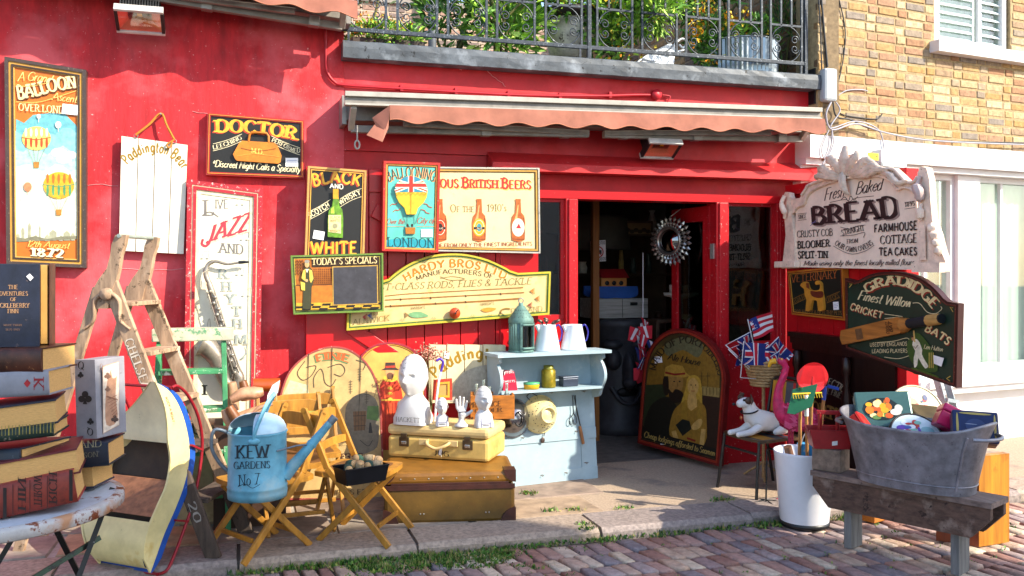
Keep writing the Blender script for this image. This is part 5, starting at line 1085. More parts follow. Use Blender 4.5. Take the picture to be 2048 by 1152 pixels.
# -- ladder glimpsed behind
LB = mat('#8d9aa0', .6, var=.25, bump=.2, fleck=('#5a4a3a', .36, 30))
b0, b1 = HP.uv(1838, 840), HP.uv(1862, 840); t = thing('ladder', 'weathered grey blue ladder leaning behind the cricket sign', 'ladder', HP.p(b0[0], -CZ, .3))
mb = MB()
for (x0, x1) in ((1832, 1846), (1850, 1866)): mb.bar(HP.at(x1, 900, .35), HP.at(x0, 745, .2), .04, .05, LB)
for y in (795, 850): mb.bar(HP.at(1838, y - 4, .28), HP.at(1860, y, .28), .03, .03, LB)
mb.build('rails', t)

# -- arched ale house board leaning on the door
A0, A1 = at(1274, 900, .68), at(1441, 943, -.24); A0.z = A1.z = 0; yw = math.degrees(math.atan2(A1.y - A0.y, A1.x - A0.x)); p = Pl(A0, yw, 2)
rr = [(1276, 886), (1440, 933), (1453, 760)] + s2([(1452, 745), (1444, 718), (1425, 688), (1398, 667), (1366, 657), (1335, 662), (1310, 682), (1295, 708), (1287, 738)], 4) + [(1286, 750)]
t = board('arched_board', 'red framed arched ale house board of a bearded man and blonde woman in the doorway', 'sign', p, rr, .04, [(.02, mat('#6a1414', .4, var=.25), .006), (.016, mat('#8a2a1a', .4, var=.2), .014), (.008, '#3a0f0c', .003)], mat('#3f3316', .5, var=.3, scale=5, stain=('#6a5420', .42, 5)))
a = Art(p)
a.poly(s2([(1294, 760), (1302, 725), (1330, 690), (1366, 676), (1405, 688), (1430, 716), (1440, 750)], 4) + [(1438, 800), (1292, 790)], '#7a5a1c'); a.poly(s2([(1330, 690), (1366, 674), (1405, 688), (1396, 715), (1366, 700), (1336, 712)], 4, True), '#5c5a3c')
a.poly([(1291, 770), (1330, 768), (1335, 850), (1286, 850)], '#27301a'); a.poly([(1400, 790), (1440, 793), (1434, 900), (1395, 890)], '#2a1a10'); a.poly([(1402, 772), (1440, 776), (1439, 795), (1402, 790)], '#8a7440')
for i in range(5): a.line([(1406 + 7 * i, 775), (1406 + 7 * i, 790)], 1.2, '#4a3a1c')
for x in (1404, 1416): a.line([(x, 745), (x, 775)], 1, '#2f2410'); a.line([(x - 5, 752), (x + 5, 752)], 1, '#2f2410')
a.poly(s2([(1290, 860), (1300, 815), (1325, 795), (1345, 800), (1360, 830), (1355, 870), (1330, 880)], 4, True), '#16150e')        # his dark coat
a.ell(1350, 765, 17, 26, '#8f6a34'); a.poly(s2([(1338, 778), (1345, 785), (1352, 778), (1366, 785), (1366, 800), (1352, 806), (1340, 798)], 3, True), '#1c120c'); a.poly(s2([(1328, 755), (1336, 748), (1338, 785), (1330, 790), (1326, 770)], 3, True), '#1c140c')
a.poly([(1329, 752), (1331, 735), (1345, 728), (1366, 732), (1372, 745), (1381, 752), (1368, 755), (1345, 753)], '#a37e30'); a.line([(1331, 745), (1350, 749), (1371, 747)], 4, '#7a1c14'); a.ell(1349, 763, 2, 1.4, '#1c120c'); a.ell(1360, 763, 2, 1.4, '#1c120c'); a.line([(1355, 764), (1356, 773)], 1.2, '#6a4a20')
a.poly(s2([(1371, 780), (1376, 756), (1390, 750), (1402, 762), (1405, 800), (1402, 822), (1370, 830), (1362, 812)], 4, True), '#a8842e'); a.ell(1387, 773, 11, 17, '#b58f4e'); a.ell(1383, 770, 1.6, 1.2, '#2a1c0c'); a.ell(1392, 770, 1.6, 1.2, '#2a1c0c'); a.line([(1383, 782), (1391, 782)], 1.4, '#8a3a24'); a.line([(1387, 771), (1386, 777)], 1, '#7a5a28')
a.poly(s2([(1340, 870), (1345, 830), (1356, 812), (1375, 800), (1392, 802), (1410, 812), (1414, 840), (1410, 888), (1370, 884)], 3, True), '#8a6522'); a.poly([(1378, 788), (1392, 788), (1397, 812), (1383, 822), (1374, 812)], '#b58f4e')
a.poly(s2([(1370, 800), (1376, 806), (1374, 835), (1364, 850), (1364, 815)], 3, True), '#8f6c22'); a.poly(s2([(1395, 800), (1402, 806), (1406, 850), (1396, 860), (1396, 825)], 3, True), '#8f6c22')
a.poly([(1352, 850), (1366, 838), (1380, 842), (1384, 858), (1366, 872)], '#151a14'); a.poly(s2([(1384, 852), (1398, 838), (1406, 842), (1400, 856), (1388, 860)], 3, True), '#b58f4e'); a.line([(1348, 862), (1356, 886)], 9, '#b58f4e'); a.line([(1408, 858), (1404, 892)], 9, '#b58f4e'); a.line([(1375, 876), (1392, 882)], 4, '#7a1c14')
a.poly([(1286, 850), (1300, 862), (1436, 898), (1434, 918), (1284, 876)], '#14110c')
a.ptext('MAID OF PORTOBELLO', [(1313, 741), (1318, 722), (1335, 700), (1360, 687), (1385, 688), (1408, 700), (1428, 722), (1437, 752)], (14, 15), '#2a2114', 'serif'); a.text('Ale House', 1336, 719, 1400, 731, 13, '#2a2114', 'bscript')
a.text('Cheap lodgings afforded to Seamen', 1289, 874, 1430, 912, 12, '#a88a4a', 'bscript'); a.build(t, 'painting'); pricetag(p, 1309, 714, 15, 13, t, -8); pricetag(p, 1322, 884, 9, 5, t)

# =====================================================================  INSIDE THE DOORWAY
g = gnd(1238, 862)
BK = mat('#36363b', .55, var=.35, scale=6, bump=.2); M0 = Matrix.Translation((g.x, g.y, 0)); s_ = (g.y + D) / 1.0
sc_ = lambda px: at(px, 540, g.y).x
rw_ = (sc_(1288) - sc_(1188)) / 2; zt_m = at(1238, 635, g.y).z
t = thing('face_pot', 'large black chimney pot with a moulded face in the dark doorway', 'chimney pot', (g.x, g.y, 0))
mb = MB(); mb.lathe([(0, 0), (rw_ * 1.15, 0), (rw_ * 1.17, .08), (rw_ * 1.05, .12), (rw_ * .98, .3), (rw_ * .9, .7), (rw_ * .86, zt_m - .12), (rw_ * 1.0, zt_m - .08), (rw_ * 1.02, zt_m - .02), (rw_ * .85, zt_m), (rw_ * .7, zt_m - .1)], BK, M0, 28); mb.build('drum', t)
fy = g.y - rw_ * .9; mb = MB(); q = lambda px, py, d=0: V((sc_(px), fy - d, at(px, py, fy).z))
mb.blob(q(1235, 745, .0), (.055, .11, .19), BK); mb.blob(q(1235, 765, .05), (.07, .08, .06), BK)
for x in (1210, 1262): mb.blob(q(x, 690, -.05), (.1, .09, .05), BK); mb.blob(q(x, 720, -.02), (.075, .07, .1), BK)
mb.tube(spline([q(1205, 775, -.02), q(1218, 800, .02), q(1235, 808, .03), q(1252, 800, .02), q(1264, 775, -.02)], 5), .022, BK, 8); mb.blob(q(1235, 785, .0), (.11, .03, .05), mat('#050505', .6)); mb.blob(q(1190, 745, -.15), (.04, .05, .13), BK); mb.blob(q(1284, 745, -.15), (.04, .05, .13), BK)
mb.build('face', t)
GW = wood('#9a9692', 'x', .7); yb = g.y - .12; c = at(1240, 615, yb); cw = at(1297, 615, yb).x - at(1186, 615, yb).x; ch = at(1240, 590, yb).z - at(1240, 629, yb).z
t = thing('wooden_crate', 'grey wooden crate with hand hole on top of the black face pot', 'crate', (c.x, yb, zt_m)); mb = MB(); zc0 = zt_m + .002
for dy in (0, .3): mb.box((c.x, yb + dy, zc0 + ch / 2), (cw, .02, ch), GW)
for dx in (-1, 1): mb.box((c.x + dx * (cw / 2 - .011), yb + .15, zc0 + ch / 2), (.02, .278, ch), GW)
mb.box((c.x, yb + .15, zc0 + .01), (cw - .05, .278, .018), GW); mb.box((c.x + .02, yb - .012, zc0 + ch / 2), (.004, .006, ch * .96), BLACKM); mb.tube([(c.x + .1, yb - .0105, zc0 + ch * .72), (c.x + .17, yb - .0105, zc0 + ch * .72)], .016, BLACKM, 8); mb.build('slats', t, bev=.002)
za = zc0 + ch; ax = at(1236, 575, yb).x; aw = (at(1279, 575, yb).x - at(1190, 575, yb).x) / 2; BL = mat('#1d4fa0', .5, var=.12)
t = thing('toy_ark', 'blue wooden toy ark with red roof on the grey crate in the doorway', 'toy', (ax, yb + .1, za)); mb = MB()
hul = s2([(-1, .1), (-.93, .03), (-.5, -.01), (0, 0), (.5, -.01), (.93, .03), (1.0, .12)], 3)
for dy in (-.06, .2):
    mb.prism([(ax + x * aw, yb + .1 + dy, za + .035 + z * .5 - .03) for x, z in hul] + [(ax + x * aw * .97, yb + .1 + dy, za + .115) for x in (1, .6, .2, -.2, -.6, -1)], (0, .03, 0), BL)
mb.box((ax, yb + .18, za + .04), (aw * 1.4, .22, .07), BL); mb.build('hull', t, bev=.004)
mb = MB(); mb.box((ax - .01, yb + .17, za + .145), (aw * 1.15, .2, .1), mat('#b5763a', .6)); hs = mb.build('cabin', t, bev=.003); mb = MB()
for k in (-.32, 0, .32): mb.lathe([(0, .004), (.022, .004), (.022, 0)], BLACKM, TM((ax - .01 + k * aw, yb + .07, za + .145), RX(90)), 14)
mb.build('porthole', hs); mb = MB(); y0, y1, zr_ = yb + .04, yb + .3, za + .196; x0, x1 = ax - aw * .62, ax + aw * .6; mb.prism([(x0, y0, zr_), (x0, y1, zr_), (x0, (y0 + y1) / 2, zr_ + .085)], (x1 - x0, 0, 0), mat('#a01a22', .55)); mb.build('roof', t, bev=.003)
# no photos notice
p = Pl(at(1196, 500, 1.3)); t = thing('notice', 'white NO PHOTOS notice with a red ring inside the dark doorway', 'notice', p.at(1196, 524)); mb = MB(); mb.prism([p.at(*q) for q in ((1182, 524), (1212, 522), (1211, 480), (1181, 482))], (0, .006, 0), mat('#d8d0d4', .6)); mb.build('card', t)
a = Art(p); a.text('NO PHOTOS', 1183, 490, 1210, 488, 5.5, '#3a3a48', 'bsans'); a.text('NO VIDEOS', 1184, 522, 1211, 520, 5.5, '#3a3a48', 'bsans'); a.line([(1196.5 + 9.5 * cos(rad(q)), 504 + 10.5 * sin(rad(q))) for q in range(0, 361, 15)], 2.4, '#b03040'); a.poly([(1190, 508), (1190, 500), (1203, 500), (1203, 508)], '#2a2c34'); a.line([(1190, 498), (1203, 511)], 2, '#b03040'); a.build(t, 'print')
# orange wooden post, shelves and dim wares
mb = MB(); x_ = at(1190, 700, 1.2); mb.box((x_.x, 1.2, 1.15), (.06, .06, 2.3), wood('#8a5420', 'z')); tag(mb.build('wooden_post', loc=(x_.x, 1.2, 0)), 'plain orange brown post inside the doorway left of the face pot', 'post')
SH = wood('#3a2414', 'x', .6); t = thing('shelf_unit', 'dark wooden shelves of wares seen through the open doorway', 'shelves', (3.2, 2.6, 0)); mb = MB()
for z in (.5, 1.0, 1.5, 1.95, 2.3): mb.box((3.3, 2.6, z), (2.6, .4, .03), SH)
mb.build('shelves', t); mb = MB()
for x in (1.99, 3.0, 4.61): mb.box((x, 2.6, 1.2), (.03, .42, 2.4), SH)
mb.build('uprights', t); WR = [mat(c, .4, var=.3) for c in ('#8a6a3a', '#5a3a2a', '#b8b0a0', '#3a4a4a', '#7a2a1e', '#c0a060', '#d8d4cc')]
for i in range(34):
    z = R.choice((.515, 1.015, 1.515, 1.965)); x = 2.1 + i * .073; r_ = R.uniform(.025, .05); h = R.uniform(.08, .26); mb = MB()
    mb.lathe([(0, 0), (r_, 0), (r_ * R.uniform(.9, 1.2), h * .5), (r_ * R.uniform(.4, .9), h * .85), (r_ * R.uniform(.4, 1), h), (0, h)], R.choice(WR), Matrix.Translation((x, 2.52 + R.uniform(-.05, .05), z)), 14)
    tag(mb.build('ornament', loc=(x, 2.52, z)), 'small ornament standing in shadow on the dark shelves inside', 'ornament', 'ornaments on the dark shelves inside')
p = Pl(at(1282, 458, 1.6)); t = board('picture', 'wide dim landscape picture hanging high inside the doorway', 'picture', p, [(1248, 472), (1305, 472), (1305, 442), (1249, 442)], .03, [(.02, '#3a2a1a', .006)], '#6a563a'); a = Art(p)
for k in range(6): a.ell(1256 + 8 * k, 460 + (k % 2) * 3, 5, 4, '#2a2418')
a.build(t, 'painting')
mb = MB(); q = at(1188, 440, 1.8); mb.lathe([(0, .0), (.36, 0), (.33, .3), (.3, .33), (0, .34)], mat('#3c3a34', .8), Matrix.Translation((q.x, 1.8, 1.75)), 24); tag(mb.build('lamp_shade', loc=(q.x, 1.8, 1.75)), 'big dim lampshade hanging at the top left of the doorway', 'lampshade')
# mugs and cake stand behind the door glass
LT = mat('#c9c4b8', .4); yq = .95
q = at(1362, 592, yq); t = thing('cake_stand', 'white pierced cake stand seen through the door glass', 'cake stand', (q.x, yq, q.z - .2)); mb = MB(); mb.lathe([(0, -.2), (.07, -.2), (.02, -.17), (.018, -.03), (.15, -.0), (.16, .03), (.15, .03), (0, .0)], LT, Matrix.Translation((q.x, yq, q.z)), 28); mb.build('plate', t)
for k, (px, l) in enumerate(((1345, 'white mug at the left on the cake stand behind the door glass'), (1358, 'white mug in the middle on the cake stand behind the door glass'), (1372, 'white mug with its handle to the right behind the door glass'))):
    c = at(px, 586, yq - .02); c.z = q.z + .032; t = thing('mug', l, 'mug', c, 'mugs behind the door glass'); mb = MB(); mb.lathe([(0, 0), (.028, 0), (.03, .07), (.026, .07), (.025, .01), (0, .008)], LT, Matrix.Translation(c), 16); mb.build('cup', t); mb = MB(); mb.tube([c + V((.028 + .02 * sin(a_), 0, .036 - .024 * cos(a_))) for a_ in [pi * i / 8 for i in range(9)]], .005, LT, 6); mb.build('handle', t)
c = at(1374, 640, .9); mb = MB(); mb.lathe([(0, -.1), (.03, -.1), (.03, 0), (.045, .0), (.045, .05), (0, .05)], mat('#d8cf9c', .4), Matrix.Translation(c), 12); tag(mb.build('lantern_ornament', loc=c - V((0, 0, .1))), 'small pale lighthouse ornament behind the door glass', 'ornament')
mb = MB(); c = at(1352, 672, .92); mb.box((c.x, .92, c.z - .35), (.5, .35, .6), SH); tag(mb.build('cabinet', loc=(c.x, .92, c.z - .65), bev=.004), 'dark low cabinet behind the open door', 'cabinet')
mb = MB(); mb.box((q.x, .98, q.z - .22), (.55, .2, .03), SH); mb.box((q.x - .26, .98, (q.z - .22) / 2), (.03, .18, q.z - .24), SH); mb.box((q.x + .26, .98, (q.z - .22) / 2), (.03, .18, q.z - .24), SH); tag(mb.build('side_table', loc=(q.x, .98, 0)), 'dark narrow table carrying the white cake stand', 'table')
# sunburst mirror on the door
c = dpl.at(1362, 482, .1); mpl = Pl(c, -62); SV = mat('#9d9690', .28, .85, var=.2); t = thing('sunburst_mirror', 'round convex mirror in a silver petal sunburst frame on the red door', 'mirror', c - V((0, 0, .25)))
mb = MB(); ex, n_ = mpl.ex, mpl.n; Z = V((0, 0, 1)); rr_ = .098
def pt(r, a, o): return c + ex * (r * cos(a)) + Z * (r * sin(a)) + n_ * o
for ring, (r0, r1, w_, N) in enumerate(((.12, .175, .018, 30), (.15, .215, .018, 26))):
    for i in range(N):
        a0 = 2 * pi * (i + .5 * ring) / N; o = .022 - .012 * ring; rm = (r0 + r1) * .52
        L = [pt(r0, a0, o)] + [pt(rm, a0 - w_ / rm, o), pt(r1, a0, o - .006), pt(rm, a0 + w_ / rm, o)]; mb.add(L + [pt(rm, a0, o + .01)], [(0, 1, 4), (1, 2, 4), (2, 3, 4), (3, 0, 4)], SV)
mb.build('petals', t); mb = MB(); mb.tube([pt(.112, 2 * pi * i / 32, .026) for i in range(32)], .016, SV, 8, closed=True)
for i in range(32): mb.blob(pt(.128, 2 * pi * i / 32, .034), (.009,) * 3, SV, n=4, k=6)
mb.build('rim', t); mb = MB(); rows = [[pt(rr_ * k / 6, 2 * pi * i / 32, .02 + .03 * (1 - (k / 6) ** 2)) for i in range(33)] for k in range(7)]; mb.grid(rows, mat('#8a8a8a', .02, 1, var=.02)); mb.build('glass', t)
mb = MB(); mb.tube([pt(.2, pi / 2, .01), dpl.at(1362, 418, .004)], .003, mat('#d8d4cc', .7), 4); mb.build('hanging_cord', t)
# hanging bunting at the door edge
FW_, FB_, FR_ = mat('#cfcad0', .8), mat('#1b2a6a', .8), mat('#b01a2c', .8)
c = at(1286, 690, .75); t = thing('bunting', 'bundle of red white and blue flag bunting hanging beside the door edge', 'bunting', c - V((0, 0, .35))); mb = MB(); rb = random.Random(5)
for k in range(18):
    z = c.z + .22 - k * .026; x = c.x + rb.uniform(-.06, .06); y = .73 + rb.uniform(-.06, .04); d = V((rb.uniform(-.05, .05), rb.uniform(-.03, .03), -.11)); w_ = V((rb.uniform(.03, .06), rb.uniform(-.04, .04), rb.uniform(-.03, .03))); o = V((x, y, z))
    mb.add([o - w_, o + w_, o + w_ * .4 + d, o - w_ * .5 + d], [(0, 1, 2, 3)], rb.choice((FW_, FB_, FR_, FR_)))
    mb.add([o - w_ * .3 + V((0, -.004, 0)), o + w_ * .1 + V((0, -.004, 0)), o + d * .9 + V((0, -.004, 0)), o + d * .9 - w_ * .3 + V((0, -.004, 0))], [(0, 1, 2, 3)], rb.choice((FW_, FR_)))
mb.build('flags', t); mb = MB(); mb.tube([(c.x, .75, c.z + .24), (c.x, .75, 1.7)], .004, FW_, 5); mb.build('cord', t)
# wares in the right window: a wooden instrument body, hoop and sheet
p = Pl(at(1505, 560, .35)); VB = mat('#5a2c1a', .3, var=.3, stain=('#8a4a2a', .42, 6))
t = thing('cello', 'brown cello body standing in the window beside the door', 'cello', p.at(1500, 690)); mb = MB(); mb.prism([p.at(*q) for q in s2([(1495, 690), (1478, 655), (1478, 625), (1490, 600), (1484, 575), (1492, 535), (1510, 515), (1524, 530), (1530, 570), (1524, 595), (1538, 625), (1538, 660), (1525, 690)], 4, True)], (0, .12, 0), VB); mb.build('body', t, bev=.015); mb = MB(); mb.bar(p.at(1508, 620, .02), p.at(1530, 425, .02), .03, .03, BLACKM); mb.build('neck', t)
mb = MB(); mb.tube([p.at(1533 + 22 * cos(q), 462 + 28 * sin(q), .12) for q in [2 * pi * i / 24 for i in range(24)]], .01, BLACKM, 8, closed=True); mb.prism([p.at(*q, .13) for q in ((1532, 450), (1540, 450), (1540, 441), (1536, 437), (1532, 441))], (0, .002, 0), mat('#d8d8dc', .7)); tag(mb.build('hoop', loc=p.at(1533, 490, .12)), 'black hoop with a white tag hanging in the window beside the door', 'hoop')
# =====================================================================  THINGS ON THE GROUND, LEFT AND MIDDLE
def skin(name, pts, edges, radii, m, parent=None, sub=2, loc=None):
    o = V(loc) if loc is not None else (ORG[parent.name] if parent else V((0, 0, 0)))
    me = bpy.data.meshes.new(name); me.from_pydata([tuple(V(p) - o) for p in pts], edges, []); me.materials.append(m)
    ob = bpy.data.objects.new(name, me); sc.collection.objects.link(ob); ORG[ob.name] = o
    if parent: ob.parent = parent
    else: ob.location = o
    q = ob.modifiers.new('skin', 'SKIN'); q.use_smooth_shade = True
    for i, r in enumerate(radii):
        v = me.skin_vertices[0].data[i]; v.radius = (r, r) if not isinstance(r, tuple) else r; v.use_root = i == 0
    s_ = ob.modifiers.new('sub', 'SUBSURF'); s_.levels = s_.render_levels = sub
    return ob
def chain(n, k=0): return [(k + i, k + i + 1) for i in range(n - 1)]
OAK = wood('#a8742c', 'z', .45); PINE = wood('#a88a68', 'z', .7, fleck=('#5a4634', .36, 20)); PINED = wood('#5a4a40', 'z', .75); PAGE = mat('#c99c5e', .85, var=.2, scale=60, grain=(1, 1, 14), bump=.1)
# ---- rusty round table
TZ = .54; tc = V((-.995, -2.02, TZ)); TW = mat('#b6bcc2', .5, var=.14, scale=10, bump=.15, fleck=('#7a3c18', .38, 9), stain=('#a88a74', .4, 5))
t = thing('round_table', 'round white metal table with rusty edge at the left under the books', 'table', (tc.x, tc.y, -.045)); MT = RY(-2.5)
mb = MB(); TMx = TM(tc, MT); mb.lathe([(0, 0), (.3, .0), (.46, 0)], TW, TMx, 56); mb.lathe([(.46, 0), (.49, -.004), (.495, -.014), (.493, -.05), (.485, -.055), (.48, -.03), (0, -.02)], mat('#b0aca8', .6, var=.2, scale=12, bump=.3, fleck=('#6f3414', .42, 12), stain=('#a87a58', .5, 7)), TMx, 56); mb.build('tabletop', t)
GRN = mat('#1c3a26', .5, var=.3, fleck=('#0c0c0c', .4, 16)); BKM = mat('#121414', .5, var=.3, fleck=('#9a9a98', .33, 30))
def bend(px, py, y): return at(px, py, y)
for A, B, m in (((225, 975, -1.98), (140, 1200, -2.1), BKM), ((105, 1045, -2.1), (165, 1165, -1.95), BKM), ((60, 1160, -2.2), (200, 1075, -1.98), GRN)):
    mb = MB(); mb.bar(at(*A), at(*B), .022, .012, m, up=V((0, -1, 0))); mb.build('leg' if m is BKM else 'stretcher', t)
for x, y in ((-1.25, -2.3), (-1.2, -1.8)): mb = MB(); mb.bar((x, y, -.045), (x + .3, y + .1, TZ - .03), .022, .012, BKM, up=V((0, -1, 0))); mb.build('leg', t)
# ---- giant dummy books
def book(label, px, py, Y, w_, h, d, cover, roll=8, yaw=0, spine='front', spm=None, art=None, gap=.006, name='book', plain=False):
    o = at(px, py, Y); M = RZ(yaw) @ RY(-roll); L = M @ V((-1, 0, 0)); U = M @ V((0, 0, 1)); B = M @ V((0, 1, 0)); t = thing(name, label, name, o + L * (w_ / 2) + B * (d / 2)); c = mat(cover, .5, var=.25, scale=14, fleck=('#8a7a6a', .345, 26)) if isinstance(cover, str) else cover; sm = spm or c; th = .007
    P = lambda l, u, b: o + L * l + U * u + B * b
    def blk(mb, l0, l1, u0, u1, b0, b1, m): mb.prism([P(l0, u0, b0), P(l0, u1, b0), P(l1, u1, b0), P(l1, u0, b0)], B * (b1 - b0), m)
    if not plain:
        mb = MB(); blk(mb, 0, w_, 0, th, 0, d, c); blk(mb, 0, w_, h - th, h, 0, d, c); mb.build('cover', t, bev=.0015)
        g = gap; mb = MB()
        if spine == 'front': blk(mb, g, w_ - g, th, h - th, .012, d - g, PAGE)
        else: blk(mb, g, w_ - .01, th, h - th, g, d - g, PAGE)
        mb.build('pages', t)
        if spine == 'front':
            mb = MB(); n = 8; rows = [[P(l, h * (.5 - .5 * cos(pi * i / n)), -.014 * sin(pi * i / n)) for l in (0, w_ * .25, w_ * .5, w_ * .75, w_)] for i in range(n + 1)]; mb.grid(rows, sm); mb.add([r[0] for r in rows], [range(n + 1)], sm); sp = mb.build('spine', t)
    else:
        mb = MB(); blk(mb, 0, w_, 0, h, 0, d, c); sp = mb.build('box', t, bev=.004)
    pl = Pl(o, yaw); pl.ex = -L; pl.ey = U; pl.n = -B; pl.o = o - B * (.0 if plain else .013)
    if art: a = Art(pl, .002); art(a); a.build(sp if (spine == 'front' or plain) else t)
    return t
R1 = mat('#7a2a1c', .5, var=.35, scale=8, stain=('#3a1a14', .42, 8)); N1 = mat('#1b2433', .5, var=.3, fleck=('#6a7078', .34, 30)); BRN = mat('#4a2416', .4, var=.45, scale=14, fleck=('#9a6a44', .34, 30)); GRY = mat('#86848a', .6, var=.12, scale=12, fleck=('#5c5a5c', .33, 30))
def a1(a):
    for x in (26, 60, 95): a.line([(x, 1040 - x * .25), (x, 975 - x * .25)], 2, '#4a1610')
    for x in (10, 142): a.line([(x, 1040 - x * .27), (x, 978 - x * .27)], 7, '#1c1010')
    for tx, x0 in (('HIN', 36), ('THROW', 68), ('RICH', 98)): a.text(tx, x0, 1026 - x0 * .22, x0, 964 - x0 * .2, 16, '#2a0f0c', 'serif', up=(1, .12))
book('thick red brown book lowest in the leaning pile, spine lettering sideways', 157, 1003, -2.33, .46, .135, .26, '#8a1c22', 9, 2, spm=R1, art=a1)
book('fat book with cream page edges and dark red cover on the lowest red book', 161, 946, -2.3, .46, .105, .3, '#5a1c24', 8, 4, 'back')
book('worn navy book turned cornerwise in the middle of the leaning pile', 46, 960, -2.3, .3, .13, .28, N1, 5, -32)
def a4(a):
    for x in range(4, 110, 7): a.line([(x, 872 - x * .07), (x, 852 - x * .07)], 1.2 if x % 3 else 2.6, '#8a7a34')
book('slim dark green book with gilt spine in the leaning pile', 109, 872, -2.3, .38, .052, .24, '#182a20', 5, -4, art=a4)
book('cream paged book with navy boards lying above the slim green one', 117, 846, -2.28, .42, .1, .28, '#1a2030', 6, 2, 'back')
def a6(a): a.text('K', 88, 757, 88, 776, 20, '#8a1c24', 'serif', up=(-1, 0)); a.poly([(48, 767), (55, 758), (62, 766), (55, 775)], '#a01c22')
book('grey playing card book with red K and diamond on its spine', 100, 790, -2.28, .34, .105, .22, GRY, 3, -14, art=a6, spm=GRY)
book('glossy dark brown leather book near the top of the leaning pile', 86, 744, -2.28, .34, .1, .26, BRN, 1, -20, spm=BRN)
def a8(a):
    for tx, y, x0, x1, h in (('THE', 578, 17, 36, 8), ('ADVENTURES', 591, -8, 56, 8), ('OF', 602, 21, 33, 7), ('HUCKLEBERRY', 615, -14, 59, 8.5), ('FINN', 626, 16, 37, 8)): a.text(tx, x0, y, x1, y, h, '#b0845c', 'serif')
    a.text('MARK TWAIN', 8, 652, 44, 652, 4, '#7a5a48', 'serif'); a.text('1835-1910', 12, 661, 40, 661, 4, '#7a5a48', 'serif'); a.poly([(53, 553), (60, 547), (68, 555), (61, 562)], '#dcdadc')
book('tall upright navy storybook with copper lettering on top of the pile', 79, 693, -2.2, .3, .345, .012, mat('#1d2233', .55, var=.3, scale=14, fleck=('#6c5a58', .335, 24)), 0, -3, plain=True, art=a8)
o = at(81, 690, -2.12); t = thing('book_box', 'open hollow book box with gold edges behind the navy storybook', 'box', o); mb = MB(); PG2 = mat('#c08f4a', .6)
for l0, l1, z0, z1 in ((0, .028, .0, .34), (-.3, -.272, 0, .34), (-.271, -.001, 0, .026), (-.271, -.001, .314, .34)): mb.box(o + V(((l0 + l1) / 2, .05, (z0 + z1) / 2 + .004)), (l1 - l0, .1, z1 - z0), PG2)
mb.box(o + V((-.136, .105, .174)), (.35, .01, .35), N1); mb.box(o + V((.036, .05, .174)), (.006, .115, .352), BRN); mb.build('frame', t, bev=.002)
def ac(a): a.text('ISLAND', 131, 898, 203, 893, 13, '#8d8a70', 'light'); a.text('STEVENSON', 112, 920, 196, 913, 10, '#6f6e5c', 'light')
book('pale paged book with dark boards at the bottom of the short pile', 188, 976, -2.0, .2, .1, .2, '#2a3040', 4, -18, 'back')
book('bright red book wedged at the back of the short pile', 170, 930, -1.9, .3, .09, .2, '#a01c24', 3, 0)
book('navy island adventure book under the playing card box', 219, 931, -2.03, .34, .105, .24, mat('#16202f', .5, var=.3, fleck=('#7a8088', .33, 30)), 3, -10, art=ac)
def club(a, x, y, s_, c='#1c1a1c'):
    for dx, dy in ((0, -.35), (-.32, .08), (.32, .08)): a.ell(x + dx * s_, y + dy * s_, s_ * .3, s_ * .3, c, n=12)
    a.poly([(x - s_ * .2, y + s_ * .55), (x, y - s_ * .1), (x + s_ * .2, y + s_ * .55)], c)
def aq(a):
    a.text('Q', 157, 738, 168, 738, 15, '#1c1a1c', 'serif'); club(a, 162, 750, 10); club(a, 171, 796, 22); club(a, 182, 843, 11); a.text('Q', 187, 857, 176, 856, 14, '#1c1a1c', 'serif', up=(0, 1))
tb = book('grey queen of clubs playing card box standing on the navy book', 194, 878, -2.0, .11, .355, .19, mat('#86848a', .6, var=.12, scale=10, fleck=('#6a6668', .33, 30)), 2, -33, name='card_box', plain=True, art=aq)
o = at(194, 878, -2.0); pl = Pl(o, 57, 0); a = Art(pl, .0025); a.poly([(205, 868), (204, 732), (237, 722), (238, 850)], '#a58a78'); a.poly([(206, 866), (205, 734), (236, 724), (237, 849)], '#d0c0ae'); a.poly(s2([(212, 850), (210, 800), (214, 760), (224, 735), (233, 742), (230, 790), (234, 840)], 3, True), '#b08468'); a.poly(s2([(222, 738), (230, 734), (232, 752), (224, 756)], 3, True), '#d8c4ae'); a.text('Q', 199, 740, 204, 739, 12, '#8a6a5c', 'serif')
club(a, 214, 752, 11, '#7a5a4a'); club(a, 214, 778, 9, '#7a5a4a'); club(a, 228, 838, 12, '#4a3a34')
for k in range(7): a.line([(212 + k * 2, 800 + k * 6), (232, 790 + k * 6)], 1, '#8a5c48')
a.line([(211, 792), (234, 800)], 1.5, '#8a5c48'); a.build(tb, 'playing_card')
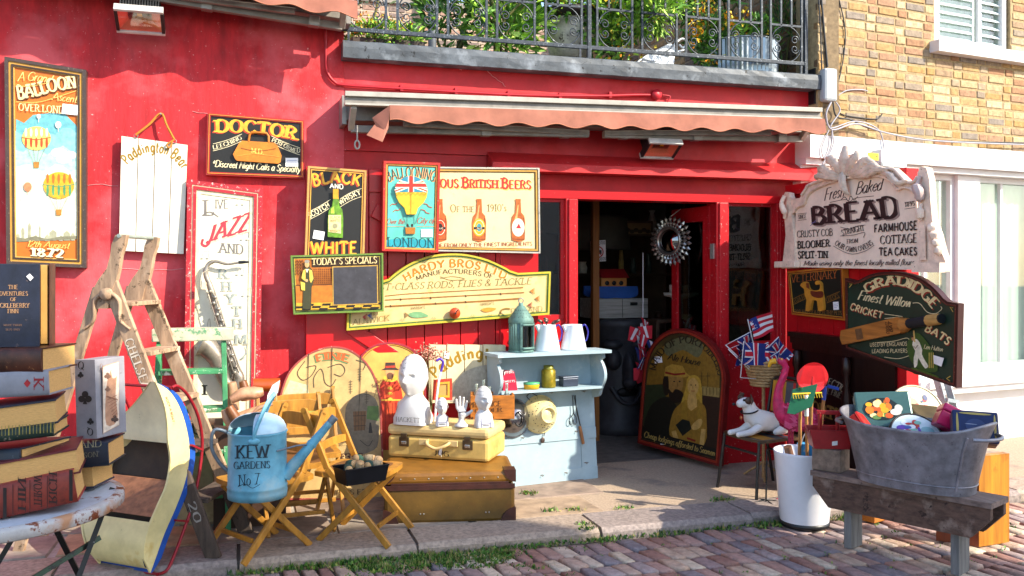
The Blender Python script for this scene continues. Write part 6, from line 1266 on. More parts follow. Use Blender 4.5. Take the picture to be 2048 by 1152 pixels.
# ---- yellow swing boat
YEL = mat('#d8c88e', .45, var=.14, scale=6, fleck=('#3a2e1c', .31, 26), stain=('#c09a3e', .42, 5)); YEL_LIT = mat('#e0d4ac', .45, var=.12, scale=6, fleck=('#4a3a22', .315, 22)); BLU = mat('#1c4c9c', .4, var=.15, fleck=('#c9cdd4', .31, 40)); INB = mat('#3a2a1c', .7, var=.3); SEATB = wood('#8a5c40', 'x', .6)  # paler yellow for the upper deck: sunlight there is put into the paint
p = Pl(gnd(300, 1148), 50); Wv = p.n * -.46; wf = lambda y: max(.06, min(1, (y - 757) / 125)) if y < 882 else (1 if y < 1060 else 1 - .25 * (y - 1060) / 86)
t = thing('swing_boat', 'yellow and blue wooden swing boat stood on end in a red metal frame', 'swing boat', p.at(300, 1148) + Wv * .5)
outer = s2([(311, 764), (340, 783), (362, 820), (376, 870), (379, 915), (370, 965), (352, 1015), (330, 1065), (312, 1115), (301, 1146)], 4); inner = s2([(288, 1118), (289, 1090), (298, 1055), (316, 1012), (333, 972), (341, 930), (340, 905), (336, 880), (335, 850), (330, 815), (320, 785)], 4)
n = len(outer); off_ = [(x + 11 * min(1, i / 5) * min(1, (n - 1 - i) / 5 + .2), y) for i, (x, y) in enumerate(outer)]
for k in (0, 1):
    mb = MB(); mb.prism([p.at(*q) + Wv * (k * wf(q[1])) for q in outer + inner], p.n * -.012, YEL)
    mb.add([p.at(*q) + Wv * (k * wf(q[1])) + p.n * .001 for q in outer] + [p.at(*q) + Wv * (k * wf(q[1])) + p.n * .001 for q in off_], [(i, i + 1, i + 1 + n, i + n) for i in range(n - 1)], BLU); mb.build('side_panel', t)
mb = MB(); rows = [[p.at(*q) + Wv * (f * wf(q[1])) for q in off_] for f in (0, .5, 1)]; mb.grid(rows, BLU); mb.build('hull', t)
mb = MB(); inq = [(306, 1140), (293, 1135)] + inner + [(311, 764)]; inr = [p.at(*q) - p.n * .012 for q in inq]; i0 = 12; i1 = len(inr) - 15
Wi = Wv * .95
wg = lambda a, b: [[inr[i] + Wi * (f * wf(inq[i][1])) for i in range(a, b)] for f in (0, .5, 1)]; mb.grid(wg(0, i0), YEL); mb.build('deck', t); mb = MB(); mb.grid(wg(i1, len(inr)), YEL_LIT); mb.build('deck', t)
mb = MB(); bk = [p.at(x - 22, y) - p.n * .013 for x, y in outer if 868 < y < 1062]; mb.grid([[q + Wi * (f * wf(y)) for q, (x, y) in zip(bk, [o for o in outer if 868 < o[1] < 1062])] for f in (0, 1)], INB); mb.build('lining', t)
mb = MB(); q = [p.at(336, 962) - p.n * .014, p.at(308, 1035) - p.n * .014]; mb.prism([q[0], q[1], q[1] + Wi, q[0] + Wi], p.ex * .012, SEATB); mb.build('seat', t)
RM = mat('#8f1c26', .35, .2, var=.15); mb = MB(); pr = [(340, 775), (352, 772), (372, 790), (392, 830), (401, 880), (396, 940), (384, 1000), (366, 1055), (345, 1110), (330, 1140), (312, 1148)]
for v_ in (V((0, 0, 0)), Wv * 1.06): mb.tube(spline([p.at(*q, .012) + v_ for q in pr], 4), .0085, RM, 8)
mb.tube([p.at(312, 1148, .012), p.at(312, 1148, .012) + Wv * 1.06], .0085, RM, 8); mb.tube([p.at(340, 775, .012), p.at(340, 775, .012) + Wv * 1.06], .0085, RM, 8); mb.bar(p.at(379, 890, .012), p.at(401, 900, .012), .02, .01, RM); mb.bar(p.at(348, 1040, .012), p.at(372, 1042, .012), .02, .01, RM); mb.build('frame', t)
a = Art(Pl(p.p(0, 0, .001), 50)); a.ptext('ROCK A BOAT', [(330, 795), (338, 815), (345, 845)], 4, '#a03a24', 'sans'); a.build(t)
# ---- tall wooden stepladder
F0 = gnd(432, 1116); e = V((.93, -.37, 0)); wv = V((.37, .93, 0)); T0 = F0 - e * .6 + V((0, 0, 1.5)); up_ = wv
t = thing('stepladder', 'tall bleached wooden stepladder with curved horns and CHELSEA carved on its side', 'stepladder', F0 - e * .5)
LAD = mat('#a5876c', .8, var=.35, scale=18, bump=.3, grain=(1.6, 1.6, .25), fleck=('#5a4836', .38, 14), stain=('#c4aa90', .42, 6)); LAD_SHADE = mat('#54463c', .85, var=.35, scale=18, bump=.3, grain=(1.6, 1.6, .25), fleck=('#2a2420', .37, 16))  # second wood is a darker copy: shade near the foot put into its colour
W0 = .40
for s_ in (0, 1):
    b0 = F0 + wv * (W0 * 1.1 * s_ - .02 * (1 - s_)); t0 = T0 + wv * (W0 * .9 * s_); mb = MB(); mid = b0.lerp(t0, .26)
    mb.bar(b0 + V((0, 0, .0)), mid, .028, .085, LAD_SHADE, up=e); mb.bar(mid, t0, .028, .085, LAD, up=e); mb.build('stile', t, bev=.004)
    r0 = F0 - e * 1.12 + wv * (W0 * 1.1 * s_); mb = MB(); mb.bar(r0, t0 - e * .06 - V((0, 0, .05)), .026, .06, LAD, up=e); mb.build('rear_leg', t, bev=.004)
    mb = MB(); c = t0 + V((0, 0, -.06)); pts = [(-.05, -.1, .05), (-.03, .0, .055), (.0, .06, .05), (.03, .12, .034), (.045, .19, .03), (.06, .25, .036), (.075, .3, .03)]; L_, Rr_ = [], []
    for x, z, r_ in pts: L_.append(c + e * (x - r_) + V((0, 0, z))); Rr_.append(c + e * (x + r_) + V((0, 0, z)))
    mb.prism([q - wv * .018 for q in L_ + Rr_[::-1]], wv * .036, LAD); mb.build('horn', t, bev=.006)
for k, f in enumerate((.2, .37, .55, .73, .91)):
    c = F0.lerp(T0, f); ww = W0 * (1.1 - .2 * f); mb = MB(); mb.box(c + wv * (ww / 2) + e * .0, (.135, ww - .032, .024), LAD if f > .4 else LAD_SHADE, RZ(-21.7)); mb.build('tread', t, bev=.003)
mb = MB(); h0 = T0 + e * .07 + V((0, 0, .235)); mb.tube([h0 - wv * .03, h0 + wv * (W0 * .9 + .03)], .011, mat('#9aa49a', .5, .4), 8); mb.build('top_rod', t)
mb = MB(); c = T0 - wv * .02 - e * .0 + V((0, 0, -.08)); mb.lathe([(0, .03), (.03, .028), (.035, .0)], LAD, TM(c, RZ(-21.7) @ RX(90)), 16)
for s_ in (-1, 1): mb.tube(spline([c + e * (.03 * s_), c + e * (.07 * s_) - V((0, 0, .04)), c + e * (.075 * s_) - V((0, 0, .14)), c + e * (.13 * s_) - V((0, 0, .19))], 5), [.016] * 6 + [.014] * 6 + [.01] * 4, LAD, 8, flat=.7)
mb.build('carved_bracket', t)
pl = Pl(F0 - wv * .036, -21.7); a = Art(pl, .001); A_ = lambda f, d=0: F0.lerp(T0, f) + e * d - wv * .036
def proj(q): r = q - CAM; cx = r.x * cos(TH) - r.y * sin(TH); cy = r.x * sin(TH) + r.y * cos(TH); return (1024 + F * cx / cy, HZ - F * r.z / cy)
c0, c1 = proj(A_(.78, -.025)), proj(A_(.6, -.025)); a.ptext('CHELSEA', [c0, ((c0[0] + c1[0]) / 2, (c0[1] + c1[1]) / 2), c1], 17, '#d8c8b4', 'serif', '#6a5442', (1, 1)); c0, c1 = proj(A_(.2, -.02)), proj(A_(.13, -.02)); a.ptext('20', [c0, ((c0[0] + c1[0]) / 2, (c0[1] + c1[1]) / 2), c1], 15, '#9a948c', 'hand'); a.build(t, 'carved_letters')
# ---- green stepladder behind
GP = mat('#3f8a5a', .65, var=.25, scale=9, bump=.15, fleck=('#cfd2c0', .37, 16), stain=('#7a6a4a', .37, 8)); GW2 = mat('#b9b49c', .7, var=.2, scale=12, fleck=('#5a8a64', .42, 9), stain=('#7a5a44', .36, 12))
b0 = at(305, 660, -.62); b1 = at(468, 668, -.62); t = thing('stepladder', 'small green painted stepladder with a whitish top plank behind the tall ladder', 'stepladder', V(((b0.x + b1.x) / 2, -.7, 0)))
mb = MB(); mb.box(((b0.x + b1.x) / 2, -.62, b0.z - .03), (b1.x - b0.x, .14, .075), GW2); mb.build('top_step', t, bev=.006); zt_g = b0.z - .07
for x, dx in ((b0.x + .04, -.045), (b1.x - .06, .03)):
    mb = MB(); mb.bar((x + dx, -.82, 0), (x, -.64, zt_g), .03, .06, GP, up=V((0, -1, 0))); mb.build('stile', t, bev=.004); mb = MB(); mb.bar((x + dx, -.3, 0), (x, -.58, zt_g), .026, .045, GP, up=V((0, -1, 0))); mb.build('rear_leg', t, bev=.004)
for f in (.2, .42, .64, .84): z = zt_g * f; mb = MB(); mb.box(((b0.x + b1.x) / 2 - .01, -.82 + .18 * f, z), (b1.x - b0.x - .1, .15, .025), GP); mb.build('tread', t, bev=.003)
# ---- cream drawer box lettered, behind the ladders
q = at(400, 850, -.6); t = thing('lettered_box', 'cream box with big dark letters behind the watering can', 'box', (q.x, -.5, 0)); mb = MB(); mb.box((q.x, -.45, .3), (.34, .28, .6), mat('#b8a27c', .7, var=.2, stain=('#8a744c', .4, 6))); o = mb.build('carcass', t, bev=.005); a = Art(Pl((q.x, -.591, 0), 0)); a.text('OIL', 385, 868, 420, 868, 26, '#3a3026', 'bold'); a.text('1', 405, 790, 412, 790, 20, '#3a3026', 'bold'); a.build(o)
# ---- folding chairs
def folding_chair(label):
    t = thing('folding_chair', label, 'chair', (0, 0, 0), 'folding beech chairs'); W_ = .19; OK2 = mat('#a8742a', .4, var=.25, scale=16, grain=(1.5, 1.5, .3), bump=.06, stain=('#8a5612', .38, 9)); zs = .37
    for s_ in (-1, 1):
        mb = MB(); mb.bar((s_ * W_, -.27, .74), (s_ * W_, -.13, .42), .022, .036, OK2, up=V((0, 1, 0))); mb.bar((s_ * W_, -.13, .42), (s_ * W_, .24, 0), .022, .036, OK2, up=V((0, 1, 0))); mb.tube([(s_ * W_ - .011, -.272, .742), (s_ * W_ + .011, -.272, .742)], .018, OK2, 10); mb.build('stile', t, bev=.004)
        mb = MB(); mb.bar((s_ * (W_ - .026), .15, zs - .02), (s_ * (W_ - .026), -.2, 0), .02, .034, OK2, up=V((0, 1, 0))); mb.build('leg', t, bev=.004)
    sh = []
    for q in s2([(-.17, -.2), (.17, -.2), (.178, .02), (.185, .17), (.15, .215), (0, .225), (-.15, .215), (-.185, .17), (-.178, .02)], 3, True): sh.append((q[0], q[1] - .02, zs))
    mb = MB(); mb.prism(sh[::-1], (0, 0, .026), OK2); mb.build('seat', t, bev=.008)
    mb = MB(); mb.prism([(x * .78, y * .76 - .0, zs + .0275) for x, y, z in sh], (0, 0, -.001), mat('#6a4424', .5, var=.25)); mb.build('seat_panel', t)
    for z, h, yb in ((.68, .075, -.245), (.53, .045, -.178)):
        mb = MB(); n = 8; pts = []
        for i in range(n + 1): f = i / n - .5; pts.append(V((f * (W_ * 2 - .024), yb - .02 * (1 - 4 * f * f), z)))
        f1 = [q + V((0, 0, -h / 2)) for q in pts]; f2 = [q + V((0, -.004, h / 2 * (.75 if abs(i - n / 2) > n / 2 - 1 else 1))) for i, q in enumerate(pts)]; th = V((0, -.014, 0))
        mb.grid([f1, f2, [q + th for q in f2], [q + th for q in f1], f1], OK2, False); mb.build('back_slat', t, bev=.003)
    mb = MB()
    for y, z in ((-.12, .09), (.16, .1)): mb.bar((-W_ + .04, y, z), (W_ - .04, y, z), .018, .024, OK2)
    mb.build('stretcher', t, bev=.003); return t
fa = math.degrees(math.atan2(-.52, -.85)) - 90
ch = folding_chair('folding chair carrying the blue watering can, facing left'); na = at(500, 1050, -1.22); ch.location = (.12, -1.2, 0.006); ch.rotation_euler = (0, 0, rad(fa)); ORG[ch.name] = V((0, 0, 0)); chA = V((.12, -1.2, 0))
fb = math.degrees(math.atan2(-.5, .86)) - 90; dup(ch, (.68, -1.12, .006), rad(fb), 'folding chair carrying the loaf tin of twine, facing right'); dup(ch, (.32, -.78, .006), rad(180 + 6), 'folding chair with empty dark seat between the two front chairs'); dup(ch, (.42, -.5, .006), rad(180 + 2), 'rearmost folding chair nearest to the arched yellow board')
# ---- blue watering can
WB = mat('#5f9db2', .5, .1, var=.25, scale=7, bump=.12, stain=('#8aa6aa', .48, 5), fleck=('#8a6a58', .31, 14)); WBG = mat('#6f7a82', .5, .5, var=.3)
c = chA + V((-.1, -.055, .40)); c = gnd(515, 992, .402); r_ = .146; hC = .335; M = TM(c, RZ(0))
t = thing('watering_can', 'large worn blue watering can with painted KEW GARDENS lettering on a chair', 'watering can', c)
mb = MB(); mb.lathe([(0, .002), (r_, 0), (r_ + .003, .03), (r_, .05), (r_ + .004, .056), (r_, .062), (r_ * .985, hC - .02), (r_, hC - .012), (r_ + .004, hC - .004), (r_ - .004, hC), (r_ - .006, hC - .02), (r_ - .008, .02), (0, .02)], WB, M, 44); mb.build('drum', t)
mb = MB(); rows = [[c + V((r_ * .99 * cos(a_) * (1 - .0 * k), r_ * .99 * sin(a_), hC + .062 * sin(pi * .5 * k / 6) * max(0, sin((a_ + .5) * .78)) ** .5)) * 1 if k == 0 else c + V((r_ * .99 * cos(a_) * cos(k / 6 * 1.35), r_ * .99 * sin(a_) * cos(k / 6 * 1.35), hC + .085 * sin(k / 6 * pi / 2))) for a_ in [-1.75 + (pi + 1.9) * i / 24 for i in range(25)]] for k in range(7)]
mb.grid(rows, mat('#a8c4d0', .4, .1, var=.12)); mb.build('hood', t)
mb = MB(); mb.tube(spline([c + V((-.02, -r_ - .004, hC - .02)), c + V((-.01, -r_ - .002, hC + .03)), c + V((.045, -.06, hC + .14)), c + V((.085, .0, hC + .18)), c + V((.06, .07, hC + .12)), c + V((.02, r_, hC))], 6), .012, WB, 8, flat=.4); mb.blob(c + V((-.02, -r_ - .002, hC - .03)), (.03, .008, .016), WB); mb.build('bail_handle', t)
mb = MB(); mb.tube(spline([c + V((-r_ * .9, 0, hC - .01)), c + V((-r_ - .06, -.02, hC + .015)), c + V((-r_ - .075, -.02, hC - .07)), c + V((-r_ - .04, -.01, hC - .15)), c + V((-r_ * .98, 0, hC - .2))], 6), .009, WBG, 8); mb.build('rear_handle', t)
s0 = c + V((r_ * .9, -.03, .1)); s1 = c + V((.375, -.06, .385)); mb = MB(); mb.tube([s0, s0.lerp(s1, .4), s0.lerp(s1, .9), s1], [.036, .026, .019, .017], WB, 14); mb.tube([s0.lerp(s1, .54), s0.lerp(s1, .57)], .027, WB, 14); mb.tube([s0.lerp(s1, .93), s1 + (s1 - s0) * .03], [.02, .021], WBG, 12); mb.build('spout', t)
mb = MB(); mb.tube([c + V((.09, -.115, .245)), c + V((.19, -.08, .26)), s0.lerp(s1, .55)], .005, WBG, 6); mb.build('stay', t)
def wrap(px, py):                                                # photo pixel -> point of the can's curved side
    r = ray(px, py); o2 = CAM - c; A_ = r.x ** 2 + r.y ** 2; B_ = o2.x * r.x + o2.y * r.y; C_ = o2.x ** 2 + o2.y ** 2 - (r_ + .0015) ** 2; tt = (-B_ - math.sqrt(max(0, B_ * B_ - A_ * C_))) / A_; return CAM + r * tt
class Cyl:
    def __init__(s, d=0): pass
    def at(s, px, py, off=0): q = wrap(px, py); d = V((q.x - c.x, q.y - c.y, 0)).normalized(); return q + d * off
a = Art(Cyl()); a.text('KEW', 473, 917, 537, 915, 26, '#1a2a34', 'serif'); a.text('GARDENS', 468, 938, 540, 936, 14, '#1c3440', 'serif'); a.text('No 7', 478, 972, 518, 968, 22, '#1a2a34', 'light'); a.line([(476, 974), (490, 968), (505, 976), (520, 968)], 1, '#1a2a34', True); a.build(t)
# ---- wooden cobbler's lasts, planes and pins piled behind the can
def at_pile(px, py, y=-.8): return at(px, py, y)
LW = mat('#b98a6a', .45, var=.25, scale=10, stain=('#8a5a3c', .4, 8)); LW2 = mat('#7a4a2a', .45, var=.25, scale=10)
q0 = at_pile(490, 905, -.82); t = thing('storage_chest', 'dark brown trunk with papers at the side under the pile of wooden lasts', 'trunk', (q0.x, -.62, 0)); mb = MB(); mb.box((q0.x + .03, -.62, .31), (.42, .3, .62), mat('#3a2418', .6, var=.3, scale=8)); mb.build('body', t, bev=.006); mb = MB(); P_ = Pl((q0.x, -.772, 0), 0); mb.prism([P_.at(*q, .002) for q in ((533, 812), (556, 785), (560, 760), (545, 770), (535, 790))], (0, .001, 0), mat('#d8d4cc', .8)); mb.build('paper', t)
zt_k = .622
def last(name, label, pts, rr_, m, y=-.62, cat=None):
    mb = MB(); P_ = [at(x, yy, y + (k * .0)) for k, (x, yy) in enumerate(pts)]; mb.tube(spline(P_, 5), [rr_[min(int(i / 5), len(rr_) - 1)] + (rr_[min(int(i / 5) + 1, len(rr_) - 1)] - rr_[min(int(i / 5), len(rr_) - 1)]) * (i % 5) / 5 for i in range(5 * (len(pts) - 1) + 1)], m, 14, flat=.75)
    lo = min(P_, key=lambda v: v.z); tag(mb.build(name, loc=lo), label, cat or name.replace('_', ' '))
last('shoe_last', 'pale smooth wooden shoe last lying across the top of the pile', [(462, 800), (485, 788), (510, 786), (527, 783)], [.03, .05, .052, .03], LW, -.8)
last('shoe_last', 'brown wooden shoe last standing in the mouth of the blue can', [(458, 813), (468, 830), (482, 852), (490, 866)], [.028, .036, .036, .03], LW2, -1.28)
last('rolling_pin', 'short fat wooden pin leaning left of the brown shoe last', [(447, 820), (454, 838), (466, 858)], [.018, .03, .026], LW, -1.25)
last('wooden_spool', 'turned wooden bobbin rod lying behind the blue can', [(480, 842), (495, 830), (505, 826), (520, 815), (545, 808)], [.02, .026, .01, .016, .012], LW, -.95)
last('wooden_block', 'square pale wooden block upright behind the shoe last', [(462, 765), (465, 785), (468, 820)], [.04, .045, .045], LW, -.62)
last('wooden_mould', 'short wooden hat mould beside the upright block', [(485, 762), (490, 780), (493, 800)], [.03, .04, .045], LW2, -.6)
last('leather_roll', 'shiny orange brown leather roll lying behind the wooden lasts', [(506, 770), (530, 770), (560, 769)], [.055, .055, .055], mat('#a84a1c', .35, var=.2), -.55)
last('wooden_plane', 'pale wooden carpenter plane lying under the shoe last', [(472, 835), (500, 825), (530, 815)], [.03, .034, .03], LW, -.75)
# ---- loaf tin of twine on the right chair
cB = V((.68, -1.12, 0)); q = gnd(722, 962, .40); t = thing('loaf_tin', 'black loaf tin full of green and buff twine spools on a chair', 'tin', q); BT = mat('#15161a', .4, .4, var=.3); Mr = RZ(20); mb = MB()
def tinpt(x, y, z): k = 1 + z * 1.6; return q + Mr @ V((x * k, y * k, z))
bw, bd = .115, .065; bo = [(-bw, -bd), (bw, -bd), (bw, bd), (-bw, bd)]
for (x0, y0), (x1, y1) in zip(bo, bo[1:] + bo[:1]): mb.add([tinpt(x0, y0, 0), tinpt(x1, y1, 0), tinpt(x1, y1, .085), tinpt(x0, y0, .085)], [(0, 1, 2, 3)], BT)
mb.add([tinpt(x, y, .002) for x, y in bo], [(0, 1, 2, 3)], BT); mb.tube([tinpt(x, y, .086) for x, y in bo], .004, BT, 6, closed=True); mb.build('tin', t, solid=.002)
rs = random.Random(4); SPC = [mat(c_, .9, bump=.5, scale=80) for c_ in ('#2f4a3c', '#3a5a48', '#a08a6a', '#b89a74', '#33483a', '#8f7a5c', '#2c443a', '#a58c6c')]; WE = mat('#b99264', .7)
for k, (x, y, z, yaw, tl) in enumerate(((-.06, .0, .1, 30, 80), (.0, .03, .115, -40, 70), (.06, .02, .11, 60, 85), (.1, .0, .1, 20, 75), (-.09, -.03, .085, 0, 90), (-.03, -.04, .09, 15, 30), (.03, -.03, .09, -20, 90), (.08, -.03, .085, 70, 90))):
    cc = q + Mr @ V((x, y, z)); M_ = TM(cc, RZ(yaw) @ RX(tl)); s_ = thing('twine_spool', ['dark green', 'mid green', 'light tan', 'buff', 'deep green', 'dull brown', 'blackish green', 'pale brown'][k] + ' twine spool in the black loaf tin' + [', far left corner', ', tallest at the back', ' beside the tall one at the back', ', far right end', ', near left corner', ', standing near the middle front', ', in the middle of the front row', ', front right corner'][k], 'spool', cc, 'twine spools in the loaf tin')
    mb = MB(); mb.lathe([(.012, -.026), (.022, -.024), (.025, 0), (.022, .024), (.012, .026)], SPC[k], M_, 16); mb.build('twine', s_); mb = MB()
    for z0 in (-.03, .026): mb.lathe([(0, z0), (.02, z0), (.02, z0 + .004), (0, z0 + .004)], WE, M_, 14)
    mb.build('flange', s_)
# ---- suitcases
def suitcase(label, o, yaw, w_, d, h, m, trim, seam, extra):
    M = RZ(yaw); t = thing('suitcase', label, 'suitcase', o + M @ V((w_ / 2, d / 2, 0))); P_ = lambda x, y, z: o + M @ V((x, y, z)); X = lambda x0, x1, y0, y1, z0, z1, mm, mb: mb.box(P_((x0 + x1) / 2, (y0 + y1) / 2, (z0 + z1) / 2), (x1 - x0, y1 - y0, z1 - z0), mm, M)
    mb = MB(); X(0, w_, 0, d, 0, seam - .003, m, mb); mb.build('base', t, bev=.022); mb = MB(); X(-.004, w_ + .004, -.004, d + .004, seam, h, extra, mb); mb.build('lid', t, bev=.026)
    return t, P_, X, M
BSC = mat('#5c4214', .45, var=.25, scale=7, bump=.08, stain=('#5a340e', .4, 4), fleck=('#b98a4a', .3, 50)); BSL = mat('#7c521a', .4, var=.25, scale=7, bump=.08, stain=('#6a3c10', .38, 5)); LEA = mat('#3a1a12', .45, var=.3, scale=14, bump=.15)  # base darker than the lid: shade on the front is put into its colour
o = gnd(768, 1050); t, P_, X, M = suitcase('big mustard brown suitcase with dark leather corners lying on the pavement', o, -11, .80, .47, .315, BSC, LEA, .235, BSL)
mb = MB(); X(.0, .80, -.008, -.003, .205, .236, LEA, mb); X(.04, .76, -.007, -.003, .236, .25, LEA, mb); mb.build('leather_band', t, bev=.002)
for cx_, cz_, sx in ((.0, .0, 1), (.8, .0, -1), (.0, .315, 1), (.8, .315, -1)):
    mb = MB(); n = 8; dz = 1 if cz_ == 0 else -1; rr_ = .095 if dz > 0 else .075; pts = [(cx_ - sx * .006, cz_ - dz * .006)] + [(cx_ - sx * .006 + sx * rr_ * cos(pi / 2 * i / n), cz_ - dz * .006 + dz * rr_ * sin(pi / 2 * i / n)) for i in range(n + 1)]
    mb.prism([P_(x, -.009, z) for x, z in pts], M @ V((0, .1, 0)), LEA); mb.build('corner', t, bev=.004)
mb = MB()
for k in range(8): mb.lathe([(0, .003), (.004, .002), (.005, 0)], MET, TM(P_(.1 + .085 * k, -.004, .275), M @ RX(90)), 8)
for k in (.22, .24, .62, .64): mb.lathe([(0, .003), (.004, .002), (.005, 0)], MET, TM(P_(k, -.0, .06), M @ RX(90)), 8)
mb.build('rivet', t)
SSC = mat('#c7a45a', .6, var=.2, scale=7, bump=.08, stain=('#a5803c', .4, 5), fleck=('#6a5230', .32, 40)); SSL = mat('#d2b478', .6, var=.16, scale=7, bump=.08, stain=('#b8965a', .4, 5))
zs_ = .318; o = gnd(775, 913, zs_); yw2 = -33
t, P_, X, M = suitcase('straw coloured vellum suitcase with two brass locks on the big brown case', o, yw2, .70, .38, .215, SSC, LEA, .145, SSL); sm_top = zs_ + .215; SMP, SMM = P_, M
LKM = mat('#6a5a44', .35, .8, var=.3)
for k in (.12, .56):
    mb = MB(); X(k - .035, k + .035, -.008, -.0, .075, .135, LKM, mb); X(k - .022, k + .022, -.014, -.004, .135, .16, LKM, mb); X(k - .018, k + .018, -.016, -.009, .09, .11, mat('#c9c4b8', .25, .9), mb); mb.build('lock', t, bev=.003)
mb = MB()
for k in (.26, .46): X(k - .035, k + .035, -.012, -.003, .09, .13, SSL, mb)
mb.tube(spline([P_(.28, -.012, .115), P_(.3, -.04, .1), P_(.36, -.05, .08), P_(.42, -.04, .1), P_(.44, -.012, .115)], 5), .011, SSL, 8); mb.build('handle', t, bev=.004)
a = Art(Pl(o, yw2), .003); a.text('JUG', 868, 910, 898, 913, 10, '#2a2218', 'serif'); a.build(t)
mb = MB(); mb.tube([P_(.38, -.052, .09), P_(.4, -.05, .03)], .0015, mat('#e0d8c4', .8), 4); mb.prism([P_(.385, -.053, .08), P_(.405, -.056, .085), P_(.4, -.056, .045), P_(.38, -.053, .04)], (0, .001, 0), mat('#dcd6cc', .8)); mb.build('swing_tag', t)
# ---- white heads and hand on the suitcase
POR = mat('#c9c7c4', .3, var=.04, scale=20, coat=.2, stain=('#b0aca6', .36, 6)); INK = mat('#3a3a40', .5)
def gs(x, m_, s_): return math.exp(-((x - m_) / s_) ** 2)
def headpt(c, M, s, th, ph):                                   # th 0 top..pi bottom, ph 0 = face direction (-Y local)
    z = cos(th); r = sin(th); a = abs(ph)
    x = .68 * r * sin(ph); y = -.86 * r * cos(ph); zz = 1.05 * z
    f = gs(ph, 0, .5); w_ = 1
    if z < -.1: x *= 1 - .32 * min(1, (-.1 - z) / .8) * f ** .2
    if abs(ph) > 1.9 and z < -.3: y *= 1 - .35 * min(1, (-.3 - z) / .6)
    y -= .34 * gs(ph, 0, .17) * gs(zz, -.2, .15) + .14 * gs(ph, 0, .1) * gs(zz, .0, .16)          # nose
    y -= .13 * gs(zz, .17, .09) * gs(ph, 0, .55)                                                      # brow
    y += .24 * (gs(ph, .38, .2) + gs(ph, -.38, .18)) * gs(zz, .03, .1)                                # sockets
    y -= .07 * (gs(ph, .38, .1) + gs(ph, -.38, .1)) * gs(zz, .0, .05)                                # lids
    y -= .1 * gs(ph, 0, .28) * (gs(zz, -.48, .05) + gs(zz, -.61, .06)) - .03 * gs(ph, 0, .3) * gs(zz, -.545, .025)   # lips
    y -= .15 * gs(ph, 0, .3) * gs(zz, -.83, .12)                                                      # chin
    k = (gs(a, 1.62, .15)) * gs(zz, -.12, .2); x += math.copysign(.1 * k, ph)                         # ears
    return c + M @ (V((x, y, zz)) * s)
def bust(name, label, base, yaw, H, plinth_w, m, cracked, text=None, slim=False):
    t = thing(name, label, 'bust', base); M = RZ(yaw); hs = H * .3; hc = base + V((0, 0, H - hs * 1.05)) + M @ V((0, -.02 * H, 0)); mb = MB(); n, k = 34, 48
    rows = [[headpt(hc, M, hs, pi * i / n, -pi + 2 * pi * j / k) for j in range(k + 1)] for i in range(n + 1)]; mb.grid(rows, m)
    zb = base.z; W_ = plinth_w / 2; secs = [(W_ * 1.0, W_ * .75, 0), (W_ * 1.0, W_ * .75, .1 * H), (W_ * 1.02, W_ * .72, .24 * H), (W_ * .98, W_ * .66, .3 * H), (hs * .55, hs * .56, .355 * H), (hs * .42, hs * .46, .41 * H), (hs * .42, hs * .48, .56 * H)]
    rows = []
    for j, (a_, b_, z) in enumerate(secs):
        sq = max(0, 1 - z / (.34 * H)); row = []
        for i in range(33):
            an = 2 * pi * i / 32; cx_, sy_ = cos(an), sin(an); g = 1 / max(abs(cx_), abs(sy_)) if sq > .3 else 1; g = 1 + (min(g, 1.35) - 1) * min(1, sq * 1.4); row.append(V((base.x, base.y, zb + z)) + M @ V((a_ * cx_ * g, b_ * sy_ * g - (.02 * H if j < 4 else 0), 0)))
        rows.append(row)
    mb.grid(rows, m); mb.add(rows[0][:-1], [range(32)], m); ob = mb.build('figure', t)
    ik = MB(); rk = random.Random(3)
    if cracked:
        for q in range(46):
            th, ph = rk.uniform(.15, 1.3), rk.uniform(-1.8, 1.8); d1, d2 = rk.uniform(-.14, .14), rk.uniform(-.25, .25); P0 = [headpt(hc, M, hs * 1.006, th + d1 * f, ph + d2 * f) for f in (0, .5, 1)]; ik.tube(P0, hs * .01, INK, 4)
    else:
        for q in range(9): ph = -1.8 + q * .45; ik.tube([headpt(hc, M, hs * 1.006, th, ph) for th in (.1, .5, .9, 1.2)], hs * .008, INK, 4)
        for th in (.5, .9, 1.2): ik.tube([headpt(hc, M, hs * 1.006, th, -1.8 + i * .3) for i in range(13)], hs * .008, INK, 4)
    ik.build('ink_lines', t)
    pl = Pl(base + M @ V((0, -W_ * .75 * 1.0 - .02 * H - .001, 0)), yaw)
    if text: text(pl, t)
    return t
zt2 = sm_top + .001
def on_case(px, py): q = gnd(px, py, zt2); return q
def tx1(pl, t):
    a = Art(pl, .001); q0 = proj(pl.p(-.085, .022)); q1 = proj(pl.p(.085, .022)); a.text('HACKETT', q0[0], q0[1], q1[0], q1[1], 9, '#4a4844', 'light'); a.build(t)
bb = on_case(828, 846); bust('phrenology_head', 'large white cracked glaze bust of a bald head on the straw suitcase', bb, -36, .46, .225, POR, True, tx1)
def tx2(pl, t):
    a = Art(pl, .001); W_ = .03
    for x in (-1, 1): A_, B_ = proj(pl.p(W_ * x, .002)), proj(pl.p(W_ * x, .06)); a.line([A_, B_], 1, '#5a5a8a')
    A_, B_ = proj(pl.p(-W_, .025)), proj(pl.p(W_, .025)); a.line([A_, B_], 1, '#5a5a8a'); a.line([proj(pl.p(-W_ * .7, .015)), proj(pl.p(W_ * .7, .015))], 1.6, '#6a6a72'); a.build(t)
bust('phrenology_head', 'smallest white head with ink lines between the bust and the china hand', on_case(884, 851), -8, .185, .085, POR, False, tx2, True)
bust('phrenology_head', 'middle sized white head with mapped scalp in front of the wooden crate', on_case(967, 853), 4, .265, .115, POR, False, tx2, True)
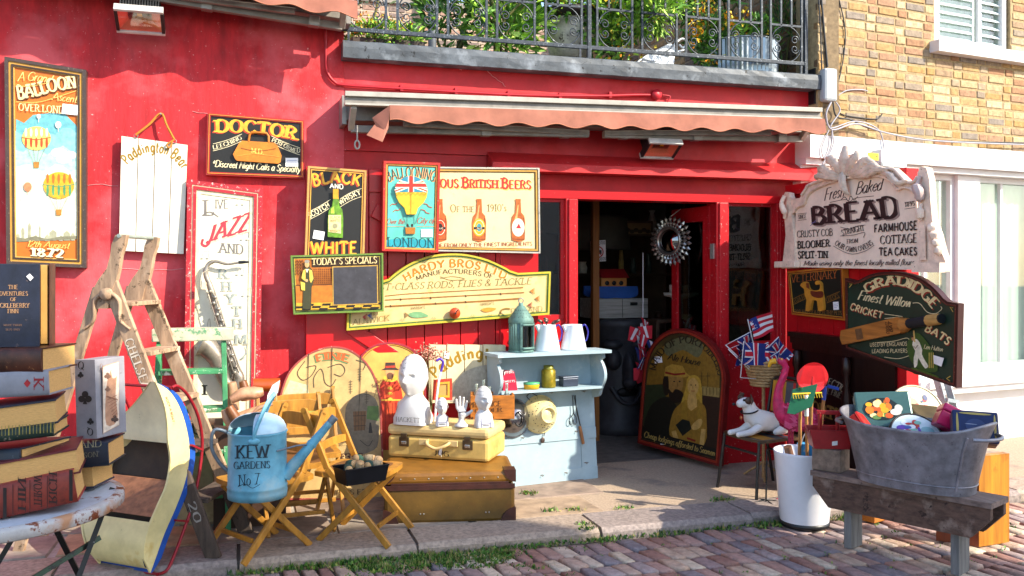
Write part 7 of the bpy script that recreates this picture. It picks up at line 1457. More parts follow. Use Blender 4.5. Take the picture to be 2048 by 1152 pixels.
# china hand : base, palm and five fingers grown as one skin
hb_ = on_case(923, 853); t = thing('china_hand', 'white china palmistry hand standing upright on the straw suitcase', 'ornament', hb_); H0 = hb_; ux = V((.9, -.2, 0)).normalized(); q_ = lambda x, z, y=0: H0 + ux * x + V((0, -1, 0)) * y + V((0, 0, z))
pts = [q_(0, .035), q_(0, .055), q_(0, .085), q_(.0, .11)]; ed = chain(4); ra = [.018, .02, .026, .026]
for x0, z0, L_, bx in ((-.028, .12, .062, -.008), (-.01, .125, .075, -.003), (.009, .124, .07, .003), (.026, .118, .052, .008)):
    k = len(pts); pts += [q_(x0, z0), q_(x0 + bx * .4, z0 + L_ * .4, .002), q_(x0 + bx * .8, z0 + L_ * .72, .006), q_(x0 + bx, z0 + L_, .012)]; ed += [(3, k)] + chain(4, k); ra += [.0105, .0095, .0088, .0068]
k = len(pts); pts += [q_(.03, .08, .006), q_(.052, .092, .012), q_(.07, .11, .014)]; ed += [(2, k)] + chain(3, k); ra += [.014, .0115, .008]
skin('hand', pts, ed, ra, POR, t); mb = MB(); mb.lathe([(0, 0), (.045, 0), (.046, .012), (.03, .022), (.022, .036), (.02, .05)], POR, Matrix.Translation(H0), 24); mb.build('base', t)
mb = MB()
for z in (.075, .09, .1): mb.tube(spline([q_(-.02, z, .027), q_(0, z + .008, .0285), q_(.02, z + .004, .027)], 4), .0007, mat('#4a5a9a', .5), 4)
mb.build('ink_lines', t)
# wooden crate of bottles behind
kc = gnd(985, 838, zt2); t = thing('wooden_crate', 'orange brown wooden crate with stamped lettering holding glass bottles', 'crate', kc + V((0, .1, 0))); KW = wood('#a8641e', 'x', .6); Mk = RZ(-14); kw, kd, kh = .3, .2, .16; mb = MB()
for x, y, a_, b_ in ((0, 0, kw, .014), (0, kd, kw, .014), (-kw / 2 + .007, kd / 2, .014, kd - .016), (kw / 2 - .007, kd / 2, .014, kd - .016)): mb.box(kc + Mk @ V((x, y, kh / 2)), (a_, b_, kh), KW, Mk)
mb.box(kc + Mk @ V((0, kd / 2, .008)), (kw - .03, kd - .016, .012), KW, Mk); ob = mb.build('box', t, bev=.002)
a = Art(Pl(kc + Mk @ V((0, -.008, 0)), -14), .001); a.text('PROVINCE', 938, 815, 1002, 812, 10, '#4a2c10', 'serif'); a.text('ORDER', 950, 826, 1004, 823, 8, '#4a2c10', 'serif'); a.text('MAKER', 935, 843, 988, 841, 9, '#4a2c10', 'serif'); a.build(ob)
GLB = mat('#a5b8a4', .08, var=.1, spec=.6)
gb = bpy.data.materials.new('bottle_glass'); gb.use_nodes = True; pb = gb.node_tree.nodes['Principled BSDF']; pb.inputs['Base Color'].default_value = (.75, .86, .78, 1); pb.inputs['Transmission Weight'].default_value = .85; pb.inputs['Roughness'].default_value = .05
for k, (x, y, h, l) in enumerate(((-.11, .05, .22, 'clear glass bottle nearest the hand in the wooden crate'), (-.06, .1, .24, 'tall pale green glass bottle at the back of the wooden crate'), (-.02, .05, .2, 'narrow clear glass bottle behind the china hand in the crate'), (.1, .06, .22, 'small clear glass bottle at the right end of the wooden crate'))):
    cc = kc + Mk @ V((x, y, .016)); mb = MB(); mb.lathe([(0, 0), (.02, 0), (.022, h * .6), (.009, h * .78), (.009, h * .95), (.012, h), (.006, h)], gb, Matrix.Translation(cc), 16); tag(mb.build('bottle', loc=cc), l, 'bottle', 'bottles in the wooden crate')
# small picture frame, dried flowers and cane behind
p = Pl(at(890, 780, -.42)); t = board('framed_picture', 'small gilt and red picture frame behind the white heads', 'picture', p, [(866, 800), (904, 800), (904, 757), (868, 760)], .02, [(.018, '#b5321e', .006), (.014, '#c8922a', .008)], '#b98a4a')
mb = MB(); c0 = at(858, 706, -.4); rk = random.Random(8); DF = [mat(c_, .8) for c_ in ('#b87a64', '#c8907a', '#9a5a48')]
for k in range(190):
    d = V((rk.gauss(0, .045), rk.gauss(0, .03), rk.gauss(0, .026))); mb.blob(c0 + d, (.0065,) * 3, rk.choice(DF), n=3, k=5)
t = thing('dried_flowers', 'spray of dusty pink dried flowers behind the white bust', 'flowers', c0 - V((0, 0, .3))); mb.build('blossom', t); mb = MB()
for k in range(8): mb.tube([c0 + V((rk.gauss(0, .03), rk.gauss(0, .02), 0)), c0 + V((.02, .02, -.42))], .002, STEM, 4)
mb.build('stem', t)
t = thing('walking_cane', 'purple and white hooked walking cane standing behind the white bust', 'cane', at(868, 860, -.45)); mb = MB(); cn = [(868, 860), (873, 800), (878, 760), (884, 735), (886, 724), (880, 718), (873, 722)]; q = spline([at(x, y, -.45) for x, y in cn], 5); mb.tube(q[:14], .008, mat('#d8d4dc', .4), 8); mb.tube(q[13:], .0085, mat('#4a2a9a', .4), 8); mb.build('shaft', t)
# ---- pale blue shelf unit leaning on the shop front
HBL = mat('#97abb3', .6, var=.1, scale=5, bump=.06, stain=('#c4c8c0', .4, 3), fleck=('#6a7c84', .3, 40)); A_ = gnd(985, 980); B_ = gnd(1195, 956); hy = math.degrees(math.atan2(B_.y - A_.y, B_.x - A_.x)); p = Pl(A_, hy, 5); hw = (B_ - A_).length; HH = p.uv(1090, 699)[1]
t = thing('wall_shelf_unit', 'pale blue painted plate rack with panelled back leaning by the doorway', 'shelf unit', p.p(hw / 2, 0)); fl = lambda u, v, o: p.p(u, v, o)
def hbx(mb, u0, u1, v0, v1, o0, o1, m=HBL): mb.prism([fl(u0, v0, o1), fl(u1, v0, o1), fl(u1, v1, o1), fl(u0, v1, o1)], p.n * (o0 - o1), m)
mb = MB(); hbx(mb, 0, hw, 0, HH - .02, -.02, 0); mb.build('back_panel', t); mb = MB()
for v0, v1 in ((.0, .09), (.3, .38), (.6, .66)): hbx(mb, .0, hw, v0, v1, 0.0005, .008)
for u0, u1 in ((.0, .07), (hw - .13, hw - .06)): hbx(mb, u0, u1, .09, .3, 0.0005, .007)
mb.build('rail', t, bev=.002)
vs2 = p.uv(1090, 772)[1]; hz_ = V((p.n.x, p.n.y, 0)).normalized(); dS = .19
mb = MB(); mb.prism([fl(-.03, HH, 0), fl(hw + .03, HH, 0), fl(hw + .03, HH, 0) + hz_ * (dS + .05), fl(-.03, HH, 0) + hz_ * (dS + .05)], (0, 0, -.022), HBL); mb.build('top_shelf', t, bev=.004); mb = MB(); mb.prism([fl(.02, vs2, 0), fl(hw - .02, vs2, 0), fl(hw - .02, vs2, 0) + hz_ * (dS - .02), fl(.02, vs2, 0) + hz_ * (dS - .02)], (0, 0, -.018), HBL); mb.build('shelf', t, bev=.003)
for u in (.0, hw - .022):
    mb = MB(); sp = s2([(.02, .0), (.1, .02), (.13, .06), (.16, .1), (.2, .16), (.2, .22), (.17, .27), (.15, .29), (.19, .31), (.185, .345)], 4); vb2 = HH - .023 - .345
    mb.prism([fl(u, vb2 + .0, .001)] + [fl(u, vb2 + z, 0) + hz_ * x for x, z in sp] + [fl(u, vb2 + .345, .001)], p.ex * .022, HBL); mb.build('bracket', t, bev=.003)
HK = mat('#7a5a44', .4, .8); mb = MB()
for px, py in ((1043, 875), (1150, 862), (1082, 950), (1130, 945), (1170, 925), (1100, 784), (1165, 782)): c = p.at(px, py, .009); mb.tube([c, c + p.n * .018 - V((0, 0, .008)), c + p.n * .024 + V((.008, 0, .006))], .002, HK, 5); mb.tube([c + V((-.012, 0, 0)), c + V((.012, 0, .002))], .002, HK, 5)
mb.build('cup_hook', t)
zt3 = fl(0, HH, 0).z + .001
def onshelf(px, depth=.12): # place on the top shelf
    r = ray(px, 700); o_ = p.p(0, HH) + hz_ * depth; tt = (o_ - CAM).dot(hz_) / V((r.x, r.y, 0)).dot(hz_); q = CAM + r * tt; q.z = zt3; return q
c = onshelf(1042, .1); VG = mat('#5f8078', .6, .3, var=.3, scale=10, bump=.15, stain=('#3f5650', .42, 8)); M = Matrix.Translation(c); t = thing('lantern', 'tall verdigris lantern with pierced conical top on the blue shelf', 'lantern', c); k = .092
mb = MB(); mb.lathe([(0, 0), (k, 0), (k, .012), (k * .94, .016)], VG, M, 28); mb.lathe([(k * .98, .205), (k, .21), (k * .98, .235), (k * .3, .325), (k * .2, .33), (k * .2, .345), (0, .35)], VG, M, 28); mb.build('cap', t)
mb = MB(); n = 28; 
for i in range(n):
    a0, a1 = 2 * pi * i / n, 2 * pi * (i + 1) / n; mid = (a0 + a1) / 2
    if abs(((mid - (-1.15)) + pi) % (2 * pi) - pi) > .62: mb.add([c + V((k * .95 * cos(x), k * .95 * sin(x), z)) for x, z in ((a0, .014), (a1, .014), (a1, .21), (a0, .21))], [(0, 1, 2, 3)], VG, True)
for a0 in (-1.15 - .68, -1.15 + .68): q = V((cos(a0) * k * .98, sin(a0) * k * .98, 0)); mb.bar(c + q + V((0, 0, .014)), c + q + V((0, 0, .21)), .014, .01, VG, up=q.normalized())
for z in (.03, .195): mb.tube([c + V((k * cos(x), k * sin(x), z)) for x in [-1.15 - .66 + 1.32 * i / 8 for i in range(9)]], .008, VG, 6)
mb.build('case', t, solid=.002); mb = MB(); mb.grid([[c + V((k * .93 * cos(x), k * .93 * sin(x), z)) for x in [-1.15 - .65 + 1.3 * i / 8 for i in range(9)]] for z in (.02, .205)], clear_glass('#a09a8c', .1)); mb.build('pane', t)
mb = MB()
for i in range(18):
    for z, rr_ in ((.25, .86), (.275, .66), (.298, .5)): x = 2 * pi * (i + (z > .27) * .5) / 18; mb.blob(c + V((k * rr_ * cos(x), k * rr_ * sin(x), z)), (.0035,) * 3, BLACKM, n=3, k=5)
mb.tube([c + V((.018 * cos(x), 0, .365 + .018 * sin(x))) for x in [2 * pi * i / 12 for i in range(12)]], .004, MET, 6, closed=True); mb.build('ring', t)
ENA = mat('#dfe2e6', .2, var=.03, coat=.4, fleck=('#3a2420', .29, 9)); BHN = mat('#2a2a8a', .25, coat=.3)
def jug(px, label, h, rb, cutlery):
    c = onshelf(px, .1); t = thing('enamel_jug', label, 'jug', c, 'enamel jugs on the blue shelf'); mb = MB(); mb.lathe([(0, .002), (rb, 0), (rb * 1.01, .008), (rb * .66, h), (rb * .68, h + .004), (rb * .62, h), (rb * .9, .02), (0, .015)], ENA, Matrix.Translation(c), 32); mb.tube([c + V((-rb * .66, -.01, h - .045)), c + V((-rb * .86, -.015, h + .002))], [.012, .018], ENA, 8); mb.build('body', t)
    mb = MB(); mb.tube(spline([c + V((rb * .66, .0, h - .015)), c + V((rb * .95, -.0, h - .0)), c + V((rb * 1.2, 0, h - .05)), c + V((rb * 1.08, 0, h - .11)), c + V((rb * .84, 0, h - .12))], 5), .006, BHN, 8); mb.build('handle', t)
    return c, h, rb
c, h, rb = jug(1094, 'white enamel jug with chipped rust spot and old cutlery in it', .185, .095, 1)
CUT = mat('#6a5a52', .4, .7, var=.3)
for k_, (dx, dy, dz, s_) in enumerate(((-.05, 0, .028, 1), (.0, .02, .04, .9), (.055, .0, .02, 1), (.075, -.02, .03, .8), (-.015, -.02, .03, .8))):
    q0, q1 = c + V((-dx * .3, dy, h - .06)), c + V((dx, dy, h + dz)); mb = MB(); mb.tube([q0, q1], .004, CUT, 6); mb.blob(q1, (.026 * s_, .014, .012), CUT, RY(-30 * (1 if dx > 0 else -1)), n=6, k=10); tag(mb.build('spoon', loc=q0), 'tarnished old spoon ' + ('leaning left', 'tallest of those', 'leaning right', 'furthest right', 'nearest the front')[k_] + ' in the chipped enamel jug', 'spoon', 'old spoons in the enamel jug')
jug(1147, 'clean white enamel jug with blue handle at the right of the blue shelf', .18, .095, 0)
zs3 = fl(0, vs2, 0).z + .001
def onsh(px, depth=.09):
    r = ray(px, 768); o_ = p.p(0, vs2) + hz_ * depth; tt = (o_ - CAM).dot(hz_) / V((r.x, r.y, 0)).dot(hz_); q = CAM + r * tt; q.z = zs3; return q
c = onsh(1020, .12); mb = MB(); mb.prism([c + V((x, 0, z)) for x, z in ((-.05, .0), (.055, .0), (.045, .07), (.03, .135), (-.035, .14), (-.05, .1))], (0, .04, 0), mat('#b01a3a', .5, var=.15)); t = thing('paper_packet', 'crumpled red paper packet with white lettering on the middle shelf', 'packet', c); mb.build('packet', t, bev=.012); a = Art(Pl(c + V((0, -.001, 0)), 0), .002)
a.text('Tyrrells', 1003, 748, 1027, 746, 8, '#e8dcdc', 'hand'); a.text('SWEETS', 1006, 765, 1030, 764, 4, '#e8dcdc', 'hand'); a.build(t)
c = onsh(1063, .11); t = thing('butter_tin', 'low yellow tin with a green lid on the middle shelf', 'tin', c); mb = MB(); mb.lathe([(0, 0), (.055, 0), (.058, .03), (.056, .036)], mat('#d0a01c', .35), Matrix.Translation(c), 28, sx=1.0, sy=.7); mb.build('tin', t); mb = MB(); mb.lathe([(.059, .034), (.06, .046), (0, .05)], mat('#4a9a6a', .4), Matrix.Translation(c), 28, sy=.7); mb.build('lid', t)
c = onsh(1097, .08); t = thing('storage_tin', 'tall olive and gold tin jar with screw cap on the middle shelf', 'tin', c); mb = MB(); mb.lathe([(0, 0), (.05, 0), (.052, .01), (.052, .12), (.042, .132)], mat('#8a7a1e', .35, .4, var=.3, scale=20, stain=('#c8a030', .42, 30)), Matrix.Translation(c), 28); mb.build('body', t); mb = MB(); mb.lathe([(.036, .13), (.037, .158), (0, .16)], mat('#8a8a3a', .4, .4), Matrix.Translation(c), 24); mb.build('cap', t)
c = onsh(1137, .08); t = thing('cash_tin', 'dark blue rectangular tin box on the middle shelf', 'tin', c); mb = MB(); mb.box(c + V((0, 0, .03)), (.125, .07, .058), mat('#3a4252', .4, .3, var=.2), RZ(hy)); mb.build('box', t, bev=.004); mb = MB(); mb.box(c + V((0, 0, .066)), (.132, .076, .014), mat('#454e5e', .4, .3, var=.2), RZ(hy)); mb.build('lid', t, bev=.004)
# hanging kitchen things
def dishon(px, py, r_, dep, name, label, m, o=.02):
    c = p.at(px, py, o); ey = p.ey; ex = p.ex
    rows = [[c + (ex * cos(x) + ey * sin(x)) * (r_ * f) + p.n * (dep * (1 - f ** 2.4)) for x in [2 * pi * i / 40 for i in range(41)]] for f in (1, .95, .85, .7, .5, .25, .01)]
    mb = MB(); mb.grid(rows, m); mb.tube([c + (ex * cos(x) + ey * sin(x)) * r_ for x in [2 * pi * i / 40 for i in range(40)]], .005, m, 6, closed=True); t = thing(name, label, name.replace('_', ' '), c - V((0, 0, r_))); mb.build('bowl', t); return t, c
t, c = dishon(1024, 836, .135, .1, 'saucepan_lid', 'shiny steel bowl hanging on the blue panel left of the colander', mat('#8f8f92', .16, .95, var=.1)); mb = MB(); mb.tube([c + p.ex * (.03 * cos(x)) + p.ey * (.05 * sin(x)) + p.n * (.1 + .01 * cos(x)) for x in [2 * pi * i / 16 for i in range(16)]], .006, BLACKM, 6, closed=True); mb.build('handle', t)
CRM = mat('#d8c68a', .35, var=.1, coat=.3); t, c = dishon(1077, 828, .135, .11, 'colander', 'cream enamel colander with holes hanging on the blue shelf unit', CRM); mb = MB(); fc = c + p.ex * .01 + p.n * .105; rows = [[fc + (p.ex * cos(x) + p.ey * sin(x)) * r2 + p.n * z for x in [2 * pi * i / 28 for i in range(29)]] for r2, z in ((.062, -.02), (.058, .02), (.05, .02), (.048, .0), (.001, .0))]; mb.grid(rows, CRM); mb.build('foot_ring', t)
mb = MB(); rk = random.Random(2)
for i in range(70):
    x = 2 * pi * rk.random(); f = rk.choice((.55, .68, .8, .9)); q = c + (p.ex * cos(x) + p.ey * sin(x)) * (.135 * f) + p.n * (.11 * (1 - f ** 2.4) + .0005); mb.blob(q, (.0035, .0035, .0035), BLACKM, n=3, k=6)
for i in range(30): x = 2 * pi * rk.random(); r2 = .04 * rk.random() ** .5; mb.blob(fc + (p.ex * cos(x) + p.ey * sin(x)) * r2, (.0025,) * 3, BLACKM, n=3, k=6)
mb.build('holes', t)
mb = MB(); mb.tube(spline([p.at(1055, 800, .04), p.at(1050, 792, .03), p.at(1060, 786, .02), p.at(1070, 792, .04)], 4), .003, BLACKM, 5); mb.build('hanging_wire', t)
q = lambda x, y, o=.02: p.at(x, y, o)
t = thing('toasting_fork', 'twisted wire toasting fork with wooden handle hanging on the blue panel', 'fork', q(1163, 888)); mb = MB(); mb.tube([q(1145, 790), q(1158, 850), q(1158, 853)], .003, BLACKM, 5); mb.tube([q(1148, 790), q(1150, 820), q(1158, 852)], .003, BLACKM, 5); mb.build('wire', t); mb = MB(); mb.tube([q(1157, 852), q(1160, 868), q(1164, 887)], [.011, .013, .012], wood('#8a5a34', 'z'), 10); mb.build('handle', t)
mb = MB(); mb.tube(spline([q(1142, 790), q(1144, 825), q(1137, 836), q(1136, 846), q(1141, 848), q(1143, 838), q(1146, 848), q(1150, 845), q(1149, 834), q(1144, 826)], 4), .003, BLACKM, 5); tag(mb.build('wire_masher', loc=q(1143, 848)), 'small bent wire masher hanging left of the toasting fork', 'masher')
t = thing('spoon', 'little metal spoon hanging below the cream colander', 'spoon', q(1084, 885)); mb = MB(); mb.tube([q(1088, 862), q(1085, 872)], .003, CUT, 5); mb.blob(q(1083, 880), (.016, .006, .022), CUT); mb.build('bowl', t)
# =====================================================================  THINGS AT THE RIGHT, IN THE STREET
TUBE = mat('#3a3634', .35, .6, var=.25)
def box_on(mb, M, c, d, m): mb.box(c, d, m, M)
# ---- striped chair with dog
cs = V((3.52, -.86, 0)); Mc = RZ(-82); q = lambda x, y, z: cs + Mc @ V((x, y, z))      # local -Y is where the chair faces
t = thing('metal_chair', 'small tubular chair with striped seat carrying the white dog figure', 'chair', cs)
SEATW = mat('#4a3420', .4, var=.35, scale=12); hsz = .40
mb = MB(); mb.prism([q(x, y, hsz) for x, y in s2([(-.19, -.2), (.19, -.2), (.2, 0), (.18, .18), (-.18, .18), (-.2, 0)], 4, True)], (0, 0, -.018), SEATW); st_ = mb.build('seat', t, bev=.005)
def stripes(mb, f):
    for x0, x1, c_ in ((-.17, -.06, '#b07a24'), (-.05, .02, '#3a3a3e'), (.03, .045, '#b02a22'), (.05, .075, '#2a7a8a'), (.08, .1, '#b02a22')): mb.add(f(x0, x1), [(0, 1, 2, 3)], mat(c_, .45))
mb = MB(); stripes(mb, lambda a, b: [q(-.19, a, hsz + .001), q(.19, a, hsz + .001), q(.19, b, hsz + .001), q(-.19, b, hsz + .001)]); mb.build('stripes', st_)
for x in (-.185, .185):
    mb = MB(); mb.tube(spline([q(x * 1.12, -.24, 0), q(x, -.2, .34), q(x, -.17, .385), q(x, .1, .385), q(x, .17, .37), q(x * 1.1, .26, 0)], 5), .011, TUBE, 8); mb.build('leg', t)
mb = MB(); mb.tube([q(-.185, -.19, .3), q(.185, -.19, .3)], .009, TUBE, 8); mb.tube([q(-.19, .2, .25), q(.19, .2, .25)], .009, TUBE, 8); mb.build('stretcher', t)
mb = MB(); bk = spline([q(-.18, .17, .4), q(-.185, .21, .6), q(-.17, .23, .74), q(-.1, .235, .775), q(.1, .235, .775), q(.17, .23, .74), q(.185, .21, .6), q(.18, .17, .4)], 5); mb.tube(bk, .011, TUBE, 8); mb.build('back_frame', t)
mb = MB(); mb.prism([q(x, .205 + (z - .55) * .12, z) for x, z in ((-.165, .52), (.165, .52), (.165, .74), (.1, .76), (-.1, .76), (-.165, .74))], Mc @ V((0, .012, 0)), SEATW); bo = mb.build('backrest', t)
mb = MB()
for x0, x1, c_ in ((-.16, -.02, '#b07a24'), (-.02, .05, '#4a4a50'), (.05, .075, '#b02a22'), (.075, .1, '#3a3a3e'), (.1, .16, '#b07a24')): mb.add([q(x, .2 + (z - .55) * .12, z) for x, z in ((x0, .53), (x1, .53), (x1, .75), (x0, .75))], [(0, 1, 2, 3)], mat(c_, .45))
mb.build('stripes', bo)
# dog figure lying on the seat, facing left
DG = mat('#d8d4d2', .5, var=.06, scale=8); DGB = mat('#4a3024', .5, var=.3); z0 = hsz + .002
dq = lambda f, s_, z: q(s_, -f, z0 + z)                            # f forward (left in the photo), s side
t = thing('dog_figure', 'white terrier figure with brown patched ears lying on the striped chair', 'dog figure', q(0, 0, z0))
pts = [dq(-.16, 0, .075), dq(-.06, 0, .08), dq(.04, 0, .095), dq(.1, 0, .13), dq(.13, 0, .19), dq(.145, 0, .235)]; ed = chain(6); ra = [.06, .07, .075, .068, .05, .05]
for s_ in (-1, 1):
    k = len(pts); pts += [dq(.08, s_ * .055, .06), dq(.16, s_ * .05, .026), dq(.25, s_ * .045, .02), dq(.275, s_ * .045, .018)]; ed += [(2, k)] + chain(4, k); ra += [.034, .024, .019, .021]
    k = len(pts); pts += [dq(-.15, s_ * .075, .05), dq(-.06, s_ * .1, .03), dq(-.0, s_ * .1, .02)]; ed += [(0, k)] + chain(3, k); ra += [.05, .03, .018]
k = len(pts); pts += [dq(-.22, 0, .06), dq(-.27, .03, .04)]; ed += [(0, k)] + chain(2, k); ra += [.02, .01]
k = len(pts); pts += [dq(.2, 0, .225), dq(.235, 0, .215)]; ed += [(5, k)] + chain(2, k); ra += [.033, .025]
skin('body', pts, ed, ra, DG, t)
mb = MB()
for s_ in (-1, 1): mb.prism([dq(.14, s_ * .035, .28), dq(.16, s_ * .05, .285), dq(.175, s_ * .07, .25), dq(.165, s_ * .066, .215), dq(.14, s_ * .06, .24)], (0, 0, .008), DGB); mb.blob(dq(.165, s_ * .037, .245), (.028, .022, .026), DGB, n=6, k=10)
mb.build('ear', t, bev=.003); mb = MB(); mb.blob(dq(.262, 0, .222), (.013, .012, .011), BLACKM); mb.build('nose', t)
for s_ in (-1, 1): mb = MB(); mb.blob(dq(.197, s_ * .028, .25), (.008,) * 3, mat('#0c0a0a', .1)); mb.build('eye', t)
mb = MB(); mb.tube([dq(.128 + .055 * cos(a_), .056 * sin(a_), .165 - .012 * cos(a_)) for a_ in [2 * pi * i / 20 for i in range(20)]], .009, mat('#1a1616', .5), 8, closed=True, flat=.6); cl = mb.build('collar', t); mb = MB(); mb.lathe([(0, .003), (.014, .003), (.014, 0)], mat('#c0704a', .3, .6), TM(dq(.2, 0, .125), RZ(-82) @ RX(90)), 12); mb.build('tag', cl)
# ---- pink flamingo
PK1 = mat('#c21f56', .5, var=.25, scale=20); PK2 = mat('#d8507e', .45, var=.2, scale=20); PK3 = mat('#a01440', .5, var=.25)
fb_ = at(1578, 838, -1.18); fx = V((.93, -.3, 0)).normalized(); fq = lambda f, z, s_=0: fb_ - fx * f + V((0, 0, z)) + V((fx.y, -fx.x, 0)) * s_        # f towards its head (left)
t = thing('flamingo', 'pink metal garden flamingo with yellow beak standing before the striped chair', 'flamingo', V((fb_.x, fb_.y, 0)))
hz2 = at(1557, 722, -1.18).z - fb_.z
pts = [fq(-.11, .0), fq(-.03, .01), fq(.045, .03), fq(.075, .1), fq(.07, .2), fq(.03, .3), fq(.02, hz2 - .04), fq(.045, hz2), fq(.08, hz2 - .005)]
skin('body', pts, chain(9), [.03, .085, .075, .04, .028, .024, .023, .03, .022], PK1, t)
mb = MB(); mb.tube(spline([fq(.09, hz2 - .003), fq(.12, hz2 - .01), fq(.135, hz2 - .045)], 4), [.02, .02, .018, .017, .016, .014, .012, .01, .004], mat('#d8a01c', .4), 10); mb.build('beak', t)
for s_ in (-1, 1): mb = MB(); mb.blob(fq(.055, hz2 + .012, s_ * .024), (.006,) * 3, mat('#f0d040', .3)); mb.build('eye', t)
mb = MB(); rk = random.Random(11)
for r_i in range(9):
    for s_ in (-1, 1):
        for j in range(8):
            f = .05 - r_i * .025; an = -.9 + j * .27; rr_ = .088 * (1 - ((f + .02) / .17) ** 2) ** .5 if abs(f + .02) < .17 else .02; p0 = fq(f, .02 + rr_ * sin(an), s_ * rr_ * cos(an)); d = fq(f - .055, .0 + rr_ * sin(an) * .95, s_ * (rr_ * cos(an) + .012)) - p0; w_ = V((0, 0, 1)) * .017
            mb.add([p0 - w_ * .6, p0 + d * .6 - w_, p0 + d, p0 + d * .6 + w_, p0 + w_ * .6], [(0, 1, 2, 3, 4)], rk.choice((PK1, PK2, PK2, PK3)))
for j in range(9): p0 = fq(-.13, .01, rk.uniform(-.05, .05)); d = fq(-.24, rk.uniform(-.07, .02), rk.uniform(-.06, .06)) - p0; w_ = V((0, 0, .016)); mb.add([p0 - w_, p0 + d, p0 + w_], [(0, 1, 2)], rk.choice((PK1, PK2, PK3)))
mb.build('feathers', t)
for s_ in (-1, 1): mb = MB(); mb.tube([fq(-.01, -.06, s_ * .035), fq(-.015, -.25, s_ * .04), V((fb_.x, fb_.y, .012)) - fx * .0 + V((fx.y, -fx.x, 0)) * s_ * .045], .009, PK3, 8); f0 = V((fb_.x, fb_.y, .008)) + V((fx.y, -fx.x, 0)) * s_ * .045; mb.tube([f0 + fx * .04, f0 - fx * .07], .007, PK3, 6); mb.build('leg', t)
# ---- flags in a wicker basket on a stand
bs = at(1527, 745, -.52); t = thing('basket_stand', 'wicker basket on a thin wooden stand holding the bundle of flags', 'basket', V((bs.x, bs.y, 0))); WK = mat('#a8855a', .8, var=.3, scale=40)
mb = MB(); M = Matrix.Translation(bs)
for k in range(9): z = -.09 + k * .022; r_ = .085 + k * .007; mb.tube([bs + V(((r_ + .004 * cos(i * pi + k * pi)) * cos(2 * pi * i / 28), (r_ + .004 * cos(i * pi + k * pi)) * sin(2 * pi * i / 28), z)) for i in range(28)], .0115, WK, 6, closed=True)
mb.lathe([(0, -.095), (.085, -.095)], WK, M, 20); mb.build('basket', t); mb = MB(); mb.tube([(bs.x, bs.y, 0), bs - V((0, 0, .09))], .013, WK, 8)
for a_ in (0, 2.1, 4.2): mb.tube([(bs.x, bs.y, .12), (bs.x + .16 * cos(a_), bs.y + .16 * sin(a_), .006)], .009, WK, 6)
mb.build('stand', t)
FW, FBL, FRD = mat('#d6d2d8', .75, var=.05), mat('#16286e', .75, var=.15), mat('#b8142c', .75, var=.15)
def flag(px, py, w_, h, y, roll, yaw, us=False, lab=''):
    o = at(px, py, y); M = RZ(yaw) @ RY(roll); P_ = lambda u, v, d=0: o + M @ V((u * w_, -.018 * sin(u * 5 + v * 3) - d, v * h - h / 2))
    t = thing('hand_flag', lab, 'flag', o - V((0, 0, h / 2)), 'hand flags in the wicker basket'); mb = MB(); n = 8
    def patch(pl, m, d):
        # quad patch split into strips so that it follows the cloth
        (a, b, c_, e_) = pl; rows = []
        for i in range(n + 1):
            f = i / n; l = [a[k] + (b[k] - a[k]) * f for k in (0, 1)]; u = [e_[k] + (c_[k] - e_[k]) * f for k in (0, 1)]; rows.append([P_(*l, d), P_(*u, d)])
        mb.grid(rows, m)
    if us:
        for k in range(7): patch(((0, k / 7), (1, k / 7), (1, (k + 1) / 7), (0, (k + 1) / 7)), FRD if k % 2 == 0 else FW, 0)
        patch(((0, .43), (.42, .43), (.42, 1), (0, 1)), FBL, .0015)
        for i in range(4):
            for j in range(4): patch(((.05 + i * .09, .5 + j * .12), (.08 + i * .09, .5 + j * .12), (.08 + i * .09, .54 + j * .12), (.05 + i * .09, .54 + j * .12)), FW, .003)
    else:
        patch(((0, 0), (1, 0), (1, 1), (0, 1)), FBL, 0)
        for (a, b) in (((0, 0), (1, 1)), ((0, 1), (1, 0))):
            s_ = 1 if b[1] > a[1] else -1
            for hw_, m, d in ((.13, FW, .0012), (.045, FRD, .0024)): patch(((a[0], a[1]), (1 - .0, b[1] - s_ * hw_), (b[0], b[1]), (a[0] + .0, a[1] + s_ * hw_)) if False else ((max(0, a[0]), a[1] + (0 if s_ > 0 else 0)), (1 - hw_ * .6, b[1]), (1, b[1] - s_ * hw_), (a[0] + hw_ * .6, a[1])) , m, d)
        patch(((0, .33), (1, .33), (1, .67), (0, .67)), FW, .0036); patch(((.4, 0), (.6, 0), (.6, 1), (.4, 1)), FW, .0042); patch(((0, .4), (1, .4), (1, .6), (0, .6)), FRD, .0054); patch(((.44, 0), (.56, 0), (.56, 1), (.44, 1)), FRD, .006)
    mb.build('cloth', t); mb = MB(); mb.tube([P_(0, 1.05, -.004), P_(0, -.6, -.004), bs + V((R.uniform(-.04, .04), R.uniform(-.04, .04), -.05))], .004, FW, 6); mb.build('stick', t)
for f_ in ((1488, 672, .19, .15, -.58, 68, 10, False, 'union flag drooping at the left of the bundle'), (1502, 660, .2, .15, -.6, -18, 4, True, 'stars and stripes flag at the top of the bundle'), (1487, 707, .2, .16, -.66, 4, 0, False, 'union flag facing the street at the front of the bundle, biggest'), (1545, 688, .18, .14, -.56, 48, 0, False, 'union flag drooping at the right of the bundle'), (1526, 690, .15, .12, -.62, 78, 20, True, 'striped flag hanging straight down in the middle of the bundle'), (1545, 712, .14, .12, -.6, 58, -10, False, 'small union flag low at the right of the bundle'), (1480, 690, .15, .12, -.56, 80, 30, False, 'union flag mostly hidden at the far left of the bundle')): flag(*f_)
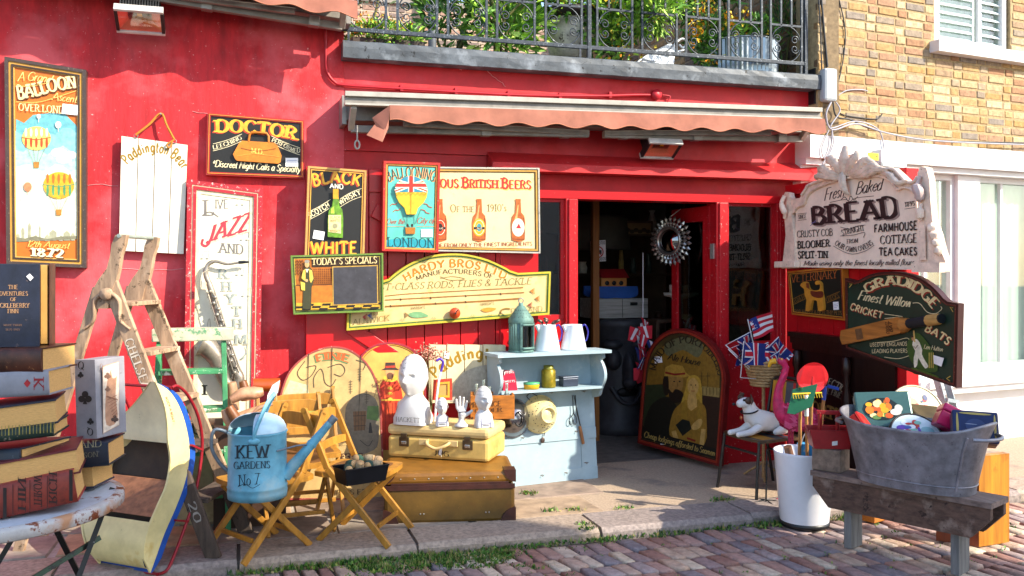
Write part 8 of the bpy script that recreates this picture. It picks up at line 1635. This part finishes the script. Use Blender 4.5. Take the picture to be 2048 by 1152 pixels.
# ---- enamel bucket with tools
bq = gnd(1609, 1050, -.045); BKT = mat('#dcdce2', .22, var=.04, coat=.3); M = Matrix.Translation(bq); hb_ = .47
t = thing('enamel_bucket', 'big white enamel bucket with black base rim on the cobbles full of garden tools', 'bucket', bq)
mb = MB(); mb.lathe([(.14, .02), (.15, .04), (.185, hb_ - .02), (.19, hb_ - .005), (.186, hb_), (.178, hb_ - .01), (.142, .04), (0, .03)], BKT, M, 44); mb.build('pail', t); mb = MB(); mb.lathe([(0, 0), (.142, 0), (.15, .012), (.152, .034), (.143, .036)], mat('#16171b', .4), M, 44); mb.build('base_rim', t)
mb = MB(); mb.tube([bq + V((.1, -.136, .27)), bq + V((.125, -.165, .275)), bq + V((.16, -.13, .28)), bq + V((.15, -.095, .27))], .012, BKT, 8); mb.build('handle', t)
def tool(name, label, foot, top, m, head, cat):
    t = thing(name, label, cat, bq + V((foot[0], foot[1], .04))); a_ = bq + V((foot[0], foot[1], .045)); b_ = at(*top); mb = MB(); mb.tube([a_, b_], .0105, m, 8); mb.build('handle', t); head(t, b_, (b_ - a_).normalized())
HND = wood('#a8743c', 'z')
def spade(c_, flat=1.0):
    def f(t, b_, d):
        mb = MB(); x = V((1, -.25, 0)).normalized(); n_ = x.cross(d); pts = [(-.03, -.02), (-.09, .03), (-.1, .09), (-.06, .15), (0, .17), (.06, .15), (.1, .09), (.09, .03), (.03, -.02)]
        P_ = [b_ + x * u + d * v * flat + n_ * (.02 * cos(u * 16)) for u, v in s2(pts, 4, True)]; mb.prism(P_, n_ * .004, mat(c_, .35, var=.12)); mb.tube([b_ - d * .03, b_ + d * .08], .013, mat(c_, .35, var=.12), 8); mb.build('blade', t, bev=.001)
    return f
def sq_spade(t, b_, d):
    G_ = mat('#1c5a38', .4, var=.15); mb = MB(); x = V((.8, -.5, .25)).normalized(); dd = V((-.25, -.15, -.5)).normalized(); mb.prism([b_ + x * u + dd * v for u, v in ((-.05, 0), (.1, 0), (.1, .15), (.0, .18), (-.05, .16))], x.cross(dd) * .004, G_); mb.tube([b_ - d * .12, b_], .014, G_, 8); mb.build('blade', t)
def rake(t, b_, d):
    Y_ = mat('#d8b01c', .4); mb = MB(); x = V((.95, -.2, .03)).normalized(); mb.tube([b_ - x * .085, b_ + x * .1], .006, Y_, 6)
    for k in range(12): p0 = b_ - x * .085 + x * .0165 * k; mb.tube([p0, p0 + V((0, -.012, -.028))], .003, Y_, 4)
    mb.tube([b_ - d * .14, b_ - d * .01], .014, mat('#e0e0d8', .4), 8); mb.build('tines', t)
def hoe(t, b_, d):
    B_ = mat('#1c3f9a', .4); mb = MB(); mb.tube([b_ - d * .09, b_], .014, B_, 8); mb.tube(spline([b_, b_ + V((-.05, -.02, .02)), b_ + V((-.11, -.03, -.005))], 4), .005, B_, 6); mb.prism([b_ + V((.02, 0, .01)), b_ + V((.09, -.02, -.01)), b_ + V((.09, -.02, -.03)), b_ + V((.02, 0, -.01))], (0, .004, 0), B_); mb.build('head', t)
tool('toy_spade', 'red round bladed spade standing blade up in the white bucket', (.06, .05), (1624, 778, -1.47), HND, spade('#c01c22'), 'spade')
tool('toy_spade', 'green square bladed spade standing blade up in the white bucket', (-.05, .0), (1602, 775, -1.58), HND, sq_spade, 'spade')
tool('toy_rake', 'yellow toothed rake with white collar standing in the white bucket', (.0, -.04), (1612, 787, -1.62), HND, rake, 'rake')
tool('toy_hoe', 'blue headed hoe with a wooden handle at the right of the bucket tools', (.1, .06), (1650, 772, -1.45), HND, hoe, 'hoe')
t = thing('wooden_mallet', 'stubby dark wooden handle leaning at the left rim of the white bucket', 'mallet', bq + V((-.12, 0, .3))); mb = MB(); mb.tube([bq + V((-.06, 0, .3)), at(1575, 893, -1.55)], [.022, .026], wood('#6a4a38', 'z'), 10); mb.build('handle', t)
c = at(1626, 928, -1.56); t = thing('toy_pail', 'small seaside pail printed with blue sky and orange sand in the white bucket', 'pail', c); M = TM(c, RX(-6)); mb = MB(); mb.lathe([(.06, -.03), (.088, .125), (.09, .13), (.086, .128), (.06, -.02)], mat('#2a7fb0', .3, var=.15, scale=14, stain=('#d8b43a', .4, 14)), M, 28); ob = mb.build('pail', t); mb = MB(); mb.lathe([(.0645, -.01), (.0725, .03), (.074, .04)], mat('#c86a1c', .35, var=.3, scale=30, stain=('#3a6a2a', .4, 20)), M, 28); mb.build('print', ob)
mb = MB(); mb.tube(spline([c + V((-.088, 0, .12)), c + V((-.06, 0, .19)), c + V((0, 0, .215)), c + V((.06, 0, .19)), c + V((.088, 0, .12))], 5), .004, mat('#c0c0c4', .3, .8), 6); mb.build('handle', t)
# ---- bench, block, trug
e_ = V((.41, -.912, 0)); nb = V((-.912, -.41, 0)); L0 = V((3.315, -1.80, 0)); BZ = .372; BW = wood('#5a4338', 'y', .8, var=.4, bump=.3, fleck=('#2a1c18', .36, 14), stain=('#8a766a', .42, 6)); WT = .2; Lb = .99
def bpt(l, s_, z): return L0 + e_ * l + nb * s_ + V((0, 0, z))
t = thing('bench', 'low weathered plank bench on the cobbles carrying the galvanised tub', 'bench', bpt(Lb / 2, 0, -.045))
mb = MB(); mb.prism([bpt(l, WT / 2, z) for l, z in ((0, BZ - .03), (Lb, BZ - .03), (Lb, BZ - .09), (Lb - .1, BZ - .2), (.1, BZ - .2), (0, BZ - .09))], nb * -.032, BW); mb.build('apron', t, bev=.004); mb = MB(); mb.prism([bpt(l, -WT / 2 + .032, z) for l, z in ((0, BZ - .03), (Lb, BZ - .03), (Lb, BZ - .09), (Lb - .1, BZ - .2), (.1, BZ - .2), (0, BZ - .09))], nb * -.032, BW); mb.build('apron', t, bev=.004)
mb = MB(); mb.prism([bpt(-.01, WT / 2 + .012, BZ), bpt(Lb + .01, WT / 2 + .012, BZ), bpt(Lb + .01, -WT / 2 - .012, BZ), bpt(-.01, -WT / 2 - .012, BZ)], (0, 0, -.029), wood('#75625a', 'y', .8, var=.35, bump=.3, fleck=('#4a3a34', .36, 12))); mb.build('seat', t, bev=.004)
for l in (.2, .8): mb = MB(); mb.bar(bpt(l, 0, -.05), bpt(l, 0, BZ - .03), WT - .07, .045, wood('#6c6a68', 'z', .8, var=.35, bump=.3), up=e_); mb.build('leg', t, bev=.003)
WBK = mat('#7a6658', .8, var=.35, scale=20, bump=.3); bc = bpt(.06, .0, BZ + .001); mb = MB(); mb.box(bc + V((0, 0, .065)), (.17, .15, .13), WBK, RZ(-58)); tag(mb.build('wooden_block', loc=bc, bev=.006), 'rough square wooden block on the left end of the plank bench', 'block')
tz = bc + V((-.0, .02, .132)); RT = mat('#8f161c', .4, var=.2, fleck=('#5a1a14', .34, 20)); Mt = RZ(-24); tq = lambda x, y, z: tz + Mt @ V((x, y, z)); t = thing('red_trug', 'dark red wooden toy trug with a raised handle on the wooden block', 'trug', tz); mb = MB()
for s_ in (-1, 1): mb.prism([tq(x, s_ * .075 * (1 + z), z) for x, z in ((-.1, 0), (.1, 0), (.125, .11), (-.125, .11))], Mt @ V((0, .01 * s_, 0)), RT)
for s_ in (-1, 1): mb.prism([tq(s_ * .1, -.07, 0), tq(s_ * .1, .07, 0), tq(s_ * .125, .08, .11), tq(s_ * .125, 0, .085), tq(s_ * .125, -.08, .11)], Mt @ V((-.01 * s_, 0, 0)), RT)
mb.box(tq(0, 0, .006), (.2, .14, .01), RT, Mt); mb.build('box', t, bev=.002); mb = MB()
for s_ in (-1, 1): mb.bar(tq(s_ * .05, -.0, .01), tq(s_ * .05, 0, .2), .018, .02, RT)
mb.bar(tq(-.07, 0, .2), tq(.07, 0, .2), .02, .024, RT); mb.build('handle', t, bev=.003); mb = MB(); mb.prism([tq(.0, -.09, .02), tq(.03, -.09, .025), tq(.03, -.092, .05), tq(.0, -.092, .045)], (0, .001, 0), mat('#d8d4d4', .7)); mb.build('price_label', t)
# ---- galvanised tub of tins
GAL = mat('#838086', .42, .35, var=.35, scale=11, bump=.12, stain=('#9c9aa2', .45, 5), fleck=('#4a464a', .35, 26)); tcx = bpt(.56, .0, BZ + .001); ang_t = math.degrees(math.atan2(e_.y, e_.x)); Mt = RZ(ang_t); HT = .33
t = thing('tin_bath', 'long oval galvanised tin bath full of old tins on the plank bench', 'tub', tcx); mb = MB(); n = 56
def oval(a_, b_, x, z): g = 2.4; cx_, sy_ = cos(x), sin(x); return tcx + Mt @ V((a_ * math.copysign(abs(cx_) ** (2 / g), cx_), b_ * math.copysign(abs(sy_) ** (2 / g), sy_), z))
prof = [(.31, .175, 0), (.315, .18, .04), (.318, .182, .045), (.37, .215, HT * .75), (.402, .238, HT - .012), (.412, .246, HT), (.402, .238, HT + .006), (.394, .232, HT - .01), (.31, .175, .05), (.31, .175, .02)]
tilt = .055
rows = [[oval(a_, b_, 2 * pi * i / n, z + tilt * (z / HT) * (abs(cos(2 * pi * i / n)) ** 3)) for i in range(n + 1)] for a_, b_, z in prof]; mb.grid(rows, GAL); mb.add([r_ for r_ in rows[-1][:-1]], [range(n)], GAL); mb.build('bath', t)
mb = MB(); mb.tube([oval(.316, .181, -.62, .03), oval(.372, .216, -.62, HT * .75), oval(.405, .24, -.62, HT - .01)], .006, GAL, 6); mb.build('seam', t)
mb = MB(); mb.tube([oval(.317, .182, 2 * pi * i / 40, .047) for i in range(40)], .004, GAL, 6, closed=True); mb.build('base_bead', t)
for s_ in (1, -1): mb = MB(); mb.tube(spline([oval(.4, .24, x, HT - .045 + .03) + Mt @ V((s_ * d, 0, -.005)) for x, d in ((.0 + (pi if s_ < 0 else 0) - .5, 0.0), ((pi if s_ < 0 else 0) - .3, .03), ((pi if s_ < 0 else 0), .04), ((pi if s_ < 0 else 0) + .3, .03), ((pi if s_ < 0 else 0) + .5, .0))], 5), .01, GAL, 8); mb.build('handle', t)
def boxtin(name, label, px, py, y, d, yaw, tx, ty, m, lidm, art=None, lidf=.35, face='z'):
    c_ = at(px, py, y); M = RZ(yaw) @ RX(tx) @ RY(ty); t = thing(name, label, 'tin', c_ - V((0, 0, .12)), 'old tins in the tin bath'); mb = MB(); mb.box(c_ - M @ V((0, 0, d[2] * lidf / 2)), (d[0], d[1], d[2] * (1 - lidf)), m, M); mb.build('body', t, bev=.008); mb = MB(); mb.box(c_ + M @ V((0, 0, d[2] * (1 - lidf) / 2)), (d[0] + .004, d[1] + .004, d[2] * lidf - .002), lidm, M); l_ = mb.build('lid', t, bev=.01)
    if art:
        mb = MB(); o = c_ + M @ V((0, 0, d[2] / 2 + .0015))
        for k, (x, y_, r1, r2, c2) in enumerate(art): mb.add([o + M @ V((x * d[0] + r1 * cos(a_), y_ * d[1] + r2 * sin(a_), k * .00012)) for a_ in ([2 * pi * i / 14 for i in range(14)] if r1 > 0 else [0])], [range(14)], mat(c2, .35))
        mb.build('painting', l_)
FLO = [(-.05, .0, .1, .07, '#16201c')] + [(R.uniform(-.28, .12), R.uniform(-.25, .3), R.uniform(.012, .024), R.uniform(.012, .024), R.choice(('#e0a01c', '#d8741c', '#e8c890', '#c8541c', '#e8d05a', '#5a7a3a'))) for _ in range(24)] + [(.2, -.1, .03, .02, '#d8d0c0'), (.26, -.0, .022, .024, '#c8c8b8')]
boxtin('floral_tin', 'large flat tin with flowers painted on a dark green lid in the tin bath', 1766, 824, -2.03, (.3, .22, .09), -24, 58, -6, mat('#7a9a90', .35, .3), mat('#3f5f5a', .3, .2, var=.15), FLO)
boxtin('red_tin', 'bright red tin half sunk at the left of the tin bath', 1738, 858, -2.05, (.2, .16, .06), 0, 40, 28, mat('#b81c14', .3, .2), mat('#c8241a', .3, .2))
boxtin('brown_tin', 'dull brown and gold tin behind the round tins in the tin bath', 1852, 838, -2.06, (.2, .16, .1), -10, 25, 8, mat('#5a4a34', .4, .4, var=.3), mat('#5f5138', .4, .4, var=.3))
boxtin('pink_tin', 'magenta tin beside the dark blue book tin in the tin bath', 1905, 842, -2.32, (.17, .13, .13), -25, -16, 28, mat('#a81648', .3, .15), mat('#b81c54', .3, .15))
boxtin('book_tin', 'dark blue gilt bordered tin shaped like a book at the right of the tin bath', 1948, 858, -2.5, (.22, .17, .1), -38, 62, 4, mat('#4a4450', .35, .4), mat('#14224a', .35, .2, var=.15), [(0, -.4, .08, .006, '#a8924a'), (0, .4, .08, .006, '#a8924a'), (-.4, 0, .006, .07, '#a8924a'), (.42, 0, .006, .07, '#a8924a'), (0, 0, .05, .04, '#22325c'), (-.1, .05, .03, .001, '#c0c4d0'), (.1, -.1, .04, .001, '#c0c4d0')])
def roundtin(name, label, px, py, y, r_, h, tx, yaw, rim, top, bits):
    c_ = at(px, py, y); M = RZ(yaw) @ RX(tx); t = thing(name, label, 'tin', c_ - V((0, 0, r_)), 'old tins in the tin bath'); Mx = TM(c_, M); mb = MB(); mb.lathe([(0, -h), (r_, -h), (r_ * 1.01, -.01), (r_, 0), (r_ * .96, .004), (r_ * .94, 0), (r_ * .93, -.002)], rim, Mx, 44); mb.build('rim', t); mb = MB(); mb.lathe([(r_ * .93, -.002), (0, -.001)], top, Mx, 44)
    for k, (x, y_, r1, r2, c2) in enumerate(bits): mb.add([c_ + M @ V((x * r_ + r1 * cos(a_), y_ * r_ + r2 * sin(a_), .0006 + k * .00012)) for a_ in [2 * pi * i / 12 for i in range(12)]], [range(12)], mat(c2, .35))
    mb.build('lid', t)
rk = random.Random(6); BT_ = lambda n_, cs_: [(rk.uniform(-.6, .6), rk.uniform(-.6, .6), rk.uniform(.006, .022), rk.uniform(.006, .022), rk.choice(cs_)) for _ in range(n_)]
roundtin('round_tray', 'big cream round tin tray of painted figures at the back of the tin bath', 1836, 822, -1.98, .165, .02, 62, -12, mat('#c8b89a', .35, .2), mat('#d8c8a0', .35), [(-.3, .4, .03, .05, '#2a3a6a'), (-.15, .2, .04, .05, '#d8a07a'), (.1, .0, .05, .04, '#b02a2a'), (.3, .05, .04, .03, '#b82a34'), (.35, -.3, .045, .03, '#7a4ab0'), (-.3, -.2, .05, .03, '#d89a34'), (0, -.4, .06, .02, '#6a8a4a')] + BT_(16, ('#b02a2a', '#2a3a6a', '#d89a34', '#f0e4c8')))
roundtin('round_tin', 'white round tin with little coloured pictures and dark band in the tin bath', 1835, 872, -2.27, .15, .07, 48, -14, mat('#2a2626', .35, .3), mat('#c8d4d4', .35), [(-.45, .35, .035, .02, '#5a2a9a'), (.1, .5, .02, .03, '#b8241c'), (.45, .2, .04, .03, '#8ab0b0'), (.5, -.35, .03, .03, '#1c4c9a')] + BT_(20, ('#5a2a9a', '#b8241c', '#1c4c9a', '#e8e8e4', '#7ab09a')))
# ---- wooden drawer standing on the cobbles
o = gnd(1958, 1094, -.045); RWD = mat('#7a3414', .45, var=.3, scale=12, grain=(1.6, 1.6, .15), bump=.08); GLD = mat('#b0701c', .4, var=.4, scale=10, grain=(1.6, 1.6, .12), bump=.08, stain=('#7a420e', .42, 5)); t = thing('upright_drawer', 'orange brown varnished wooden case standing on end beside the plank bench', 'case', o); Mw = RZ(-6); bw_, hh_ = .24, .52
P_ = lambda x, y, z: o + Mw @ V((x, y, z)); mb = MB(); mb.prism([P_(0, 0, 0), P_(bw_, .05, 0), P_(bw_, .05, hh_), P_(0, 0, hh_)], Mw @ V((0, .05, 0)), GLD); mb.build('panel', t, bev=.003); mb = MB(); mb.prism([P_(-.001, .0, .0), P_(-.16, .16, 0), P_(-.16, .16, hh_), P_(-.001, 0, hh_)], Mw @ V((.03, .03, 0)), RWD); mb.build('side', t, bev=.003)
# bits under the bench
for k, (x, y, d, yaw, l) in enumerate(((1755, 1040, (.22, .09, .05), 20, 'loose orange plank end lying under the bench'), (1800, 1030, (.3, .1, .06), -8, 'rough grey log end behind the bench legs'), (1840, 1034, (.24, .11, .06), 12, 'pale rough plank behind the bench legs, nearest the wooden case'))):
    c_ = gnd(x, y, -.045); mb = MB(); mb.box(c_ + V((0, 0, d[2] / 2 + .005)), d, wood(('#a8641c', '#75655a', '#9a8a78')[k], 'x', .8), RZ(yaw)); tag(mb.build('wooden_plank', loc=c_, bev=.006), l, 'plank')
# thin wire stand at the bucket
mb = MB(); c_ = gnd(1532, 1005); mb.tube([c_ + V((0, 0, .005)), c_ + V((.02, .02, .35))], .006, BLACKM, 6)
for a_ in (0, 1.6, 3.1, 4.7): mb.tube([c_ + V((0, 0, .02)), c_ + V((.09 * cos(a_), .09 * sin(a_), .004))], .004, BLACKM, 5)
tag(mb.build('plant_stake', loc=c_), 'twisted black iron stake with splayed feet left of the white bucket', 'stake')
# ---- weeds along the kerb and between the setts
mb = MB(); rk = random.Random(21); GRS = [mat(c_, .6, var=.25, scale=20) for c_ in ('#47701f', '#385f1c', '#5c822a', '#2b4d17', '#7f8a3e', '#8f8050')]
def tuft(x, y, z, n_, h, sp):
    for _ in range(n_):
        p0 = V((x + rk.gauss(0, sp), y + rk.gauss(0, sp * .7), z)); d = V((rk.gauss(0, .5), rk.gauss(0, .5), 1)).normalized() * h * rk.uniform(.5, 1.3); w_ = V((rk.uniform(-1, 1), rk.uniform(-1, 1), 0)).normalized() * .0045
        if rk.random() < .45: w_ *= 2.2; d *= .7; mb.add([p0, p0 + d * .5 + w_, p0 + d, p0 + d * .5 - w_], [(0, 1, 2, 3)], rk.choice(GRS))
        else: mb.add([p0 - w_, p0 + w_, p0 + d], [(0, 1, 2)], rk.choice(GRS))
x = .0
while x < 4.9:
    dens = .5 + .6 * sin(x * 3.1) * sin(x * 1.3 + 1) + (.4 if .9 < x < 1.6 or 2.1 < x < 2.9 else 0) - .5 * rk.random()
    tuft(x, -1.445 + rk.gauss(0, .02), -.055, int(6 + 44 * max(0, dens)), .026 + .024 * max(0, dens), .035); x += .05
for _ in range(110): tuft(rk.uniform(.55, 1.5), -1.5 - abs(rk.gauss(0, .09)), -.055, 26, .035, .03)
for _ in range(420): tuft(rk.uniform(.0, 6.5), rk.uniform(-3.8, -1.5), -.056, 5, .022, .02)
for px, py in ((1050, 989), (1100, 1024), (1150, 1022), (1165, 1050), (1175, 1060), (1250, 1018), (1438, 1003), (1450, 1001), (1060, 990)): g = gnd(px, py); tuft(g.x, g.y, .004, 40, .03, .03)
tag(mb.build('weeds'), kind='stuff')
